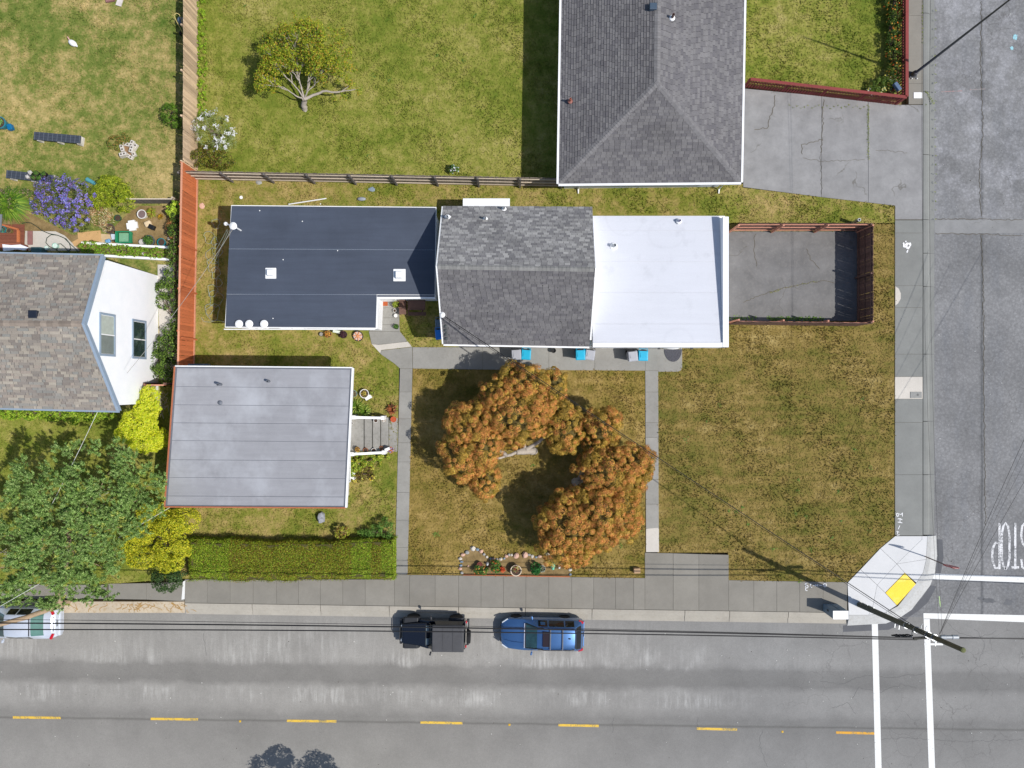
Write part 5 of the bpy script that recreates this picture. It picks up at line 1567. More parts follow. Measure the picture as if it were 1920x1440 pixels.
def grass_clump(name, label, px, py, rad, h, n, cols, cat='plant', wid=.035, group=None, lean=(0, 0), parent=None, z0=0.0):
    c = P(px, py, z0)
    root = thing(name, label, cat, c, group) if parent is None else parent
    b = MB()
    for k in range(n):
        a = random.uniform(0, 6.283); l = rad * random.uniform(.55, 1.1)
        d = Vector((math.cos(a) + lean[0], math.sin(a) + lean[1], 0)); d.normalize(); s_ = Vector((-d.y, d.x, 0)) * wid * random.uniform(.7, 1.2) * .5
        hh = h * random.uniform(.6, 1.1)
        p0 = c + d * rad * .06; p1 = c + d * l * .5 + Vector((0, 0, hh)); p2 = c + d * l + Vector((0, 0, hh * random.uniform(.3, .85)))
        col = lin(random.choice(cols)); j = random.uniform(.8, 1.2); col = tuple(x * j for x in col)
        b.face([p0 - s_, p0 + s_, p1 + s_, p1 - s_], col); b.face([p1 - s_, p1 + s_, p2 + s_ * .15, p2 - s_ * .15], col)
    b.build('blades', LEAF, root)
    return root
GR = [(122, 158, 48), (96, 136, 40), (150, 176, 66), (74, 112, 40)]
grass_clump('tall_grass', 'fountain of long green grass at the left edge beside the purple bush', 34, 388, 1.15, .8, 420, GR, wid=.05, lean=(-.1, 0))
bush('leafy_plant', 'dark leafy ground plant at the left edge behind the long grass', 'plant', P(8, 372, 0), [(8, 372, .45, .8, .6, .35), (40, 364, .3, .7, .3, .25), (10, 398, .3, .7, .35, .25)], [(76, 98, 40), (58, 80, 34), (96, 118, 52), (150, 120, 110)], .10, 2200, .5, .14, 22)
# ivy along the orange fence
IVY = [(68, 92, 32), (50, 72, 24), (92, 118, 42), (116, 142, 58), (40, 58, 22)]
bush('ivy_hedge', 'dark ivy creeping along the garden side of the orange fence', 'ivy', P(330, 600, 0),
     [(330, 478, .8, .42, .6, .6), (326, 520, .6, .55, .7, .5), (313, 540, .3, .55, .6, .35), (334, 565, .7, .35, .7, .5), (306, 566, .25, .32, .42, .3), (333, 610, .7, .35, .75, .5), (320, 620, .5, .42, .4, .4), (312, 652, .6, .62, .72, .5), (325, 655, .8, .42, .7, .6), (300, 680, .6, .52, .7, .5), (318, 690, .6, .6, .6, .5), (312, 708, .5, .6, .5, .45), (332, 440, .8, .36, .6, .6), (332, 400, .6, .3, .55, .5)], IVY, .085, 12500, .7, .15, 24)
bush('ground_cover', 'bright green ground cover between the white edging boards', 'plant', P(230, 470, 0), [(168, 464, .22, .6, .36, .22), (200, 468, .22, .6, .35, .22), (232, 470, .22, .6, .34, .22), (262, 473, .2, .5, .3, .2), (296, 475, .22, .62, .28, .22)], [(112, 150, 34), (92, 128, 30), (134, 168, 48), (120, 92, 62)], .08, 5600, .6, .10, 22)
bush('leafy_plant', 'small yellow green leafy vine on the corner of the grey garden fence', 'plant', P(330, 392, 0), [(332, 388, .9, .34, .34, .3), (322, 396, .8, .28, .28, .25)], [(148, 172, 48), (172, 188, 66), (124, 150, 40)], .11, 900, .7, .12, 20)
bush('fern_row', 'row of bright ferns and vines under the south eave of the white house', 'plant', P(130, 775, 0), [(20, 776, .4, .7, .3, .3), (62, 776, .5, .75, .3, .35), (100, 777, .5, .75, .35, .4), (140, 780, .5, .7, .4, .4), (175, 778, .5, .6, .36, .4), (205, 776, .4, .4, .3, .3)], [(110, 142, 30), (136, 160, 46), (84, 116, 28), (154, 168, 58)], .12, 5200, .45, .14, 22)
# trailing weeds beside the tan fence
bush('weed_strip', 'bright green weeds along the foot of the tan fence on the lawn side', 'plant', P(378, 110, 0), [(377 + (k % 3), 10 + 22 * k, .14, .24 + .05 * (k % 2), .42, .14) for k in range(10)], [(120, 150, 34), (142, 168, 46), (98, 128, 30)], .07, 3600, .6, .08, 20, stem=False)
# strip behind the maroon fence
bush('flower_hedge', 'dark green hedge with orange flowers behind the maroon fence', 'hedge', P(1668, 70, 0), [(1674 + 2 * (k % 2), 8 + 24 * k, .45, .40, .55, .42) for k in range(-3, 7)], [(56, 78, 26), (42, 62, 22), (74, 96, 34), (90, 112, 40)], .085, 6500, .6, .14, 24, flower=([(206, 112, 36), (184, 84, 30), (210, 150, 60)], 230, .10))
bush('flowering_plant', 'pale yellow flowering plant in the maroon fence corner', 'plant', P(1652, 166, 0), [(1656, 160, .4, .62, .42, .3), (1640, 170, .3, .42, .3, .25)], [(88, 110, 40), (112, 130, 50), (70, 92, 34)], .09, 1400, .5, .12, 22, flower=([(226, 218, 140), (214, 190, 90), (236, 232, 190)], 120, .10))
# clipped hedge on the street front
def hedge():
    base = P(543, 1050, 0)
    root = thing('clipped_hedge', 'long clipped green hedge along the main street pavement', 'hedge', base)
    z1 = 1.15
    x0, x1 = P(349, 1050, z1).x, P(741, 1050, z1).x
    def ytp(u): return P(0, 1012 + 7 * math.sin(u * 3.14) + 1.6 * math.sin(u * 21) + 1.2 * math.sin(u * 47 + 1), z1).y
    def ybt(u): return P(0, 1089 + 2.5 * math.sin(u * 5) + 1.2 * math.sin(u * 26 + 2) + .9 * math.sin(u * 53), z1).y
    n = 52000
    u = rng.uniform(0, 1, n); v = rng.uniform(0, 1, n)
    ex = np.minimum(u, 1 - u) * (x1 - x0); ins = np.clip(1 - ex / .75, 0, 1) ** 2 * .42; v = v * (1 - ins) + ins * .5
    lumpf = lambda x, y: .05 * np.sin(x * 3.1 + 2 * np.sin(y * 2)) * np.cos(y * 3.7 + x) + .03 * np.sin(x * 9 + y * 5)
    yt = np.array([ytp(q) for q in u]); yb = np.array([ybt(q) for q in u])
    X = x0 + (x1 - x0) * u; Y = yb + (yt - yb) * v
    edge = np.minimum(np.minimum(v, 1 - v) * (yt - yb), np.minimum(u, 1 - u) * (x1 - x0))
    Z = z1 + 1.7 * lumpf(X, Y) + np.where(rng.uniform(size=n) < .03, rng.uniform(0, .10, n), 0) - .34 * np.exp(-edge / .20) + rng.uniform(-.09, .03, n)
    PT = np.stack([X, Y, Z], 1); NT_ = np.stack([rng.normal(0, .55, n), rng.normal(0, .55, n), np.ones(n)], 1)
    m_ = 22000
    side_ = rng.integers(0, 4, m_); t = rng.uniform(0, 1, m_); zz = rng.uniform(.05, z1 - .08, m_)
    Xs = np.where(side_ < 2, x0 + (x1 - x0) * t, np.where(side_ == 2, x0 + .16, x1 - .16)); ub = (Xs - x0) / (x1 - x0)
    ya = np.array([ytp(q) for q in ub]); yb2 = np.array([ybt(q) for q in ub])
    Ys = np.where(side_ == 0, yb2, np.where(side_ == 1, ya, yb2 + (ya - yb2) * t))
    nx = np.where(side_ == 2, -1.0, np.where(side_ == 3, 1.0, 0)); ny = np.where(side_ == 0, -1.0, np.where(side_ == 1, 1.0, 0))
    PS = np.stack([Xs, Ys, zz], 1) + rng.uniform(-.06, .06, (m_, 3)); NS = np.stack([nx, ny, np.full(m_, .3)], 1) + rng.normal(0, .5, (m_, 3))
    cols = pal([(100, 124, 22), (124, 144, 34), (78, 102, 18), (146, 158, 52), (108, 94, 36)], n + m_, .2)
    X_all = np.concatenate([X, Xs])
    XN = (X_all - x0) / (x1 - x0)
    brn = np.clip(.5 + .6 * np.sin(XN * 5.2 - 1.3) + .25 * np.sin(X_all * 2.3), 0, 1) * (rng.uniform(size=len(X_all)) < .62)
    cols = np.where(brn[:, None] > .5, cols * np.array((1.02, .74, .8)), cols * np.array((1.08, 1.12, 1.0)))
    leaf_mesh('foliage', np.concatenate([PT, PS]), np.concatenate([NT_, NS]), rng.uniform(.045, .08, n + m_), cols, root, .6)
    b = MB()
    pts = [(x0 + (x1 - x0) * q, ybt(q) + .14) for q in np.linspace(.015, .985, 9)] + [(x0 + (x1 - x0) * q, ytp(q) - .14) for q in np.linspace(.985, .015, 9)]
    b.prism(pts, 0, z1 - .18); b.build('inner_twigs', mat('twigs_dark_olive', (78, 74, 38), .95, .3, 9), root)
hedge()
bush('potted_shrub', 'small yellow green plant in a pot behind the hedge', 'plant', P(640, 1003, 0), [(642, 999, .5, .40, .34, .3)], [(146, 152, 46), (112, 124, 36), (168, 168, 66), (120, 70, 50)], .10, 700, .5, .10, 20)
bush('leafy_plant', 'feathery green plant behind the east end of the hedge', 'plant', P(715, 996, 0), [(725, 990, .55, .5, .55, .4), (700, 996, .4, .5, .3, .3), (682, 1000, .3, .3, .2, .2)], [(88, 122, 48), (110, 146, 64), (70, 100, 40)], .15, 1600, .2, .14, 22, tilt=.8)
bush('hydrangea', 'small hydrangea with a pale blue bloom beside the grey fence', 'plant', P(853, 318, 0), [(851, 317, .35, .24, .20, .22)], [(62, 92, 36), (82, 112, 46)], .09, 420, .6, .09, 20, flower=([(186, 196, 226), (206, 212, 232)], 26, .10))

# ---- tree standing south of the frame: only its shadow falls on the street
b0 = P(688, 1520, 0)
root = thing('street_tree', 'round leafy tree on the far side of the main street', 'tree', b0)
b = MB(); limb(b, [b0, b0 + Vector((0, 0, 2.5)), b0 + Vector((.2, .3, 4.5))], .22, .10, .05, 8); b.build('trunk', M_BARK, root, smooth=True)
PP = []; NN = []
for dx, dy, z, r in ((-2.4, 1.1, 4.6, 1.1), (-.8, .3, 5.2, 1.4), (1.0, 0.6, 4.8, .9), (2.0, .2, 4.3, .7), (0, -1.0, 5.4, 1.5), (-2.2, -.6, 4.6, 1.2), (-1.8, 1.9, 4.7, .6), (.6, 1.4, 4.9, .75), (1.5, -1.2, 4.6, 1.2)):
    p, nn, gid = lumps((b0.x + dx, b0.y + dy, z), (r, r, r * .7), 60, .24, 26, down=-.8); PP.append(p); NN.append(nn)
p = np.concatenate(PP)
leaf_mesh('crown', p, np.concatenate(NN), rng.uniform(.10, .17, len(p)), pal([(70, 96, 36), (88, 114, 44)], len(p)), root, .6)

# ------------------------------------------------------------------ vehicles
def carpaint(name, c, rough=.28, metal=.25, coat=.7):
    return mat(name, c, rough, .06, 1.2, metal=metal, spec=.5, coat=coat)
M_TYRE = mat('tyre', (30, 30, 31), .85, .2, 9)
M_RIM = mat('rim_alloy', (150, 152, 156), .35, .1, metal=.8)
M_CGLASS = mat('car_glass', (44, 76, 78), .05, .6, 2.2, spec=.8, coat=.5)  # mottled tint paints in the interior and a dashboard reflection
M_CGLASSD = mat('car_glass_dark', (20, 24, 28), .08, .1, .8, spec=.7)
M_RED = mat('tail_light_red', (190, 30, 42), .2, .1, coat=.5)
M_LAMP = mat('head_light', (206, 212, 216), .12, .05, spec=.8)
M_TRIMD = mat('dark_plastic', (38, 40, 44), .5, .15)

def loft_car(root, st, paint_m, glass, prof_shape=None):
    """st: stations (x, half width, belt z, top z, half width of top). one closed shell; glass panes sit 4 mm proud"""
    rl = root_loc(root)
    rows = []
    for x, w, zb, zt, wt in st:
        zlo = .26
        half = [(w * .90, zlo), (w * .99, zlo + .16), (w, zlo + .36 if zb > .7 else zb - .06), (w * .975, zb), (wt + .035, zt - .07), (wt * .86, zt - .012), (wt * .45, zt + .012)]
        row = [(x, -y, z) for y, z in half] + [(x, y, z) for y, z in reversed(half)]
        rows.append([Vector(p) for p in row])
    n = len(rows[0]); vs = [rl + p for r in rows for p in r]; fs = []
    for i in range(len(rows) - 1):
        for k in range(n - 1):
            fs.append((i * n + k, i * n + k + 1, (i + 1) * n + k + 1, (i + 1) * n + k))
        fs.append((i * n + n - 1, i * n, (i + 1) * n, (i + 1) * n + n - 1))
    fs.append(tuple(range(n))); fs.append(tuple((len(rows) - 1) * n + k for k in range(n - 1, -1, -1)))
    body = MB().mesh(vs, fs).build('body', paint_m, root, smooth=True)
    sub = body.modifiers.new('edge', 'BEVEL'); sub.width = .03; sub.segments = 2; sub.limit_method = 'ANGLE'; sub.angle_limit = R(28)
    for nm, i0, i1, k0, k1, m, f in glass:
        b = MB()
        a, c, d, e = rows[i0][k0], rows[i0][k1], rows[i1][k1], rows[i1][k0]
        def pt(u, v):
            return (a * (1 - u) + c * u) * (1 - v) + (e * (1 - u) + d * u) * v
        nr = (c - a).cross(e - a).normalized()
        ctr = (a + c + d + e) / 4
        if (ctr - Vector((ctr.x * .8, 0, .6))).dot(nr) < 0: nr = -nr
        m0, m1, v0, v1 = f
        mids = list(range(k0, k1 + 1))
        def rowpt(ri, t):
            seg = t * (len(mids) - 1); s0 = min(int(seg), len(mids) - 2); return rows[ri][mids[s0]].lerp(rows[ri][mids[s0 + 1]], seg - s0)
        ts = [m0] + [j / (len(mids) - 1) for j in range(1, len(mids) - 1)] + [m1]
        for t0, t1 in zip(ts[:-1], ts[1:]):
            q = [rowpt(i0, t0).lerp(rowpt(i1, t0), v0), rowpt(i0, t1).lerp(rowpt(i1, t1), v0), rowpt(i0, t1).lerp(rowpt(i1, t1), v1), rowpt(i0, t0).lerp(rowpt(i1, t0), v1)]
            b.face([rl + p + nr * .012 for p in q])
        b.build(nm, m, root)
    return body

def wheel(root, x, y, r=.34, w=.22, name='wheel'):
    rl = root_loc(root)
    rot = Matrix.Rotation(R(90), 3, 'X')
    c = rl + Vector((x, y, r))
    e = bpy.data.objects.new(name, None); COL.objects.link(e); e.parent = root; e.empty_display_size = .1
    MB().lathe(c, [(r * .62, -w / 2), (r * .92, -w / 2), (r, -w * .35), (r, w * .35), (r * .92, w / 2), (r * .62, w / 2)], 20, rot).build('tyre', M_TYRE, e)
    MB().lathe(c, [(r * .60, -w / 2 + .01), (r * .62, -w * .3), (r * .62, w * .3), (r * .60, w / 2 - .01)], 16, rot).build('rim', M_RIM, e)
    return e

def bx(root, name, c, size, m, bevel=0, rz=0, label=None):
    b = MB(); b.box(root_loc(root) + Vector(c), size, rz=rz); return b.build(name, m, root, bevel=bevel, label=label)

def mirror(root, x, y, z, m, s):
    b = MB(); rl = root_loc(root)
    b.box(rl + Vector((x, y + s * .10, z)), (.10, .17, .13), rz=s * .25); b.box(rl + Vector((x + .03, y, z - .03)), (.05, .10, .04))
    b.build('mirror', m, root, bevel=.02)

def wagon():
    c = P(1017, 1192, .9); c.z = Z_ROAD
    root = thing('station_wagon', 'blue station wagon with roof rack and dark sunroof parked at the kerb', 'car', c, 'vehicles parked along the kerb')
    pm = carpaint('paint_blue', (72, 112, 162), .38, .55)
    st = [(-2.39, .40, .58, .64, .30), (-2.34, .58, .62, .69, .44), (-2.20, .75, .67, .76, .57), (-1.90, .87, .74, .86, .66), (-1.35, .905, .84, .97, .72), (-1.02, .91, .90, 1.02, .74), (-.28, .91, .93, 1.47, .60), (.30, .91, .94, 1.56, .62), (1.25, .91, .95, 1.56, .61), (1.85, .90, .96, 1.50, .60), (2.22, .87, .94, 1.12, .66), (2.34, .80, .78, .86, .66), (2.39, .70, .62, .68, .58)]
    loft_car(root, st, pm, [('windscreen', 5, 6, 4, 9, M_CGLASS, (.02, .98, .12, .95)), ('rear_window', 9, 10, 4, 9, M_CGLASSD, (.04, .96, .15, .92)),
        ('side_window', 6, 7, 3, 4, M_CGLASSD, (.08, .92, .05, .93)), ('side_window', 7, 8, 3, 4, M_CGLASSD, (.08, .92, .05, .95)), ('side_window', 8, 9, 3, 4, M_CGLASSD, (.08, .92, .06, .9)),
        ('side_window', 6, 7, 9, 10, M_CGLASSD, (.08, .92, .05, .93)), ('side_window', 7, 8, 9, 10, M_CGLASSD, (.08, .92, .05, .95)), ('side_window', 8, 9, 9, 10, M_CGLASSD, (.08, .92, .06, .9))])
    for x in (-1.50, 1.30):
        for y in (-.80, .80): wheel(root, x, y)
    bx(root, 'sunroof', (.22, 0, 1.572), (.46, .86, .02), mat('sunroof_brown', (44, 34, 36), .12, .1, coat=.5), .01)
    bx(root, 'bonnet_edge', (-1.03, 0, 1.035), (.05, 1.42, .03), mat('bright_strip', (176, 184, 200), .3), .008)
    bx(root, 'cowl', (-.93, 0, 1.06), (.13, 1.34, .03), M_TRIMD)
    for s in (-1, 1):
        b = MB(); rl = root_loc(root); b.tube([rl + Vector(p) for p in ((-.05, s * .60, 1.52), (.1, s * .60, 1.62), (1.6, s * .58, 1.61), (1.8, s * .57, 1.53))], .024, 6); b.build('roof_rail', M_TRIMD, root)
        mirror(root, -.62, s * .93, 1.0, pm, s)
        b = MB(); b.box(rl + Vector((2.21, s * .80, .86)), (.30, .13, .22), rz=-s * .35); b.build('tail_light', M_RED, root, bevel=.03)
        b = MB(); b.box(rl + Vector((-2.17, s * .735, .70)), (.40, .07, .10), rz=s * .60); b.build('head_light', M_LAMP, root, bevel=.03)
    for x in (.42, 1.12): bx(root, 'roof_bar', (x, 0, 1.635), (.07, 1.18, .03), mat('bar_grey', (96, 100, 108), .4), .01)
    bx(root, 'aerial', (1.52, .05, 1.58), (.12, .05, .06), M_TRIMD, .01)
    bx(root, 'bumper', (2.40, 0, .50), (.08, 1.46, .24), pm, .04); bx(root, 'bumper', (-2.38, 0, .46), (.10, 1.1, .22), M_TRIMD, .04)
    bx(root, 'number_plate', (2.445, 0, .62), (.012, .31, .15), M_PVC)
    for s in (-1, 1):
        b = MB(); b.tube([root_loc(root) + Vector(p) for p in ((-1.1, s * .42, 1.035), (-1.7, s * .40, .945), (-2.2, s * .33, .80))], .016, 5); b.build('bonnet_crease', pm, root)
        b = MB(); b.tube([root_loc(root) + Vector(p) for p in ((-1.0, s * .70, 1.02), (-.28, s * .585, 1.475), (.0, s * .60, 1.51))], .022, 5); b.build('pillar_trim', M_TRIMD, root)
    bx(root, 'tailgate_edge', (1.86, 0, 1.515), (.06, 1.06, .03), M_TRIMD, .01)
    bx(root, 'grille', (-2.36, 0, .60), (.12, .62, .12), M_TRIMD, .03)
    b = MB(); b.tube([root_loc(root) + Vector((2.05, y, 1.30 + .0 * y)) for y in (-.05, .4)], .012, 5); b.build('rear_wiper', M_BLACK, root)
    root.rotation_euler.z = -.018
wagon()

def jeep():
    c = P(815, 1189, .9); c.z = Z_ROAD
    root = thing('off_road_car', 'black two door off road car with charcoal soft top parked at the kerb', 'car', c, 'vehicles parked along the kerb')
    pm = carpaint('paint_black_blue', (22, 28, 40), .25, .3); rl = root_loc(root)
    M_SOFT = mat('soft_top', (74, 74, 76), .85, .16, 3, bump=.1)
    def H8(name, b, t, m, bevel=.03, smooth=False):
        MB().hexa([rl + Vector(p) for p in b], [rl + Vector(p) for p in t]).build(name, m, root, bevel=bevel)
    H8('body', [(-1.72, -.72, .42), (1.72, -.78, .42), (1.72, .78, .42), (-1.72, .72, .42)], [(-.38, -.80, 1.12), (1.78, -.80, 1.12), (1.78, .80, 1.12), (-.38, .80, 1.12)], pm)
    H8('bonnet', [(-1.85, -.58, .80), (-.40, -.70, .85), (-.40, .70, .85), (-1.85, .58, .80)], [(-1.82, -.56, 1.05), (-.42, -.68, 1.17), (-.42, .68, 1.17), (-1.82, .56, 1.05)], pm, .05)
    H8('grille', [(-1.90, -.58, .55), (-1.84, -.58, .55), (-1.84, .58, .55), (-1.90, .58, .55)], [(-1.88, -.55, 1.02), (-1.82, -.55, 1.04), (-1.82, .55, 1.04), (-1.88, .55, 1.02)], pm)
    for s in (-1, 1):
        H8('fender', [(-1.86, s * .55, .78), (-.85, s * .62, .66), (-.85, s * .90, .66), (-1.86, s * .90, .78)] if s > 0 else [(-1.86, -.90, .78), (-.85, -.90, .66), (-.85, -.62, .66), (-1.86, -.55, .78)],
           [(-1.78, s * .55, .94), (-1.0, s * .62, .92), (-1.0, s * .89, .90), (-1.74, s * .89, .92)] if s > 0 else [(-1.74, -.89, .92), (-1.0, -.89, .90), (-1.0, -.62, .92), (-1.78, -.55, .94)], M_TRIMD, .03)
        H8('fender', [(.75, s * .80 - .12, .80), (1.70, s * .80 - .12, .80), (1.70, s * .80 + .12, .80), (.75, s * .80 + .12, .80)], [(.92, s * .80 - .12, .93), (1.55, s * .80 - .12, .93), (1.55, s * .80 + .11, .90), (.92, s * .80 + .11, .90)], M_TRIMD, .03)
        mirror(root, -.20, s * .92, 1.28, M_TRIMD, s)
        b = MB(); b.lathe(rl + Vector((-1.91, s * .40, .86)), [(.10, -.03), (.10, .03), (.06, .04)], 14, Matrix.Rotation(R(-90), 3, 'Y')); b.build('head_light', M_LAMP, root)
        bx(root, 'tail_light', (1.80, s * .70, .85), (.07, .14, .22), M_RED, .015)
        H8('side_window', [(-.02, s * .800 - .006, 1.16), (1.68, s * .800 - .006, 1.16), (1.68, s * .800 + .006, 1.16), (-.02, s * .800 + .006, 1.16)], [(.16, s * .735 - .006, 1.68), (1.58, s * .735 - .006, 1.68), (1.58, s * .735 + .006, 1.68), (.16, s * .735 + .006, 1.68)], M_CGLASSD, 0)
        bx(root, 'windscreen_hinge', (-.40, s * .36, 1.20), (.16, .36, .03), mat('hinge_grey', (110, 124, 128), .3), .01)
    H8('windscreen', [(-.36, -.72, 1.14), (-.31, -.72, 1.14), (-.31, .72, 1.14), (-.36, .72, 1.14)], [(-.06, -.66, 1.70), (-.01, -.66, 1.70), (-.01, .66, 1.70), (-.06, .66, 1.70)], M_CGLASSD, .01)
    H8('soft_top', [(-.10, -.79, 1.62), (1.74, -.79, 1.60), (1.74, .79, 1.60), (-.10, .79, 1.62)], [(-.06, -.72, 1.78), (1.66, -.70, 1.76), (1.66, .70, 1.76), (-.06, .72, 1.78)], M_SOFT, .05)
    for x in (.55, 1.12): bx(root, 'roof_bow', (x, 0, 1.781), (.05, 1.36, .012), M_SOFT)
    H8('rear_window', [(1.74, -.66, 1.14), (1.77, -.66, 1.14), (1.77, .66, 1.14), (1.74, .66, 1.14)], [(1.70, -.62, 1.60), (1.73, -.62, 1.60), (1.73, .62, 1.60), (1.70, .62, 1.60)], M_CGLASSD, 0)
    for x in (-1.30, 1.18):
        for y in (-.74, .74): wheel(root, x, y, .38, .25)
    # spare wheel, bumpers
    e = bpy.data.objects.new('spare_wheel', None); COL.objects.link(e); e.parent = root
    MB().lathe(rl + Vector((1.95, -.12, .98)), [(.22, -.11), (.34, -.11), (.37, -.07), (.37, .07), (.34, .11), (.22, .11)], 20, Matrix.Rotation(R(90), 3, 'Y')).build('tyre', M_TYRE, e)
    MB().lathe(rl + Vector((1.95, -.12, .98)), [(.22, -.08), (.23, 0), (.22, .09)], 14, Matrix.Rotation(R(90), 3, 'Y')).build('rim', M_RIM, e)
    bx(root, 'bumper', (-1.98, 0, .58), (.16, 1.44, .17), M_TRIMD, .03); bx(root, 'bumper', (1.88, 0, .52), (.14, 1.5, .16), M_TRIMD, .03)
    b = MB(); b.tube([rl + Vector(p) for p in ((-1.98, -.34, .66), (-2.02, -.34, .88), (-2.02, .34, .88), (-1.98, .34, .66))], .028, 7); b.build('bull_bar', M_TRIMD, root)
    bx(root, 'number_plate', (1.86, .50, .74), (.012, .30, .15), M_PVC)
    bx(root, 'wiper_cowl', (-.47, 0, 1.175), (.10, 1.2, .02), M_TRIMD, .005)
    root.rotation_euler.z = -.018
jeep()

def sedan():
    c = P(31, 1169, .8); c.z = Z_ROAD
    root = thing('hatchback_car', 'silver white car partly under the leaning pine with red tail lights', 'car', c, 'vehicles parked along the kerb')
    pm = carpaint('paint_silver_white', (206, 212, 222), .25, .25); rl = root_loc(root)
    st = [(-2.30, .50, .58, .64, .40), (-2.18, .74, .64, .72, .56), (-1.85, .86, .72, .84, .66), (-1.10, .89, .86, .99, .72), (-.35, .89, .90, 1.40, .58), (.25, .89, .91, 1.45, .59), (1.05, .89, .92, 1.40, .57), (1.72, .87, .94, 1.06, .62), (2.05, .84, .92, 1.02, .64), (2.24, .78, .80, .88, .60), (2.30, .70, .60, .66, .54)]
    loft_car(root, st, pm, [('windscreen', 3, 4, 4, 9, M_CGLASS, (.02, .98, .12, .95)), ('rear_window', 6, 7, 4, 9, mat('glass_green', (84, 122, 112), .06, .25, 1.5, spec=.8, coat=.5), (.05, .95, .10, .92)),
        ('side_window', 4, 5, 3, 4, M_CGLASSD, (.08, .92, .05, .95)), ('side_window', 5, 6, 3, 4, M_CGLASSD, (.08, .92, .05, .95)), ('side_window', 4, 5, 9, 10, M_CGLASSD, (.08, .92, .05, .95)), ('side_window', 5, 6, 9, 10, M_CGLASSD, (.08, .92, .05, .95))])
    for x in (-1.42, 1.28):
        for y in (-.78, .78): wheel(root, x, y, .32)
    for s in (-1, 1):
        b = MB(); b.box(rl + Vector((2.08, s * .70, .95)), (.13, .34, .12), rz=s * .42); b.build('tail_light', M_RED, root, bevel=.02)
        mirror(root, -.72, s * .91, .98, pm, s)
        b = MB(); b.box(rl + Vector((-2.05, s * .72, .70)), (.40, .12, .12), rz=s * .5); b.build('head_light', M_LAMP, root, bevel=.03)
    # black frame of the rear window and bumper
    b = MB(); b.box(rl + Vector((1.06, 0, 1.425)), (.05, 1.10, .02)); b.build('window_seal', M_TRIMD, root)
    bx(root, 'bumper', (2.28, 0, .52), (.16, 1.56, .30), pm, .07); bx(root, 'number_plate', (2.27, 0, .80), (.03, .34, .12), M_GALV)
    bx(root, 'boot_trim', (2.13, 0, .955), (.10, .84, .03), M_GALV, .01)
    root.rotation_euler.z = -.01
sedan()

# ------------------------------------------------------------------ street furniture
W_POLE = wood('pole_wood', (98, 96, 82), .25, 0); W_POLED = mat('pole_dark', (58, 58, 52), .9, .2)
M_CABLE = mat('cable_black', (24, 24, 26), .55, .1)
pb, pt_ = P(1611, 1134, 0), P(1806, 1219, 9.6)
pole = thing('utility_pole', 'tall weathered wooden utility pole standing at the corner ramp', 'utility pole', pb)
def on_pole(z): return pb.lerp(pt_, z / 9.6)
b = MB(); b.tube([pb - Vector((0, 0, .2)), on_pole(3), on_pole(6), pt_], .165, 14, .11); b.build('pole_shaft', W_POLE, pole, smooth=True)
b = MB(); b.lathe(pt_, [(.125, -.02), (.11, .03), (.04, .06)], 12); b.build('pole_cap', mat('cap_moss', (104, 108, 70), .9), pole)
b = MB()
for z in (.5, 1.2): 
    q = on_pole(z); b.tube([q + Vector((.1, .12, -.3)), q + Vector((.12, .14, .25))], .03, 6)
b.build('conduit', M_GALV, pole)
for z in (3.0, 4.0, 4.4, 6.2, 6.6, 7.6):
    q = on_pole(z); b = MB(); s_ = 1 if int(z * 10) % 4 else -1
    b.tube([q + Vector((.05 * s_, .15 * s_, 0)), q + Vector((.08 * s_, .36 * s_, .02)), q + Vector((.08 * s_, .38 * s_, .1))], .018, 6); b.build('step_bolt', M_GALV, pole)
q = on_pole(6.7)
b = MB(); b.box(q + Vector((-.15, -.20, 0)), (.9, .10, .12), rz=.05); b.build('cable_bracket', W_POLED, pole)
b = MB(); b.tube([on_pole(5.6) + Vector((-.02, -.12, 0)), on_pole(6.6) + Vector((-.6, -.22, -.1))], .03, 6); b.build('brace', M_GALV, pole)
b = MB()
for z in (5.0, 5.9, 6.9, 7.4): 
    q = on_pole(z); b.lathe(q, [(.165, -.03), (.17, -.03), (.17, .03), (.165, .03)], 14)
b.build('band', M_GALV, pole)
b = MB()
for z in (6.9, 7.4):
    q = on_pole(z) + Vector((.05, -.2, 0)); b.lathe(q, [(.03, -.05), (.055, -.03), (.03, 0), (.055, .03), (.03, .05)], 10)
b.build('insulator', M_PVC, pole)

def catenary(A, B, sag, n=24):
    return [A.lerp(B, t) - Vector((0, 0, sag * 4 * t * (1 - t))) for t in [i / n for i in range(n + 1)]]
def cable(label, A, B, sag, r, group, m=None, n=24):
    b = MB(); b.tube(catenary(Vector(A), Vector(B), sag, n), r, 6)
    return b.build('overhead_cable', m or M_CABLE, label=label, cat='cable', group=group, origin=(Vector(A) + Vector(B)) / 2)
def on_line(z, dx, dy): return on_pole(z) + Vector((dx, dy, 0))
GC_ = 'cables along the main street'
qa = on_line(6.7, -.25, -.22); qb = on_line(6.3, -.2, -.40)
cable('thickest dark cable running west along the main street to the pole', qa, P(-700, 1168, 7.4), .75, .034, GC_, n=40)
cable('lower dark cable running west along the main street under the thick one', qb, P(-700, 1184, 6.9), .75, .030, GC_, n=40)
cable('thin upper wire running west along the main street nearest the kerb', on_line(7.1, -.2, -.1), P(-700, 1158, 7.6), .7, .012, GC_, n=40)
cable('thick dark cable running east from the pole across the junction', on_line(6.7, .2, -.22), P(2700, 1222, 6.8), .5, .032, GC_)
cable('lower dark cable running east from the pole across the junction', on_line(6.3, .2, -.26), P(2700, 1236, 6.4), .5, .024, GC_)
mast_top = Vector((mp.x, mp.y, 4.5))
cable('service wire from the gabled house mast over the lawn to the wooden pole', mast_top, on_line(7.4, 0, -.1), .75, .020, 'service wires', n=40)
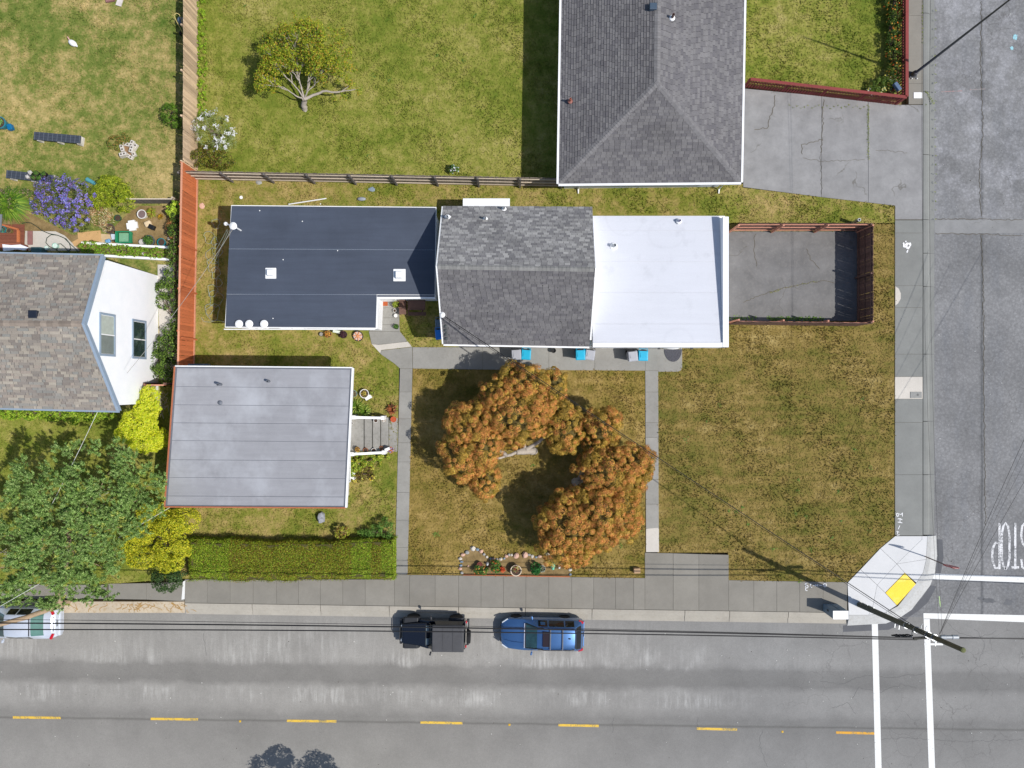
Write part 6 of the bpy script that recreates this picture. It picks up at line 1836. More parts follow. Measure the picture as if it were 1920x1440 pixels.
cable('second thinner service wire from the gabled house mast to the wooden pole', mast_top + Vector((.05, -.12, -.12)), on_line(7.1, -.1, -.1), .85, .010, 'service wires', n=40)
GN = 'wires leaving the pole to the north'
sp = on_line(6.9, .55, .02)
cable('wire running north above the side street kerb, nearest the pavement', sp, P(1738, -420, 7.0), .9, .006, GN, n=40)
cable('wire running north above the side street kerb, nearest the asphalt', sp + Vector((.08, 0, .1)), P(1756, -420, 7.1), .8, .007, GN, n=40)
GE_ = 'wires fanning north east from the pole'
for k, (ex, ey, ez, r, lb) in enumerate(((2090, 480, 7.0, .011, 'thick wire fanning north east over the stop lettering'), (2098, 500, 6.8, .006, 'thin wire fanning north east just right of the thick one'), (2120, 510, 6.6, .006, 'thin middle wire fanning north east over the stop lettering'), (2180, 480, 6.4, .009, 'rightmost wire fanning north east past the letter T'))):
    cable(lb, sp + Vector((.03 * k, 0, -.03 * k)), P(ex, ey, ez), .35, r, GE_)
cable('white service wire from the white house gable to the pine side street line', Vector((xr_n + .02, P(0, 716, 5).y, 4.9)), P(95, 950, 5.4), .1, .011, 'service wires', m=mat('cable_white', (214, 214, 208), .5))
cable('white service wire from the grey roofed house crossing the olive shrub', Vector((F[3].x + .3, F[3].y - .02, 2.9)), P(-40, 1160, 6.4), .25, .011, 'service wires', m=mat('cable_white', (214, 214, 208), .5))
cable('grey service wire from the dark roof mast down over the orange fence', Vector((mcx.x, mcx.y, 3.5)), P(238, 700, 4.6), .35, .012, 'service wires', m=mat('cable_grey', (150, 146, 138), .6))
c = on_line(6.85, .62, -.12)
b = MB(); rY = Matrix.Rotation(R(90), 3, 'Y')
b.lathe(c + Vector((.45, 0, 0)), [(.05, -.48), (.10, -.44), (.115, -.2), (.09, -.17), (.09, .1), (.115, .13), (.10, .42), (.05, .46)], 12, rY)
b.build('splice_case', M_GALV, label='silver splice case hanging on the cables right of the wooden pole', cat='splice case', origin=c)
b = MB(); g = random.Random(8)
c = on_line(6.4, -.95, -.16)
for k in range(7):
    b.tube([c + Vector((.12 * k - .4 + .16 * math.cos(t), g.uniform(-.02, .02), .12 * math.sin(t) + g.uniform(-.03, .03))) for t in [j * .7 for j in range(9)]], .026, 5)
b.build('cable_coil', M_CABLE, label='bundle of dark cable coils hanging left of the wooden pole', cat='cable coil', origin=c)

# steel street light at the upper right
lb = P(1711, 141, 0); M_STEEL = mat('steel_dark_grey', (84, 84, 88), .55, .1, 4, metal=.2)
sl = thing('steel_pole', 'tall dark grey steel pole standing beside the maroon fence', 'pole', lb)
tp_ = P(1899, -4, 8.2) + Vector((0, 0, 1.6)); lt = lb.lerp(P(1895, -2, 8.1), 1.0); top_l = lb + (lt - lb) * (9.2 / 8.1)
b = MB(); b.tube([lb, lb.lerp(top_l, .5), top_l], .085, 12, .035); b.build('pole_shaft', M_STEEL, sl, smooth=True)
b = MB(); b.box(lb + Vector((0, 0, .05)), (.42, .36, .10)); b.lathe(lb + Vector((0, 0, .1)), [(.17, 0), (.15, .25), (.11, .32)], 12); b.build('base', M_STEEL, sl, bevel=.02)
b = MB()
for sx in (-1, 1):
    for sy_ in (-1, 1): b.lathe(lb + Vector((sx * .15 + .06, sy_ * .12 - .12, .0)), [(.03, .04), (.03, .13), (.01, .14)], 6)
b.build('anchor_bolt', M_PVC, sl)

# stop sign, edge on from above
sb = P(1735, 1043.5, Z_SLAB)
ss_ = thing('stop_sign', 'red octagonal stop sign on a steel post at the ramp kerb', 'stop sign', sb)
b = MB(); b.tube([sb, sb + Vector((0, 0, 2.75))], .032, 8); b.build('post', mat('post_brown_steel', (96, 76, 72), .6), ss_)
sc_ = sb + Vector((0, .04, 2.42)); oc = [(.40 * math.cos(R(22.5 + 45 * k)), .40 * math.sin(R(22.5 + 45 * k))) for k in range(8)]
rotz = Matrix.Rotation(-.12, 3, 'Z')
b = MB(); b.hexa([sc_ + rotz @ Vector((x, 0, z)) for x, z in oc], [sc_ + rotz @ Vector((x, .02, z)) for x, z in oc])
face = b.build('sign_face', mat('sign_red', (178, 32, 38), .4), ss_)
b = MB()
for i, ch in enumerate('STOP'):
    for st in GLYPH[ch]:
        pts = [(.255 - i * .135 - u * .11, -.11 + v * .22) for u, v in st]
        for (xa, za), (xb, zb) in zip(pts[:-1], pts[1:]):
            d = Vector((xb - xa, zb - za)); 
            if d.length < 1e-6: continue
            d.normalize(); nx, nz = -d.y * .012, d.x * .012
            b.face([sc_ + rotz @ Vector((x, .0235, z)) for x, z in ((xa + nx, za + nz), (xb + nx, zb + nz), (xb - nx, zb - nz), (xa - nx, za - nz))])
b.build('lettering', M_PVC, face)

# utility cabinet at the kerb
cb = P(1563, 1141, 0)
kx0, ky0 = P(1561.5, 1145, 1.35)[:2]; kx1, ky1 = P(1590.5, 1161, 1.35)[:2]
cab = thing('utility_cabinet', 'slate grey utility cabinet with white top beside the corner ramp', 'cabinet', ((kx0 + kx1) / 2, (ky0 + ky1) / 2, Z_SLAB))
M_CAB = mat('cabinet_slate', (112, 130, 144), .5, .08)
b = MB(); b.box(((kx0 + kx1) / 2, (ky0 + ky1) / 2, .70), (kx1 - kx0 - .03, ky0 - ky1 - .03, 1.28)); b.build('cabinet_body', M_CAB, cab, bevel=.012)
b = MB(); b.box(((kx0 + kx1) / 2, (ky0 + ky1) / 2, 1.36), (kx1 - kx0, ky0 - ky1, .045)); b.build('cabinet_top', mat('cabinet_white', (240, 240, 240), .5, .03), cab, bevel=.01)
b = MB(); b.box((kx0 + .005, (ky0 + ky1) / 2 + .05, .7), (.02, .10, .16)); b.build('lock_plate', M_TRIMD, cab)
b = MB(); b.box(((kx0 + kx1) / 2, ky0 - .005, .7), (.012, .02, 1.1)); b.box(((kx0 + kx1) / 2 + .1, ky0 - .003, .8), (.14, .02, .05)); b.build('door_seam', M_CAB, cab)

# ------------------------------------------------------------------ wheeled bins
M_BGREY = mat('bin_grey', (166, 168, 175), .5, .06); M_BBLUE = mat('bin_blue', (30, 172, 208), .4, .05); M_BBLUE2 = mat('bin_royal', (28, 120, 206), .4, .05)
def bin_(px, py, m, label, rz=0.0):
    c = P(px, py, 1.0); c.z = Z_SLAB + .005
    r = thing('wheeled_bin', label, 'bin', c, 'wheeled bins along the house wall')
    b = MB(); b.hexa([(c.x - .22, c.y - .24, c.z + .08), (c.x + .22, c.y - .24, c.z + .08), (c.x + .22, c.y + .20, c.z + .08), (c.x - .22, c.y + .20, c.z + .08)],
                     [(c.x - .27, c.y - .32, c.z + .95), (c.x + .27, c.y - .32, c.z + .95), (c.x + .27, c.y + .26, c.z + .95), (c.x - .27, c.y + .26, c.z + .95)])
    b.build('bin_body', m, r, bevel=.02)
    b = MB(); b.hexa([(c.x - .285, c.y - .36, c.z + .95), (c.x + .285, c.y - .36, c.z + .95), (c.x + .285, c.y + .23, c.z + .97), (c.x - .285, c.y + .23, c.z + .97)],
                     [(c.x - .24, c.y - .31, c.z + 1.00), (c.x + .24, c.y - .31, c.z + 1.00), (c.x + .25, c.y + .20, c.z + 1.05), (c.x - .25, c.y + .20, c.z + 1.05)])
    b.build('lid', m, r, bevel=.015)
    b = MB(); b.box((c.x, c.y + .235, c.z + 1.035), (.34, .05, .03)); b.build('lid_recess_shade', M_TRIMD, r)  # dark bar paints the shaded recess at the lid handle
    b = MB(); b.box((c.x, c.y - .02, c.z + 1.045), (.34, .30, .012)); b.build('lid_panel', m, r, bevel=.004)
    b = MB(); b.tube([(c.x - .25, c.y + .25, c.z + .96), (c.x - .25, c.y + .33, c.z + 1.0), (c.x + .25, c.y + .33, c.z + 1.0), (c.x + .25, c.y + .25, c.z + .96)], .02, 6)
    b.build('handle', M_TRIMD if m is M_BGREY else m, r)
    for s in (-1, 1):
        b = MB(); b.lathe((c.x + s * .21, c.y + .24, c.z + .10), [(.10, -.03), (.10, .03)], 12, Matrix.Rotation(R(90), 3, 'Y')); b.build('wheel', M_TYRE, r)
    r.rotation_euler.z = rz
bin_(968, 663, M_BGREY, 'grey wheeled bin of the westernmost pair by the gabled house', .06)
bin_(986.5, 663, M_BBLUE, 'bright blue wheeled bin of the westernmost pair by the gabled house', -.07)
bin_(1088.5, 663.5, M_BBLUE, 'bright blue wheeled bin of the middle pair, left of its grey mate', .03)
bin_(1106.5, 663.5, M_BGREY, 'grey wheeled bin of the middle pair, below the white roof edge', -.13)
bin_(1186.5, 666, M_BGREY, 'grey wheeled bin of the easternmost pair by the narrow path', .11)
bin_(1206, 665, M_BBLUE, 'bright blue wheeled bin of the easternmost pair by the narrow path', -.02)
bin_(825, 625, M_BBLUE2, 'royal blue wheeled bin beside the west gable of the middle house', .1)
bin_(825, 606, mat('bin_slate', (92, 112, 128), .5, .06), 'slate wheeled bin half hidden under the west gable eave', .05)
c = P(1262, 668, .06)
b = MB(); pts = [(c.x + .52 * math.cos(t), wsy - .10 - .72 * math.sin(t)) for t in [math.pi * k / 14 for k in range(15)]]; b.prism(pts, Z_SLAB + .008, Z_SLAB + .03)
b.build('doormat', attrmat('doormat_fleck', .95, .6, 40, .4) if False else mat('doormat_fleck', (78, 78, 84), .95, .55, 14), label='dark half round doormat below the door canopy', cat='doormat', origin=c)
c = P(1038, 657, .4)
b = MB(); b.lathe((c.x, c.y, Z_SLAB), [(.10, 0), (.14, .25), (.15, .28), (.12, .28), (.11, .2)], 12); b.build('flower_pot', M_BLACK, label='small black pot against the wall between the two bin pairs', cat='flower pot', origin=c)

# ------------------------------------------------------------------ small garden things
TERRA = mat('terracotta', (172, 104, 66), .85, .12, 8); POTW = mat('pot_white', (224, 222, 216), .6, .06); POTB = mat('pot_brown', (124, 82, 70), .8, .12); POTT = mat('pot_teal', (22, 128, 136), .4, .1); SOIL = mat('potting_soil', (74, 58, 48), .95, .3, 12)
def pot(px, py, r, h, m, label, plant=None, z0=Z_LAWN, name='flower_pot', group=None, n=260, pr=None, flower=None, cat='flower pot', leafsize=.07, asp=.5, soil=SOIL):
    c = P(px, py, z0)
    root = thing(name, label, cat, c, group)
    b = MB(); b.lathe(c, [(r * .72, 0), (r * .96, h * .9), (r, h * .92), (r, h), (r * .86, h), (r * .84, h * .86)], 16); b.build('pot', m, root)
    b = MB(); b.lathe(c, [(r * .85, h * .80), (r * .84, h * .87), (r * .3, h * .90)], 14); b.build('soil', soil, root)
    if plant:
        pr = pr or r * 1.15
        q, nn = ellipsoid(c + Vector((0, 0, h + pr * .35)), (pr, pr, pr * .75), n, (.3, 1), -.4)
        leaf_mesh('leaves', q, nn + rng.normal(size=nn.shape) * .5 + np.array((0, 0, .5)), leafsize * rng.uniform(.7, 1.4, len(q)), pal(plant, len(q), .18), root, asp)
        if flower:
            q, nn = ellipsoid(c + Vector((0, 0, h + pr * .4)), (pr * 1.05, pr * 1.05, pr * .85), flower[1], (.9, 1.05), 0)
            leaf_mesh('flowers', q, nn + np.array((0, 0, .6)), .07 * rng.uniform(.8, 1.3, len(q)), pal(flower[0], len(q), .1), root, .9)
    return root
G1 = [(70, 106, 40), (52, 86, 32), (92, 128, 50)]; G2 = [(132, 146, 44), (108, 128, 38), (156, 164, 64)]; GRD = [(150, 84, 56), (172, 104, 70), (120, 92, 44)]

def rosette(px, py, r, h, n, cols, label, name='succulent', cat='plant', z0=0.0, wid=.09, group=None):
    c = P(px, py, z0); root = thing(name, label, cat, c, group); b = MB()
    for k in range(n):
        a = k * 2.399; l = r * (.45 + .55 * ((k + 1) / n)); el = 1.25 - 1.0 * ((k + 1) / n)
        d = Vector((math.cos(a), math.sin(a), 0)); s_ = Vector((-d.y, d.x, 0)) * wid * .5
        p1 = c + d * l * .55 + Vector((0, 0, h * (.4 + .5 * el))); p2 = c + d * l + Vector((0, 0, h * (.25 + .6 * el)))
        j = random.uniform(.8, 1.2); col = tuple(x * j for x in lin(random.choice(cols)))
        b.face([c - s_ * .6 + Vector((0, 0, .02)), c + s_ * .6 + Vector((0, 0, .02)), p1 + s_, p1 - s_], col); b.face([p1 - s_, p1 + s_, p2], col)
    b.build('leaves', LEAF, root)
    return root

def rock(px, py, rx, ry, rz, m, seed, parent=None, z0=0.0, name='stone', **k):
    c = P(px, py, z0); b = MB(); b.ball((c.x, c.y, c.z + rz * .35), (rx, ry, rz), 9, 6, noise=.16, rs=random.Random(seed))
    return b.build(name, m, parent, origin=None if parent else c, **k)

# ---- front steps of the grey roofed house
M_STEP = concrete('concrete_step', (150, 148, 142), .2, (96, 94, 86), .6, .07)
M_RISER = concrete('concrete_riser', (88, 86, 80), .2, (60, 58, 54), .5, .05)
sx = [P(x, 811, z).x for x, z in ((650, .6), (682, .6), (697.5, .45), (713, .3), (728.5, .15))]
yA, yB = P(0, 783, .3).y, P(0, 846, .3).y
steps = thing('front_steps', 'concrete front steps with white side rails at the grey roofed house', 'steps', P(700, 815, 0))
for k, (x0, x1, z) in enumerate(((F[1].x - .70, sx[1], .62), (sx[1], sx[2], .47), (sx[2], sx[3], .32), (sx[3], sx[4], .17))):
    b = MB(); b.box(((x0 + x1) / 2 - .002 * k, (yA + yB) / 2, z / 2 - .03), (x1 - x0 - .01, yA - yB - .01, z - .06)); b.build('riser', M_RISER, steps)
    b = MB(); b.box(((x0 + x1) / 2 + .002 * k, (yA + yB) / 2, z - .03), (x1 - x0 - .022, yA - yB, .06)); b.build('tread', M_STEP, steps, bevel=.012)
b = MB(); b.prism(pxpoly([(730, 784), (746, 784), (745, 847), (729, 847)]), -.05, Z_SLAB - .004); b.build('landing', M_STEP, steps)
for (ax, ay, bx_, by) in ((663, 782.5, 716, 784), (660, 851.5, 718, 849)):
    z = .95
    A_, B_ = P(ax, ay, z), P(bx_, by, z); b = MB()
    A_.z, B_.z = 1.0, .80
    d = (B_ - A_); rr = Matrix((d.normalized(), Vector((-d.y, d.x, 0)).normalized(), d.normalized().cross(Vector((-d.y, d.x, 0)).normalized()))).transposed()
    b.box((A_ + B_) / 2, (d.length, .14, .05), rot=rr)
    o = b.build('hand_rail', M_TRIMW, steps)
    for q in (A_, B_):
        b = MB(); b.box((q.x, q.y, (q.z - .02) / 2), (.20, .22, q.z - .03)); b.build('newel', M_TRIMW, o)
b = MB(); q = P(727, 842, .4); b.box((q.x, q.y, .4), (.28, .16, .46), rz=.4); b.build('rail_end', M_TRIMW, steps)
GP = 'pots on the front steps'
pot(706, 788, .13, .24, POTW, 'white round pot on the steps against the upper rail', z0=.47, group=GP, plant=None)
pot(720, 787, .12, .18, POTW, 'white dish pot with pale flowers on the lowest step by the upper rail', z0=.17, group=GP, plant=[(220, 206, 196), (196, 172, 150)], n=40)
pot(660, 793, .10, .2, POTW, 'small white pot on the top landing near the house wall', z0=.62, group=GP)
pot(672, 842, .14, .22, POTB, 'brown pot with yellow leaved plant on the top landing', z0=.62, group=GP, plant=[(196, 164, 70), (150, 120, 50), (120, 70, 50)], n=120)
pot(687, 843.5, .14, .24, TERRA, 'terracotta pot with dry soil on the second step', z0=.47, group=GP)
pot(702.5, 844, .15, .26, POTW, 'white round pot with dark soil on the steps at the lower rail', z0=.32, group=GP)
pot(716, 839, .11, .2, TERRA, 'small terracotta pot on the lowest step at the lower rail', z0=.17, group=GP)
pot(734, 843, .15, .2, TERRA, 'terracotta pot with orange flowers at the foot of the lower rail', plant=[(150, 120, 90), (120, 100, 110)], flower=([(206, 110, 50), (150, 130, 170)], 26), group=GP, n=120)
pot(739, 786, .17, .26, mat('pot_orange', (196, 94, 56), .6), 'plain orange pot at the foot of the upper rail', group=GP, soil=mat('soil_orange', (180, 84, 50), .8))
rosette(736, 768, .46, .38, 20, [(176, 104, 66), (196, 138, 84), (150, 120, 66), (120, 78, 54)], 'spiky red brown leaved plant beside the walk and the steps', wid=.11, name='spiky_plant')
for (x, y, r_, lb) in ((670, 763, .78, 'broad strap leaved green plant against the house wall above the steps'), (686, 771, .52, 'strap leaved green plant with yellow flowers near the upper rail')):
    rosette(x, y, r_, .5, 46, [(132, 156, 50), (104, 138, 42), (168, 182, 88), (86, 116, 36)], lb, name='strap_leaf_plant', wid=.07)
pot(685, 738, .27, .3, POTW, 'large white ring pot with yellow flowers on the lawn north of the steps', plant=[(140, 110, 60), (120, 130, 60), (178, 160, 70)], n=90, pr=.20)
pot(699, 737, .14, .2, POTB, 'brown pot beside the white ring pot', plant=G2, n=60)
pot(665, 738, .2, .25, mat('pot_grey_teal', (112, 142, 140), .6), 'grey teal pot half under the white eave', plant=[(112, 106, 80), (140, 132, 100)], n=60)
c = P(691, 745, .1); b = MB(); b.box((c.x, c.y, .12), (.40, .22, .22), rz=.5); b.build('planter_block', M_PVC, bevel=.015, label='white rectangular block beside the ring pot', cat='planter', origin=c)
bush('leafy_plant', 'green and yellow leafy plants below the lower step rail', 'plant', P(675, 872, 0), [(668, 868, .3, .5, .5, .32), (690, 862, .25, .5, .32, .28), (715, 856, .2, .45, .22, .2), (660, 880, .3, .35, .4, .3), (702, 868, .15, .4, .2, .15)], [(124, 148, 44), (98, 126, 36), (150, 166, 62), (170, 160, 60)], .10, 2600, .5, .11, 22)
bush('flowering_plant', 'yellow and dark red flowering plants at the house wall below the steps', 'plant', P(676, 888, 0), [(682, 884, .2, .5, .26, .22), (688, 892, .16, .42, .26, .18), (668, 896, .18, .34, .2, .2)], [(92, 84, 40), (84, 52, 44), (124, 116, 46)], .08, 900, .5, .1, 20, flower=([(206, 190, 70), (196, 168, 60), (216, 206, 110)], 170, .075))
c = P(659, 890, .3); b = MB(); b.box((c.x, c.y + .12, .22), (.42, .16, .4), rz=-.5); b.box((c.x + .05, c.y - .15, .22), (.36, .16, .4), rz=-.5); b.build('white_planter', M_PVC, bevel=.03, label='pair of white planter sides against the house wall below the steps', cat='planter', origin=c)
rock(603.5, 970, .22, .34, .34, mat('rock_grey', (150, 152, 158), .9, .15, 5, bump=.3), 3, label='large grey rock on the lawn below the grey roofed house', cat='rock')
b = MB(); c = P(1193, 1068, 0); b.box((c.x, c.y, .16), (.38, .30, .32), rz=.05); b.build('stone_block', mat('block_tan', (178, 146, 112), .85, .12), bevel=.03, label='small tan block on the lawn near the narrow path', cat='block', origin=c)

# ---- flower bed with stone border
bed_poly = [(866, 1040), (874, 1034), (886, 1027), (900, 1032), (908, 1039), (916, 1046), (938, 1047), (952, 1041), (968, 1040), (990, 1038), (1008, 1043), (1022, 1039), (1040, 1038), (1066, 1050), (1070, 1079), (866, 1076)]
b = MB(); b.prism(pxpoly(bed_poly), -.1, .035)
bedm = GS
fb = b.build('flower_bed', bedm, label='stone edged flower bed of bare soil beside the pavement', cat='flower bed', origin=P(965, 1060, 0))
EXCL.append(bed_poly)
STONES = [mat('stone_pale', (206, 198, 184), .85, .12, 9), mat('stone_grey', (156, 156, 152), .85, .15, 9), mat('stone_pink', (206, 168, 148), .85, .12, 9), mat('stone_blue', (132, 148, 160), .85, .12, 9)]
for k, (x, y, s) in enumerate(((863, 1047, 4), (865.5, 1053, 3), (868, 1040, 4.2), (876, 1035.5, 4.6), (887, 1028, 5), (895.5, 1030, 3.5), (902, 1033.5, 4.5), (907.5, 1039, 3.4), (913, 1044, 3), (920, 1047, 2.6), (926, 1047.5, 2.8), (932, 1048, 2.6), (939, 1048, 3.6), (945.5, 1047, 2.8), (949.5, 1042.5, 3.2), (954.5, 1040, 3), (959.5, 1040.5, 2.6), (968, 1041.5, 6.2), (984.5, 1040, 6.4), (992, 1040, 3), (998, 1043, 3.4), (1005, 1044.5, 3), (1012, 1043, 3.6), (1022, 1039.5, 4), (1028, 1038, 3), (864, 1060, 3), (863, 1066, 3.2), (866, 1074, 3.4), (1069, 1068, 3.4), (1069.5, 1077, 2.8), (878, 1061, 2.4))):
    rock(x, y, s / S * random.uniform(.85, 1.15), s / S * random.uniform(.7, 1.0), s / S * .75, STONES[(k * 7) % 4 if k not in (17, 18) else 2], 40 + k, parent=fb, z0=.03)
b = MB(); rail(b, P(868, 1077.5, .04), P(1068, 1081, .04), 0, .06, .12); b.build('edging_plank', TERRA, fb)
GB_ = 'pots and plants in the flower bed'
pot(900, 1057, .17, .30, mat('pot_maroon', (128, 70, 58), .7), 'maroon round pot at the left of the flower bed', group=GB_, soil=mat('soil_maroon', (118, 62, 54), .9))
bush('flower_clump', 'green clump with orange flowers below the maroon pot', 'plant', P(898, 1068, 0), [(895, 1069, .2, .26, .24, .18), (907, 1069, .2, .2, .24, .18)], G1, .09, 700, .5, .1, 20, group=GB_, flower=([(220, 160, 80), (226, 130, 60)], 26, .08), stem=False)
bush('flower_clump', 'dark green clump with orange flowers left of the red flower pot', 'plant', P(930, 1062, 0), [(929, 1062, .3, .26, .36, .26)], G1, .09, 700, .5, .1, 20, group=GB_, flower=([(224, 120, 50), (216, 96, 44)], 26, .08), stem=False)
pot(942, 1066, .16, .22, TERRA, 'small pot crowded with bright orange red blooms', plant=[(206, 84, 44), (222, 104, 54), (186, 70, 40)], n=160, group=GB_)
pot(967.5, 1066.5, .33, .42, mat('pot_ring_cream', (214, 196, 170), .7), 'large cream rimmed pot with succulent rosette in the flower bed', group=GB_)
rosette(967.5, 1066.5, .26, .2, 26, [(176, 160, 90), (150, 84, 70), (196, 186, 120)], 'yellow and red succulent rosette in the large cream pot', z0=.36, wid=.10, group=GB_)
bush('flower_clump', 'deep green bush right of the large cream pot', 'plant', P(1004, 1065, 0), [(1004, 1065, .3, .28, .32, .28)], [(30, 92, 34), (40, 110, 44), (22, 72, 26)], .09, 700, .5, .1, 20, group=GB_, stem=False)
pot(1016, 1064, .2, .3, mat('pot_glassy', (148, 156, 150), .4), 'grey wire rimmed pot beside the deep green bush', plant=[(150, 160, 140), (120, 134, 100)], n=60, group=GB_)
c = P(1036, 1059, 0)
b = MB(); b.ball((c.x, c.y, .14), (.15, .18, .16), 12, 8); b.ball((c.x + .01, c.y - .16, .26), (.09, .09, .09), 10, 6); b.build('garden_ornament', mat('ornament_mint', (126, 206, 170), .5), smooth=True, label='mint green garden ornament at the right of the flower bed', cat='ornament', origin=c)
for (x, y, lb) in ((914, 1056, 'small white ornament between the pots in the flower bed'), (1048, 1062, 'white speckled ornament beside the mint green one')):
    c = P(x, y, 0); b = MB(); b.lathe(c, [(.09, 0), (.08, .12), (.05, .2), (.07, .27), (.02, .34)], 10); b.build('garden_ornament', M_PVC, label=lb, cat='ornament', origin=c)

# ---- under the dark eave: pots, wheel
GW = 'things along the dark roofed house wall'
EXCL.append([(598, 612), (690, 612), (690, 640), (598, 640)])
def wheel_decor(px, py, r, label, spokes, m):
    c = P(px, py, .12); root = thing('wheel_ornament', label, 'ornament', c * Vector((1, 1, 0)), GW); rot = Matrix.Rotation(R(18), 3, 'X')
    b = MB(); n = 22
    for k in range(n):
        a0, a1 = 2 * math.pi * k / n, 2 * math.pi * (k + 1) / n
        b.tube([c + rot @ Vector((r * math.cos(a0), r * math.sin(a0), 0)), c + rot @ Vector((r * math.cos(a1), r * math.sin(a1), 0))], .03, 6, caps=False)
    b.build('tyre', M_TYRE, root)
    b = MB(); b.lathe(c, [(r * .9, -.01), (r * .9, .01), (r * .5, .012)], 20, rot); b.build('disc', mat('disc_pink_grey', (196, 176, 164), .8, .1), root)
    b = MB()
    for k in range(spokes):
        a = 2 * math.pi * k / spokes + .3; d = rot @ Vector((math.cos(a), math.sin(a), 0))
        b.tube([c + rot @ Vector((0, 0, .05)) , c + d * r * .95 + rot @ Vector((0, 0, .05))], .028, 5)
    b.build('spoke', m, root)
wheel_decor(671, 630, .29, 'wheel with orange spokes lying against the dark roofed house wall', 7, mat('spoke_orange', (214, 146, 100), .7))
pot(603.5, 627, .13, .16, mat('pot_dark_rim', (60, 60, 62), .7), 'small dark rimmed pot at the left end of the wall pots', group=GW, soil=mat('soil_grey', (150, 146, 138), .9))
pot(617, 627, .2, .26, POTB, 'pot with orange flowers along the dark roofed house wall', plant=[(206, 130, 50), (196, 150, 70), (110, 90, 40)], n=150, group=GW)
b = MB(); c = P(632, 622, .2); b.box((c.x, c.y, .2), (.42, .16, .36), rz=-.15); b.build('planter_box', mat('planter_pale', (206, 214, 200), .6), bevel=.02, label='pale green trough between the wall pots', cat='planter', origin=c)
pot(646, 628, .22, .3, M_BLACK, 'black pot with dark purple plant along the dark roofed house wall', plant=[(64, 40, 48), (48, 32, 38), (84, 50, 56)], n=220, group=GW)

# ---- seating corner in the recess
W_DECK = wood('bench_weathered', (104, 78, 68), .2, .15)
EXCL.append([(750, 556), (802, 556), (802, 592), (750, 592)])
c = P(781, 577, 0); tb = thing('picnic_table', 'weathered dark plank picnic table in the shaded corner beside the dark roof', 'table', c)
for k in range(5):
    q = P(781, 565 + 3.6 * k, .72); b = MB(); b.box((q.x, q.y, .72), (1.0, .105, .035)); b.build('plank', W_DECK, tb)
for yy in (560, 588.5):
    q = P(782, yy, .42); b = MB(); b.box((q.x, q.y, .42), (1.05, .2, .035)); b.build('bench_plank', W_DECK, tb)
for xx in (-.4, .4):
    for s in (-1, 1): 
        b = MB(); b.tube([(c.x + xx, c.y + s * .45, 0), (c.x + xx, c.y + s * .12, .70)], .035, 4); b.build('leg', W_DECK, tb)
    b = MB(); b.box((c.x + xx, c.y, .38), (.05, .95, .07)); b.build('cross_beam', W_DECK, tb)
for (x, y, lb) in ((757, 572, 'dark wooden chair left of the picnic table, nearest the eave'), (757, 585, 'dark wooden chair left of the picnic table, farther from the eave')):
    c = P(x, y, 0); r_ = thing('wooden_chair', lb, 'chair', c, 'chairs by the picnic table')
    b = MB(); b.box((c.x, c.y, .42), (.4, .36, .04)); b.build('seat', W_DECK, r_)
    b = MB(); b.box((c.x, c.y + .17, .66), (.40, .04, .34)); b.build('backrest', W_DECK, r_)
    for sx_ in (-1, 1):
        for sy_ in (-1, 1): 
            b = MB(); b.box((c.x + sx_ * .17, c.y + sy_ * .15, .2), (.04, .04, .4)); b.build('leg', W_DECK, r_)
c = P(718, 568, .05); b = MB(); b.box((c.x, c.y, Z_SLAB + .022), (.56, .34, .03)); b.build('doormat', mat('mat_orange_brown', (166, 84, 46), .95, .3, 20), label='orange brown doormat at the recessed entrance', cat='doormat', origin=c)
pot(743, 592.5, .11, .2, POTW, 'round white bucket on the recessed path', z0=Z_SLAB, group='pots on the recessed path', soil=POTW)
pot(741, 583, .10, .18, POTW, 'white ornament pot beside the bucket on the recessed path', z0=Z_SLAB, group='pots on the recessed path')
pot(744, 572, .2, .3, POTB, 'brown pot with yellow green plant under the recess eave', z0=Z_SLAB, plant=G2, group='pots on the recessed path', n=160)
pot(744, 613, .15, .2, M_BLACK, 'dark pot at the lower corner of the recessed path', z0=Z_SLAB, plant=G1, group='pots on the recessed path', n=90)

# ---- left back yard
def block_mesh(): 
    b = MB(); b.box((0, 0, .1), (.40, .20, .20)); return b
M_CMU = mat('cinder_block', (206, 200, 190), .9, .1, 8); M_HOLE = mat('block_hole', (96, 88, 78), .95)
M_PLASTIC = mat('recycled_plank', (62, 68, 78), .6, .15, 5)
def bench(px0, py0, px1, py1, label, blocks):
    A_, B_ = P(px0, py0, .5), P(px1, py1, .5); A_.z = B_.z = 0; d = B_ - A_; L = d.length; d.normalize(); nrm = Vector((-d.y, d.x, 0)); ang = math.atan2(d.y, d.x)
    root = thing('plank_bench', label, 'bench', (A_ + B_) / 2, 'plank benches in the left yard')
    for k in range(3):
        b = MB(); b.box((A_ + B_) / 2 + nrm * (.155 * (k - 1)) + Vector((0, 0, .46)), (L, .145, .05), rz=ang); b.build('plank', M_PLASTIC, root)
    for t in blocks:
        q = A_.lerp(B_, t)
        for z in (.1, .315): 
            b = MB(); b.box(q + Vector((0, 0, z)), (.20, .50, .205), rz=ang + (.12 if z > .2 else -.05)); b.build('block', M_CMU, root, bevel=.01)
    bb = MB()
    for t in np.linspace(.02, .98, 11):
        q = A_.lerp(B_, t); bb.box(q + Vector((0, 0, .4868)), (.03, .46, .005), rz=ang)
    bb.build('cross_strip', mat('strip_grey', (92, 98, 106), .6), root)
    return root
bench(63, 254, 150.5, 261.5, 'charcoal plank bench on pale blocks in the middle of the left yard', (.08, .52, .94))
bench(11, 326, 99, 335.5, 'charcoal plank bench carrying pots at the edge of the purple bush', (.1, .55, .97))
GBN = 'pots standing on the lower bench'
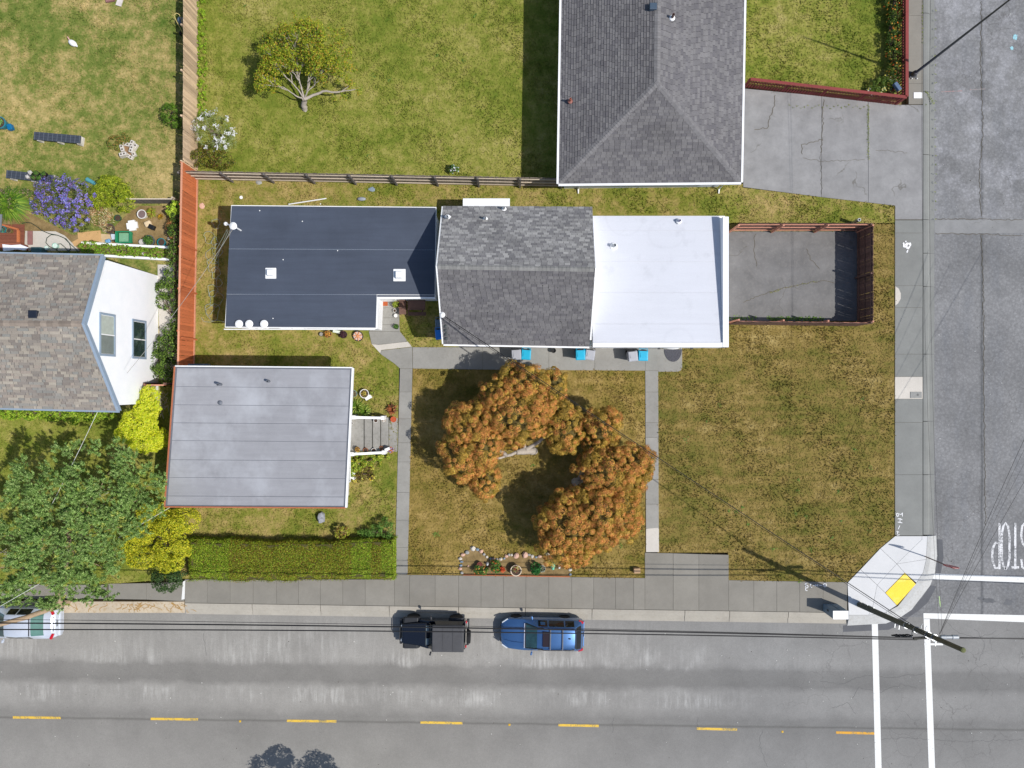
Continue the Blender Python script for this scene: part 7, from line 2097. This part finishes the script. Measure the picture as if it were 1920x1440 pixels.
for (x, y, r_, m, pl, lb) in ((62, 326, .12, M_BLACK, [(210, 206, 200), (190, 186, 180)], 'black pot with pale top on the bench, upper one'), (57, 334, .11, mat('pot_grey', (150, 146, 142), .8), [(214, 210, 206), (180, 176, 172)], 'grey pot with pale top on the bench, lower one'), (73, 327, .15, M_BLACK, G1, 'black pot with green plant on the bench, upper left'), (87, 328, .15, M_BLACK, G1, 'black pot with green plant on the bench, upper right'), (68, 335, .15, M_BLACK, G1, 'black pot with green plant on the bench, lower left'), (79, 336, .15, M_BLACK, G1, 'black pot with green plant on the bench, lower right')):
    pot(x, y, r_, .22, m, lb, plant=pl, z0=.49, group=GBN, n=110, leafsize=.06)
# ring of blocks round a dirt planter
c0 = P(239, 283, 0); ring_ = thing('block_planter', 'ring of pale cinder blocks around bare soil in the left yard', 'planter', c0)
for k, (x, y, a, z) in enumerate(((231, 291, -.25, .1), (242, 293, .55, .1), (249, 286, 1.15, .1), (252, 275, -1.0, .12), (246, 269, -1.2, .1), (228, 277, 1.3, .1), (236, 270, .2, .1), (249, 281, -1.25, .3), (233, 290.5, -.25, .3))):
    q = P(x, y, .2); b = MB(); b.box((q.x, q.y, z), (.40, .20, .20), rz=-a); o = b.build('block', M_CMU, ring_, bevel=.01)
    b = MB()
    for s in (-.09, .09): b.box((q.x + s * math.cos(-a), q.y + s * math.sin(-a), z + .102), (.10, .10, .006), rz=-a)
    b.build('block_core', M_HOLE, o)
b = MB(); b.lathe(c0, [(.36, -.02), (.34, .06), (.1, .08)], 12); b.build('soil', mat('planter_soil', (142, 112, 80), .95, .2, 9), ring_)
bush('leafy_plant', 'small mixed green and orange plant above the block planter', 'plant', P(222, 268, 0), [(218, 268, .2, .5, .4, .2), (232, 260, .15, .42, .3, .16)], [(104, 116, 48), (84, 98, 38), (150, 118, 60)], .09, 900, .4, .1, 20, stem=False)
c = P(12, 236, 0)
pot(9, 235, .36, .45, mat('pot_blue_green', (48, 124, 140), .4), 'large blue green glazed pot at the left edge of the yard', plant=[(120, 160, 84), (98, 138, 66)], n=260, pr=.27)
b = MB(); q = P(20, 239, .15); b.box((q.x, q.y, .16), (.28, .34, .3), rz=.3); b.build('plastic_tub', mat('tub_blue', (20, 104, 150), .35), bevel=.05, label='bright blue tub leaning on the blue green pot', cat='tub', origin=q)
c = P(139, 83, 0)
go = thing('goose_ornament', 'white goose shaped ornament lying on the dry lawn', 'ornament', c)
b = MB(); b.ball((c.x, c.y, .14), (.27, .17, .15), 14, 8); o = b.build('body', M_PVC, go, smooth=True)
b = MB(); b.tube([(c.x - .2, c.y + .05, .18), (c.x - .34, c.y + .13, .24), (c.x - .40, c.y + .17, .22)], .04, 8, .015); b.build('neck', mat('beak_pink', (206, 160, 150), .6), go)
b = MB(); b.hexa([(c.x + .2, c.y - .08, .1), (c.x + .36, c.y - .06, .14), (c.x + .34, c.y + .02, .14), (c.x + .2, c.y + .08, .1)], [(c.x + .2, c.y - .06, .18), (c.x + .36, c.y - .05, .17), (c.x + .34, c.y + .01, .17), (c.x + .2, c.y + .06, .18)]); b.build('tail', M_PVC, go)
go.rotation_euler.z = -.55
# hand truck leaning on the tan fence
c = P(340, 44, 0); ht = thing('hand_truck', 'hand truck with yellow handle and blue grey tank leaning on the tan fence', 'hand truck', c)
b = MB(); b.tube([P(344, 64, .1), P(330, 38, .9), P(326, 29, 1.15), P(331, 24.5, 1.2), P(336, 27, 1.15), P(340, 36, .9), P(346, 62, .1)], .02, 6); b.build('frame', mat('handle_cream', (216, 196, 130), .5), ht)
b = MB(); q = P(340, 40, .5); b.ball(q, (.20, .24, .30), 14, 8); b.build('tank', mat('tank_blue_grey', (92, 112, 132), .5), ht, smooth=True)
for s in (-.2, .2): 
    q = P(345, 63, .12); b = MB(); b.lathe(q + Vector((s, 0, 0)), [(.12, -.03), (.12, .03)], 12, Matrix.Rotation(R(90), 3, 'Y')); b.build('wheel', M_TYRE, ht)
b = MB(); q0, q1 = P(228, -8, .05), P(222, 11, .05); rail(b, q0, q1, 0, .32, .06); b.build('board', mat('board_pale', (206, 198, 190), .8), label='short pale board lying at the top edge of the left yard', cat='board', origin=q0)
b = MB(); q0 = P(206, -2, .1); b.box((q0.x, q0.y, .08), (.5, .3, .14), rz=.2); b.build('paving_stone', mat('stone_mauve', (150, 108, 104), .8), label='mauve paving stone at the top edge of the left yard', cat='stone', origin=q0)

# ---- cluttered garden corner (left)
clut = [(0, 396), (60, 402), (135, 440), (200, 440), (240, 400), (262, 386), (338, 386), (338, 466), (175, 458), (150, 470), (0, 470)]
b = MB(); b.prism(pxpoly(clut), -.05, .012); b.build('garden_soil', GS, kind='structure'); EXCL.append(clut)
b = MB(); b.prism(pxpoly([(48, 433), (105, 434), (122, 442), (150, 470), (46, 470)]), -.02, .03); b.build('patio', CONC_L, kind='structure')
def plain(name, lb, cat, px, py, z, size, rz, m, bevel=0): 
    c = P(px, py, z); b = MB(); b.box((c.x, c.y, z), size, rz=rz); return b.build(name, m, bevel=bevel, label=lb, cat=cat, origin=c)
M_CARD = mat('cardboard', (196, 158, 108), .9, .1, 4)
plain('cardboard_sheet', 'flat brown cardboard sheet lying left of the green barrow', 'cardboard', 168, 444, .05, (1.35, .62, .04), .10, M_CARD)
plain('cardboard_sheet', 'torn brown cardboard piece between the big sheet and the barrow', 'cardboard', 198, 447, .04, (.75, .5, .03), -.08, mat('cardboard_worn', (196, 172, 134), .9, .15, 4))
plain('cardboard_sheet', 'small brown cardboard flap below the patio edge', 'cardboard', 143, 455, .035, (.4, .3, .02), .5, M_CARD)
c = P(248, 423, .1); b = MB(); b.box((c.x, c.y, .09), (.62, .36, .12), rz=.15); b.box((c.x, c.y, .095), (.38, .60, .125), rz=.15); b.build('foam_packing', M_PVC, label='white cross shaped foam packing piece on the soil', cat='packing', origin=c)
c = P(238, 447, 0); wb = thing('garden_barrow', 'green plastic garden barrow beside the white edging board', 'barrow', c)
b = MB(); T_ = .34
def hexr(b, cx, cy, z0, z1, w0, h0, w1, h1): b.hexa([(cx - w0, cy - h0, z0), (cx + w0, cy - h0, z0), (cx + w0, cy + h0, z0), (cx - w0, cy + h0, z0)], [(cx - w1, cy - h1, z1), (cx + w1, cy - h1, z1), (cx + w1, cy + h1, z1), (cx - w1, cy + h1, z1)])
M_GP = mat('barrow_green', (34, 138, 96), .4, .12)
hexr(b, c.x, c.y, .12, .20, .30, .22, .36, .27)
for sx_, sy_, w, h in ((-1, 0, .04, .33), (1, 0, .04, .33)): b.box((c.x + sx_ * .41, c.y, .32), (.05, .66, .30))
for s in (-1, 1): b.box((c.x, c.y + s * .31, .32), (.78, .05, .298))
b.build('tray', M_GP, wb, bevel=.02)
b = MB(); b.box((c.x + .02, c.y, .215), (.70, .52, .03)); b.build('tray_floor', mat('barrow_faded', (120, 168, 134), .7, .2, 5), wb)
b = MB()
for s in (-1, 1): b.tube([(c.x - .42, c.y + s * .2, .3), (c.x - .75, c.y + s * .22, .34)], .025, 6)
b.build('handle', M_BLACK, wb)
for s in (-1, 1): 
    b = MB(); b.lathe((c.x + .3, c.y + s * .26, .1), [(.10, -.03), (.10, .03)], 12, Matrix.Rotation(R(90), 3, 'X')); b.build('wheel', M_TYRE, wb)
plain('plastic_crate', 'white and blue crate beside the barrow handles', 'crate', 215, 444, .15, (.28, .34, .28), .2, mat('crate_white_blue', (196, 206, 216), .5), .02)
plain('plastic_bag', 'light blue bag on the cardboard near the edging board', 'bag', 203, 452, .12, (.30, .22, .2), .3, mat('bag_blue', (112, 160, 196), .5), .06)
GG = 'pots in the left garden corner'
pot(271, 404, .27, .34, POTW, 'white rimmed pot with dark soil below the grey garden fence', group=GG, soil=mat('soil_mauve', (118, 100, 98), .9))
rosette(286, 400, .42, .3, 40, [(150, 164, 50), (124, 144, 42), (176, 168, 70), (150, 110, 60)], 'yellow green strap leaved plant right of the white rimmed pot', name='strap_leaf_plant', wid=.07)
rosette(303, 407, .26, .22, 22, [(196, 158, 50), (176, 130, 40), (150, 140, 60)], 'small golden leaved plant on the grey soil', name='strap_leaf_plant', wid=.06)
plain('sack', 'cream sack on the soil behind the black crate', 'sack', 278, 420, .14, (.40, .34, .26), .4, mat('sack_cream', (214, 192, 156), .8), .08)
plain('plastic_crate', 'small black crate with white print on the soil', 'crate', 285, 426, .15, (.34, .26, .26), -.45, M_BLACK, .02)
pot(284, 453, .33, .3, mat('tub_slate', (84, 92, 96), .6), 'round slate tub full of green plants by the edging board', plant=G1, n=420, pr=.30, group=GG)
pot(269, 455, .16, .24, mat('bucket_grey', (176, 170, 164), .6), 'plain grey bucket left of the slate tub', group=GG, soil=mat('soil_pale', (186, 180, 174), .9))
pot(307, 456, .24, .3, POTT, 'teal glazed pot right of the slate tub', group=GG)
pot(209, 430, .3, .2, mat('pot_dark_taupe', (84, 78, 70), .8), 'wide dark pot rim behind the barrow handles', group=GG)  # pot in one even dark grey brown
pot(224, 410, .2, .2, mat('pot_dark_green', (44, 92, 66), .6), 'dark green pot beside the dry plant pile', group=GG)
bush('dry_brush', 'heap of dry tan cuttings beside the purple bush', 'plant', P(190, 408, 0), [(188, 405, .2, .62, .55, .3), (200, 420, .15, .5, .4, .22), (180, 392, .2, .5, .3, .25)], [(206, 172, 128), (176, 138, 98), (226, 204, 160), (150, 110, 80), (120, 130, 60)], .20, 1500, .12, .14, 20, stem=False, tilt=1.0)
bush('dry_brush', 'rusty dry shrub at the foot of the ivy by the orange fence', 'plant', P(324, 430, 0), [(324, 428, .4, .35, .55, .35), (330, 446, .3, .3, .35, .3)], [(156, 104, 60), (130, 84, 48), (176, 130, 80), (96, 92, 44)], .10, 1100, .3, .12, 20)
rock(318, 447, .12, .10, .08, STONES[0], 91, label='small pale stone on the straw right of the slate tub', cat='stone', z0=.01)
rock(268, 475, .12, .12, .14, M_PVC, 93, label='round white lamp ball between the edging boards', cat='ornament', z0=.1, name='garden_ornament')
# table, cloth, deck and hose by the north wall of the two storey house
W_RBR = wood('deck_red_brown', (132, 78, 58)); W_ORG = wood('beam_orange', (198, 116, 70))
dk = thing('wooden_deck', 'red brown deck corner with orange beams at the left edge', 'deck', P(20, 440, 0))
for k in range(7):
    q = P(22, 424 + 7 * k, .3); b = MB(); b.box((q.x, q.y, .28), (1.45, .21, .04)); b.build('plank', W_RBR, dk)
b = MB(); rail(b, P(2, 421, .5), P(34, 430, .5), 0, .10, .12); b.build('beam', W_ORG, dk)
b = MB(); rail(b, P(34.5, 432, .5), P(34.5, 455, .5), 0, .12, .12); b.build('beam', W_ORG, dk)
plain('planter_bench', 'narrow mauve brown bench box beside the patio', 'bench', 56.5, 446, .4, (.28, .80, .06), 0, mat('bench_mauve', (140, 98, 92), .8))
b = MB(); g = random.Random(2); q = P(28, 463, .85)
ptx = [(-.72, .16), (-.2, .10), (.3, .15), (.75, -.02), (.55, -.2), (.1, -.14), (-.3, -.2), (-.7, -.24)]
b.hexa([(q.x + x, q.y + y, .80) for x, y in ptx][::-1], [(q.x + x * .97, q.y + y * .95, .86 + g.uniform(-.03, .03)) for x, y in ptx][::-1]); b.build('cloth', mat('cloth_white', (236, 236, 242), .8, .04), label='crumpled white cloth over a table by the house eave', cat='cloth', origin=q)
tq = P(28, 463, .4); tbl = thing('garden_table', 'small brown table under the white cloth', 'table', tq * Vector((1, 1, 0)))
b = MB(); b.box((tq.x, tq.y, .77), (1.2, .36, .04)); b.build('tabletop', W_RBR, tbl)
for sx_ in (-.5, .5): 
    b = MB(); b.box((tq.x + sx_, tq.y, .37), (.06, .3, .75)); b.build('leg', W_RBR, tbl)
plain('storage_box', 'dark teal storage box under the north eave of the white house', 'box', 73, 470, .3, (.6, .3, .5), 0, mat('box_teal', (62, 96, 98), .5), .02)
pot(12, 432, .2, .3, POTT, 'teal pot on the deck in the corner of the orange beams', z0=.30, plant=[(40, 150, 130), (60, 120, 90)], n=60)
pot(22, 434, .15, .25, mat('pot_olive', (126, 112, 66), .7), 'olive pot on the deck beside the teal one', z0=.30)
pot(108, 462, .16, .25, mat('bucket_pale_green', (170, 206, 190), .5), 'pale green bucket on the patio inside the hose loop', z0=.03, soil=mat('bucket_fill', (206, 220, 210), .6))
pot(91, 466, .12, .2, mat('bucket_mint', (186, 214, 204), .5), 'small mint bucket by the house eave', z0=.03, soil=mat('bucket_fill', (206, 220, 210), .6))
b = MB(); hp = [(41, 419), (48, 417), (58, 418), (68, 424), (78, 432), (92, 438), (108, 441), (120, 446), (130, 456), (133, 466), (126, 474), (112, 474), (104, 466), (106, 458), (114, 457), (122, 464), (130, 473)]
b.tube([P(x, y, .06) for x, y in hp], .022, 6)
hp2 = [(108, 441), (96, 440), (88, 446), (86, 455), (92, 462), (104, 467)]
b.tube([P(x, y, .07) for x, y in hp2], .022, 6); hp3 = [(110, 442), (124, 448), (132, 458), (140, 465), (148, 473)]
b.tube([P(x, y, .085) for x, y in hp3], .022, 6)
b.build('garden_hose', mat('hose_dark_green', (40, 62, 52), .4), label='dark garden hose looping over the pale patio', cat='hose', origin=P(100, 450, 0))
b = MB(); rail(b, P(2, 402, 1.2), P(0, 432, 1.2), 0, .12, .06); b.build('downpipe', M_GALV, label='grey pipe standing at the left edge beside the deck', cat='pipe', origin=P(0, 420, 0))
# tangled cables beside the dark roofed house
b = MB(); g = random.Random(12)
def loop(px, py, r, n, z): return [P(px + r * (1 + .25 * math.sin(3 * t + px)) * math.cos(t) + g.uniform(-1, 1), py + r * 1.3 * math.sin(t) + g.uniform(-1.5, 1.5), z + .04 * math.sin(2 * t)) for t in [j * 2 * math.pi / n for j in range(n + 1)]]
M_CBL = mat('cable_pale_green', (150, 166, 156), .6)
for px, py, r in ((405, 420, 7), (392, 445, 9), (402, 452, 6), (408, 468, 9), (400, 480, 12), (398, 498, 10), (404, 512, 8), (410, 530, 6), (398, 545, 9), (404, 560, 12), (392, 580, 8), (400, 586, 12)):
    b.tube(loop(px, py, r, 18, g.uniform(.03, .25)), .011, 5)
b.tube([P(x, y, .05) for x, y in ((377, 595), (382, 603), (394, 604), (408, 600), (421, 604))], .011, 5)
b.build('cable_tangle', M_CBL, label='tangle of pale cables on the ground west of the dark roofed house', cat='cable', origin=P(400, 500, 0))
b = MB()
for (x0, y0, x1, y1) in ((426, 430, 398, 482), (428, 432, 402, 492), (431, 434, 409, 478)): b.tube([P(x0, y0, 2.9), P((x0 + x1) / 2, (y0 + y1) / 2, 1.6), P(x1, y1, .2)], .011, 5)
b.build('drop_wire', M_CBL, label='thin pale wires hanging from the white mast to the ground', cat='cable', origin=P(410, 460, 0))
b = MB(); b.tube([P(541, 383, .12), P(612, 372, .08)], .035, 6); b.build('white_pole', M_PVC, label='thin white pole lying in the grass behind the dark roof', cat='pole', origin=P(575, 378, 0))
b = MB(); q = P(678, 373, .1); b.ball((q.x, q.y, .1), (.26, .12, .10), 12, 6); b.build('grey_float', mat('float_grey', (150, 156, 164), .5), smooth=True, label='grey oblong object in the grass behind the dark roof', cat='debris', origin=q)
for k, (x, y, rx, ry, lb) in enumerate(((697, 355, .22, .14, 'flat grey green stone in the grass behind the grey fence'), (486, 342, .2, .12, 'small tan stone at the foot of the grey fence'), (379, 386, .16, .2, 'pale stone beside the orange fence foot'))):
    rock(x, y, rx, ry, .05, STONES[k % 3 if k else 3], 70 + k, label=lb, cat='stone')
b = MB(); q = P(452, 370, .1); b.lathe((q.x, q.y, .04), [(.08, 0), (.10, .05), (.08, .06), (.06, .03)], 12); b.build('ring_cap', M_PVC, label='small white ring in the grass near the dark roof corner', cat='ring', origin=q)
b = MB(); q = P(505, 686, .1); b.box((P(405, 0).x, F[0].y + .1, 2.2), (1.1, .12, .35)); b.build('window_hood', mat('hood_slate', (96, 108, 118), .6), fr_h)
# blue bag under golden bush, blue bottle
b = MB(); q = P(172, 340, .1); b.tube([P(163, 336, .1), P(172, 341, .1), P(182, 347, .1)], .13, 10, .10); b.build('blue_bag', mat('bag_teal', (84, 150, 160), .5), label='crumpled teal bag beside the yellow green feathery bush', cat='bag', origin=q)
# letter box inside the maroon fence corner
q = P(1686, 162, 1.0); b = MB(); mbx = thing('letter_box', 'slate blue letter box inside the maroon fence corner', 'letter box', q * Vector((1, 1, 0)))
b.box((q.x - .1, q.y, .95), (.22, .52, .24), rz=.62); b.build('box', mat('letter_slate', (84, 104, 130), .5), mbx, bevel=.03)
b = MB(); b.box((q.x - .1, q.y, .42), (.09, .09, .84)); b.build('post', W_MAR, mbx)
b = MB(); q = P(1605, 415, .5); b.lathe((q.x, q.y, 0), [(.10, 0), (.10, .9), (.06, .9), (.06, .8)], 10); b.build('drain_pipe', M_GALV, label='short grey pipe outside the north brown fence', cat='pipe', origin=q)
# cut branches on the ground west of the grey roof
b = MB()
for k in range(16):
    a = P(304 + random.uniform(-4, 10), 770 + random.uniform(-28, 6), .3); b.tube([a, a + Vector((random.uniform(-.2, .4), random.uniform(-.4, .3), .25)), a + Vector((random.uniform(-.1, .6), random.uniform(-.6, .4), .3))], .022, 5, .008)
b.build('bare_branches', M_BARKL, label='pale bare branches beside the golden shrub and grey roof', cat='branch', origin=P(308, 760, 0))

# ------------------------------------------------------------------ grass and weeds (countless: one object each lawn)
def grass_cover(obj, m, poly, dens, seed):
    r_ = np.random.default_rng(seed)
    xs = [p[0] for p in poly]; ys = [p[1] for p in poly]
    x0, x1, y0, y1 = max(min(xs), -120), min(max(xs), 2040), max(min(ys), -120), min(max(ys), 1560)
    n = int((x1 - x0) * (y1 - y0) / S / S * dens)
    q = np.stack([r_.uniform(x0, x1, n), r_.uniform(y0, y1, n)], 1)
    ok = pip(q, poly)
    for e in EXCL: ok &= ~pip(q, e)
    q = q[ok]; n = len(q)
    X = (q[:, 0] - 960) / S; Y = (720 - q[:, 1]) / S
    # a third of the blades gather in clumps of their own
    nc = max(20, n // 40); cl = q[r_.integers(0, n, nc)]; kk = n // 5
    q[:kk] = cl[r_.integers(0, nc, kk)] + r_.normal(0, 4.5, (kk, 2))
    ok = pip(q, poly)
    for e in EXCL: ok &= ~pip(q, e)
    big = (np.arange(n) < kk)[ok]; q = q[ok]; n = len(q)
    X = (q[:, 0] - 960) / S; Y = (720 - q[:, 1]) / S
    a = r_.uniform(0, 6.283, n); h = r_.uniform(.03, .085, n) * np.where(big, 1.2, 1) * (1 + .35 * np.sin(X * 1.3 + Y)) ; l = r_.uniform(.04, .11, n); w = r_.uniform(.016, .04, n)
    d = np.stack([np.cos(a), np.sin(a)], 1); s_ = np.stack([-d[:, 1], d[:, 0]], 1)
    V = np.zeros((n, 4, 3), np.float32)
    c = np.stack([X, Y], 1)
    V[:, 0, :2] = c - s_ * w[:, None]; V[:, 1, :2] = c + s_ * w[:, None]
    V[:, 2, :2] = c + d * l[:, None] + s_ * w[:, None] * .4; V[:, 3, :2] = c + d * l[:, None] - s_ * w[:, None] * .4
    V[:, 0, 2] = V[:, 1, 2] = Z_LAWN - .005; V[:, 2, 2] = h; V[:, 3, 2] = h
    me = bpy.data.meshes.new('grass')
    me.vertices.add(n * 4); me.vertices.foreach_set('co', V.ravel())
    me.loops.add(n * 4); me.loops.foreach_set('vertex_index', np.arange(n * 4, dtype=np.int32))
    me.polygons.add(n); me.polygons.foreach_set('loop_start', np.arange(0, n * 4, 4, dtype=np.int32))
    me.update(calc_edges=True)
    me.materials.append(m)
    o = bpy.data.objects.new('grass', me); COL.objects.link(o); o['kind'] = 'stuff'
for k, (o, m, poly, dens) in enumerate(lawn_objs):
    grass_cover(o, m, poly, dens, 100 + k)

# grit, leaves and pale specks lying on the two streets
b = MB(); g = random.Random(77)
for k in range(260):
    x, y = (g.uniform(-80, 2000), g.uniform(1180, 1440)) if k < 170 else (g.uniform(1757, 1990), g.uniform(0, 1060))
    r0 = g.uniform(.012, .035); q = P(x, y, 0); pale = g.random() < .6
    c = lin((226, 224, 214)) if pale else lin((70, 64, 56))
    b.hexa([(q.x + r0 * math.cos(t), q.y + r0 * math.sin(t), Z_ROAD) for t in (0, 1.6, 3.1, 4.6)], [(q.x + r0 * .5 * math.cos(t), q.y + r0 * .5 * math.sin(t), Z_ROAD + r0 * .6) for t in (0, 1.6, 3.1, 4.6)], c)
b.build('road_grit', attrmat('grit', .9, .2, 30, 0), kind='stuff')

# scattered weeds and seams of green growing in cracks
def weeds(spots, cols, r, name='weeds', n=16, leaf=.08):
    PP = []; NN = []
    for x, y in spots:
        c = np.array(P(x, y, .03)); k = n
        p = c + np.concatenate([rng.normal(0, r, (k, 2)), rng.uniform(0, .06, (k, 1))], 1)
        PP.append(p); NN.append(np.array((0, 0, 1)) + rng.normal(0, .5, (k, 3)))
    p = np.concatenate(PP)
    leaf_mesh(name, p, np.concatenate(NN), leaf * rng.uniform(.6, 1.3, len(p)), pal(cols, len(p), .2), None, .5, kind='stuff')
GW_ = [(96, 128, 52), (72, 108, 44), (118, 148, 66)]
weeds([(1573, 921), (1603, 843), (1618, 748), (1632, 876), (1497, 900), (1496, 921), (1492, 961), (1512, 968), (1576, 978), (1632, 995), (1560, 1010), (1520, 1030), (1450, 1030), (1402, 982), (1368, 958), (1380, 960), (1392, 952), (1285, 824), (1325, 790), (1350, 760), (1500, 1090), (700, 142), (820, 105), (890, 30), (870, 115), (730, 150), (690, 293), (650, 296), (460, 10), (1165, 1024), (1200, 995), (1000, 872), (815, 1001), (820, 1002)], GW_, .07)
weeds([(1441 + 4 * k, 597 + (k % 3)) for k in range(26)] + [(1368 + 6 * k, 597) for k in range(9)], GW_, .06, leaf=.11)
weeds([(1627.5 + math.sin(y) * .8, y) for y in np.arange(199, 300, 2.6)] + [(1480 + k * 7, 197 + (k * 37) % 8) for k in range(22)] + [(1729 + (k % 2), 4 + 7 * k) for k in range(12)] + [(1753.5, 20 + 17 * k) for k in range(24)] + [(1735 + (k * 7) % 16, 172 + (k * 11) % 26) for k in range(14)], [(108, 122, 48), (84, 104, 40), (136, 140, 66)], .035, n=7, leaf=.06)
weeds([(1444 + k * 1.5, 549 - k * .45) for k in range(12)] + [(1465 + k * 5, 541 - k) for k in range(14)], [(124, 130, 70), (150, 146, 96)], .03, n=6, leaf=.05)
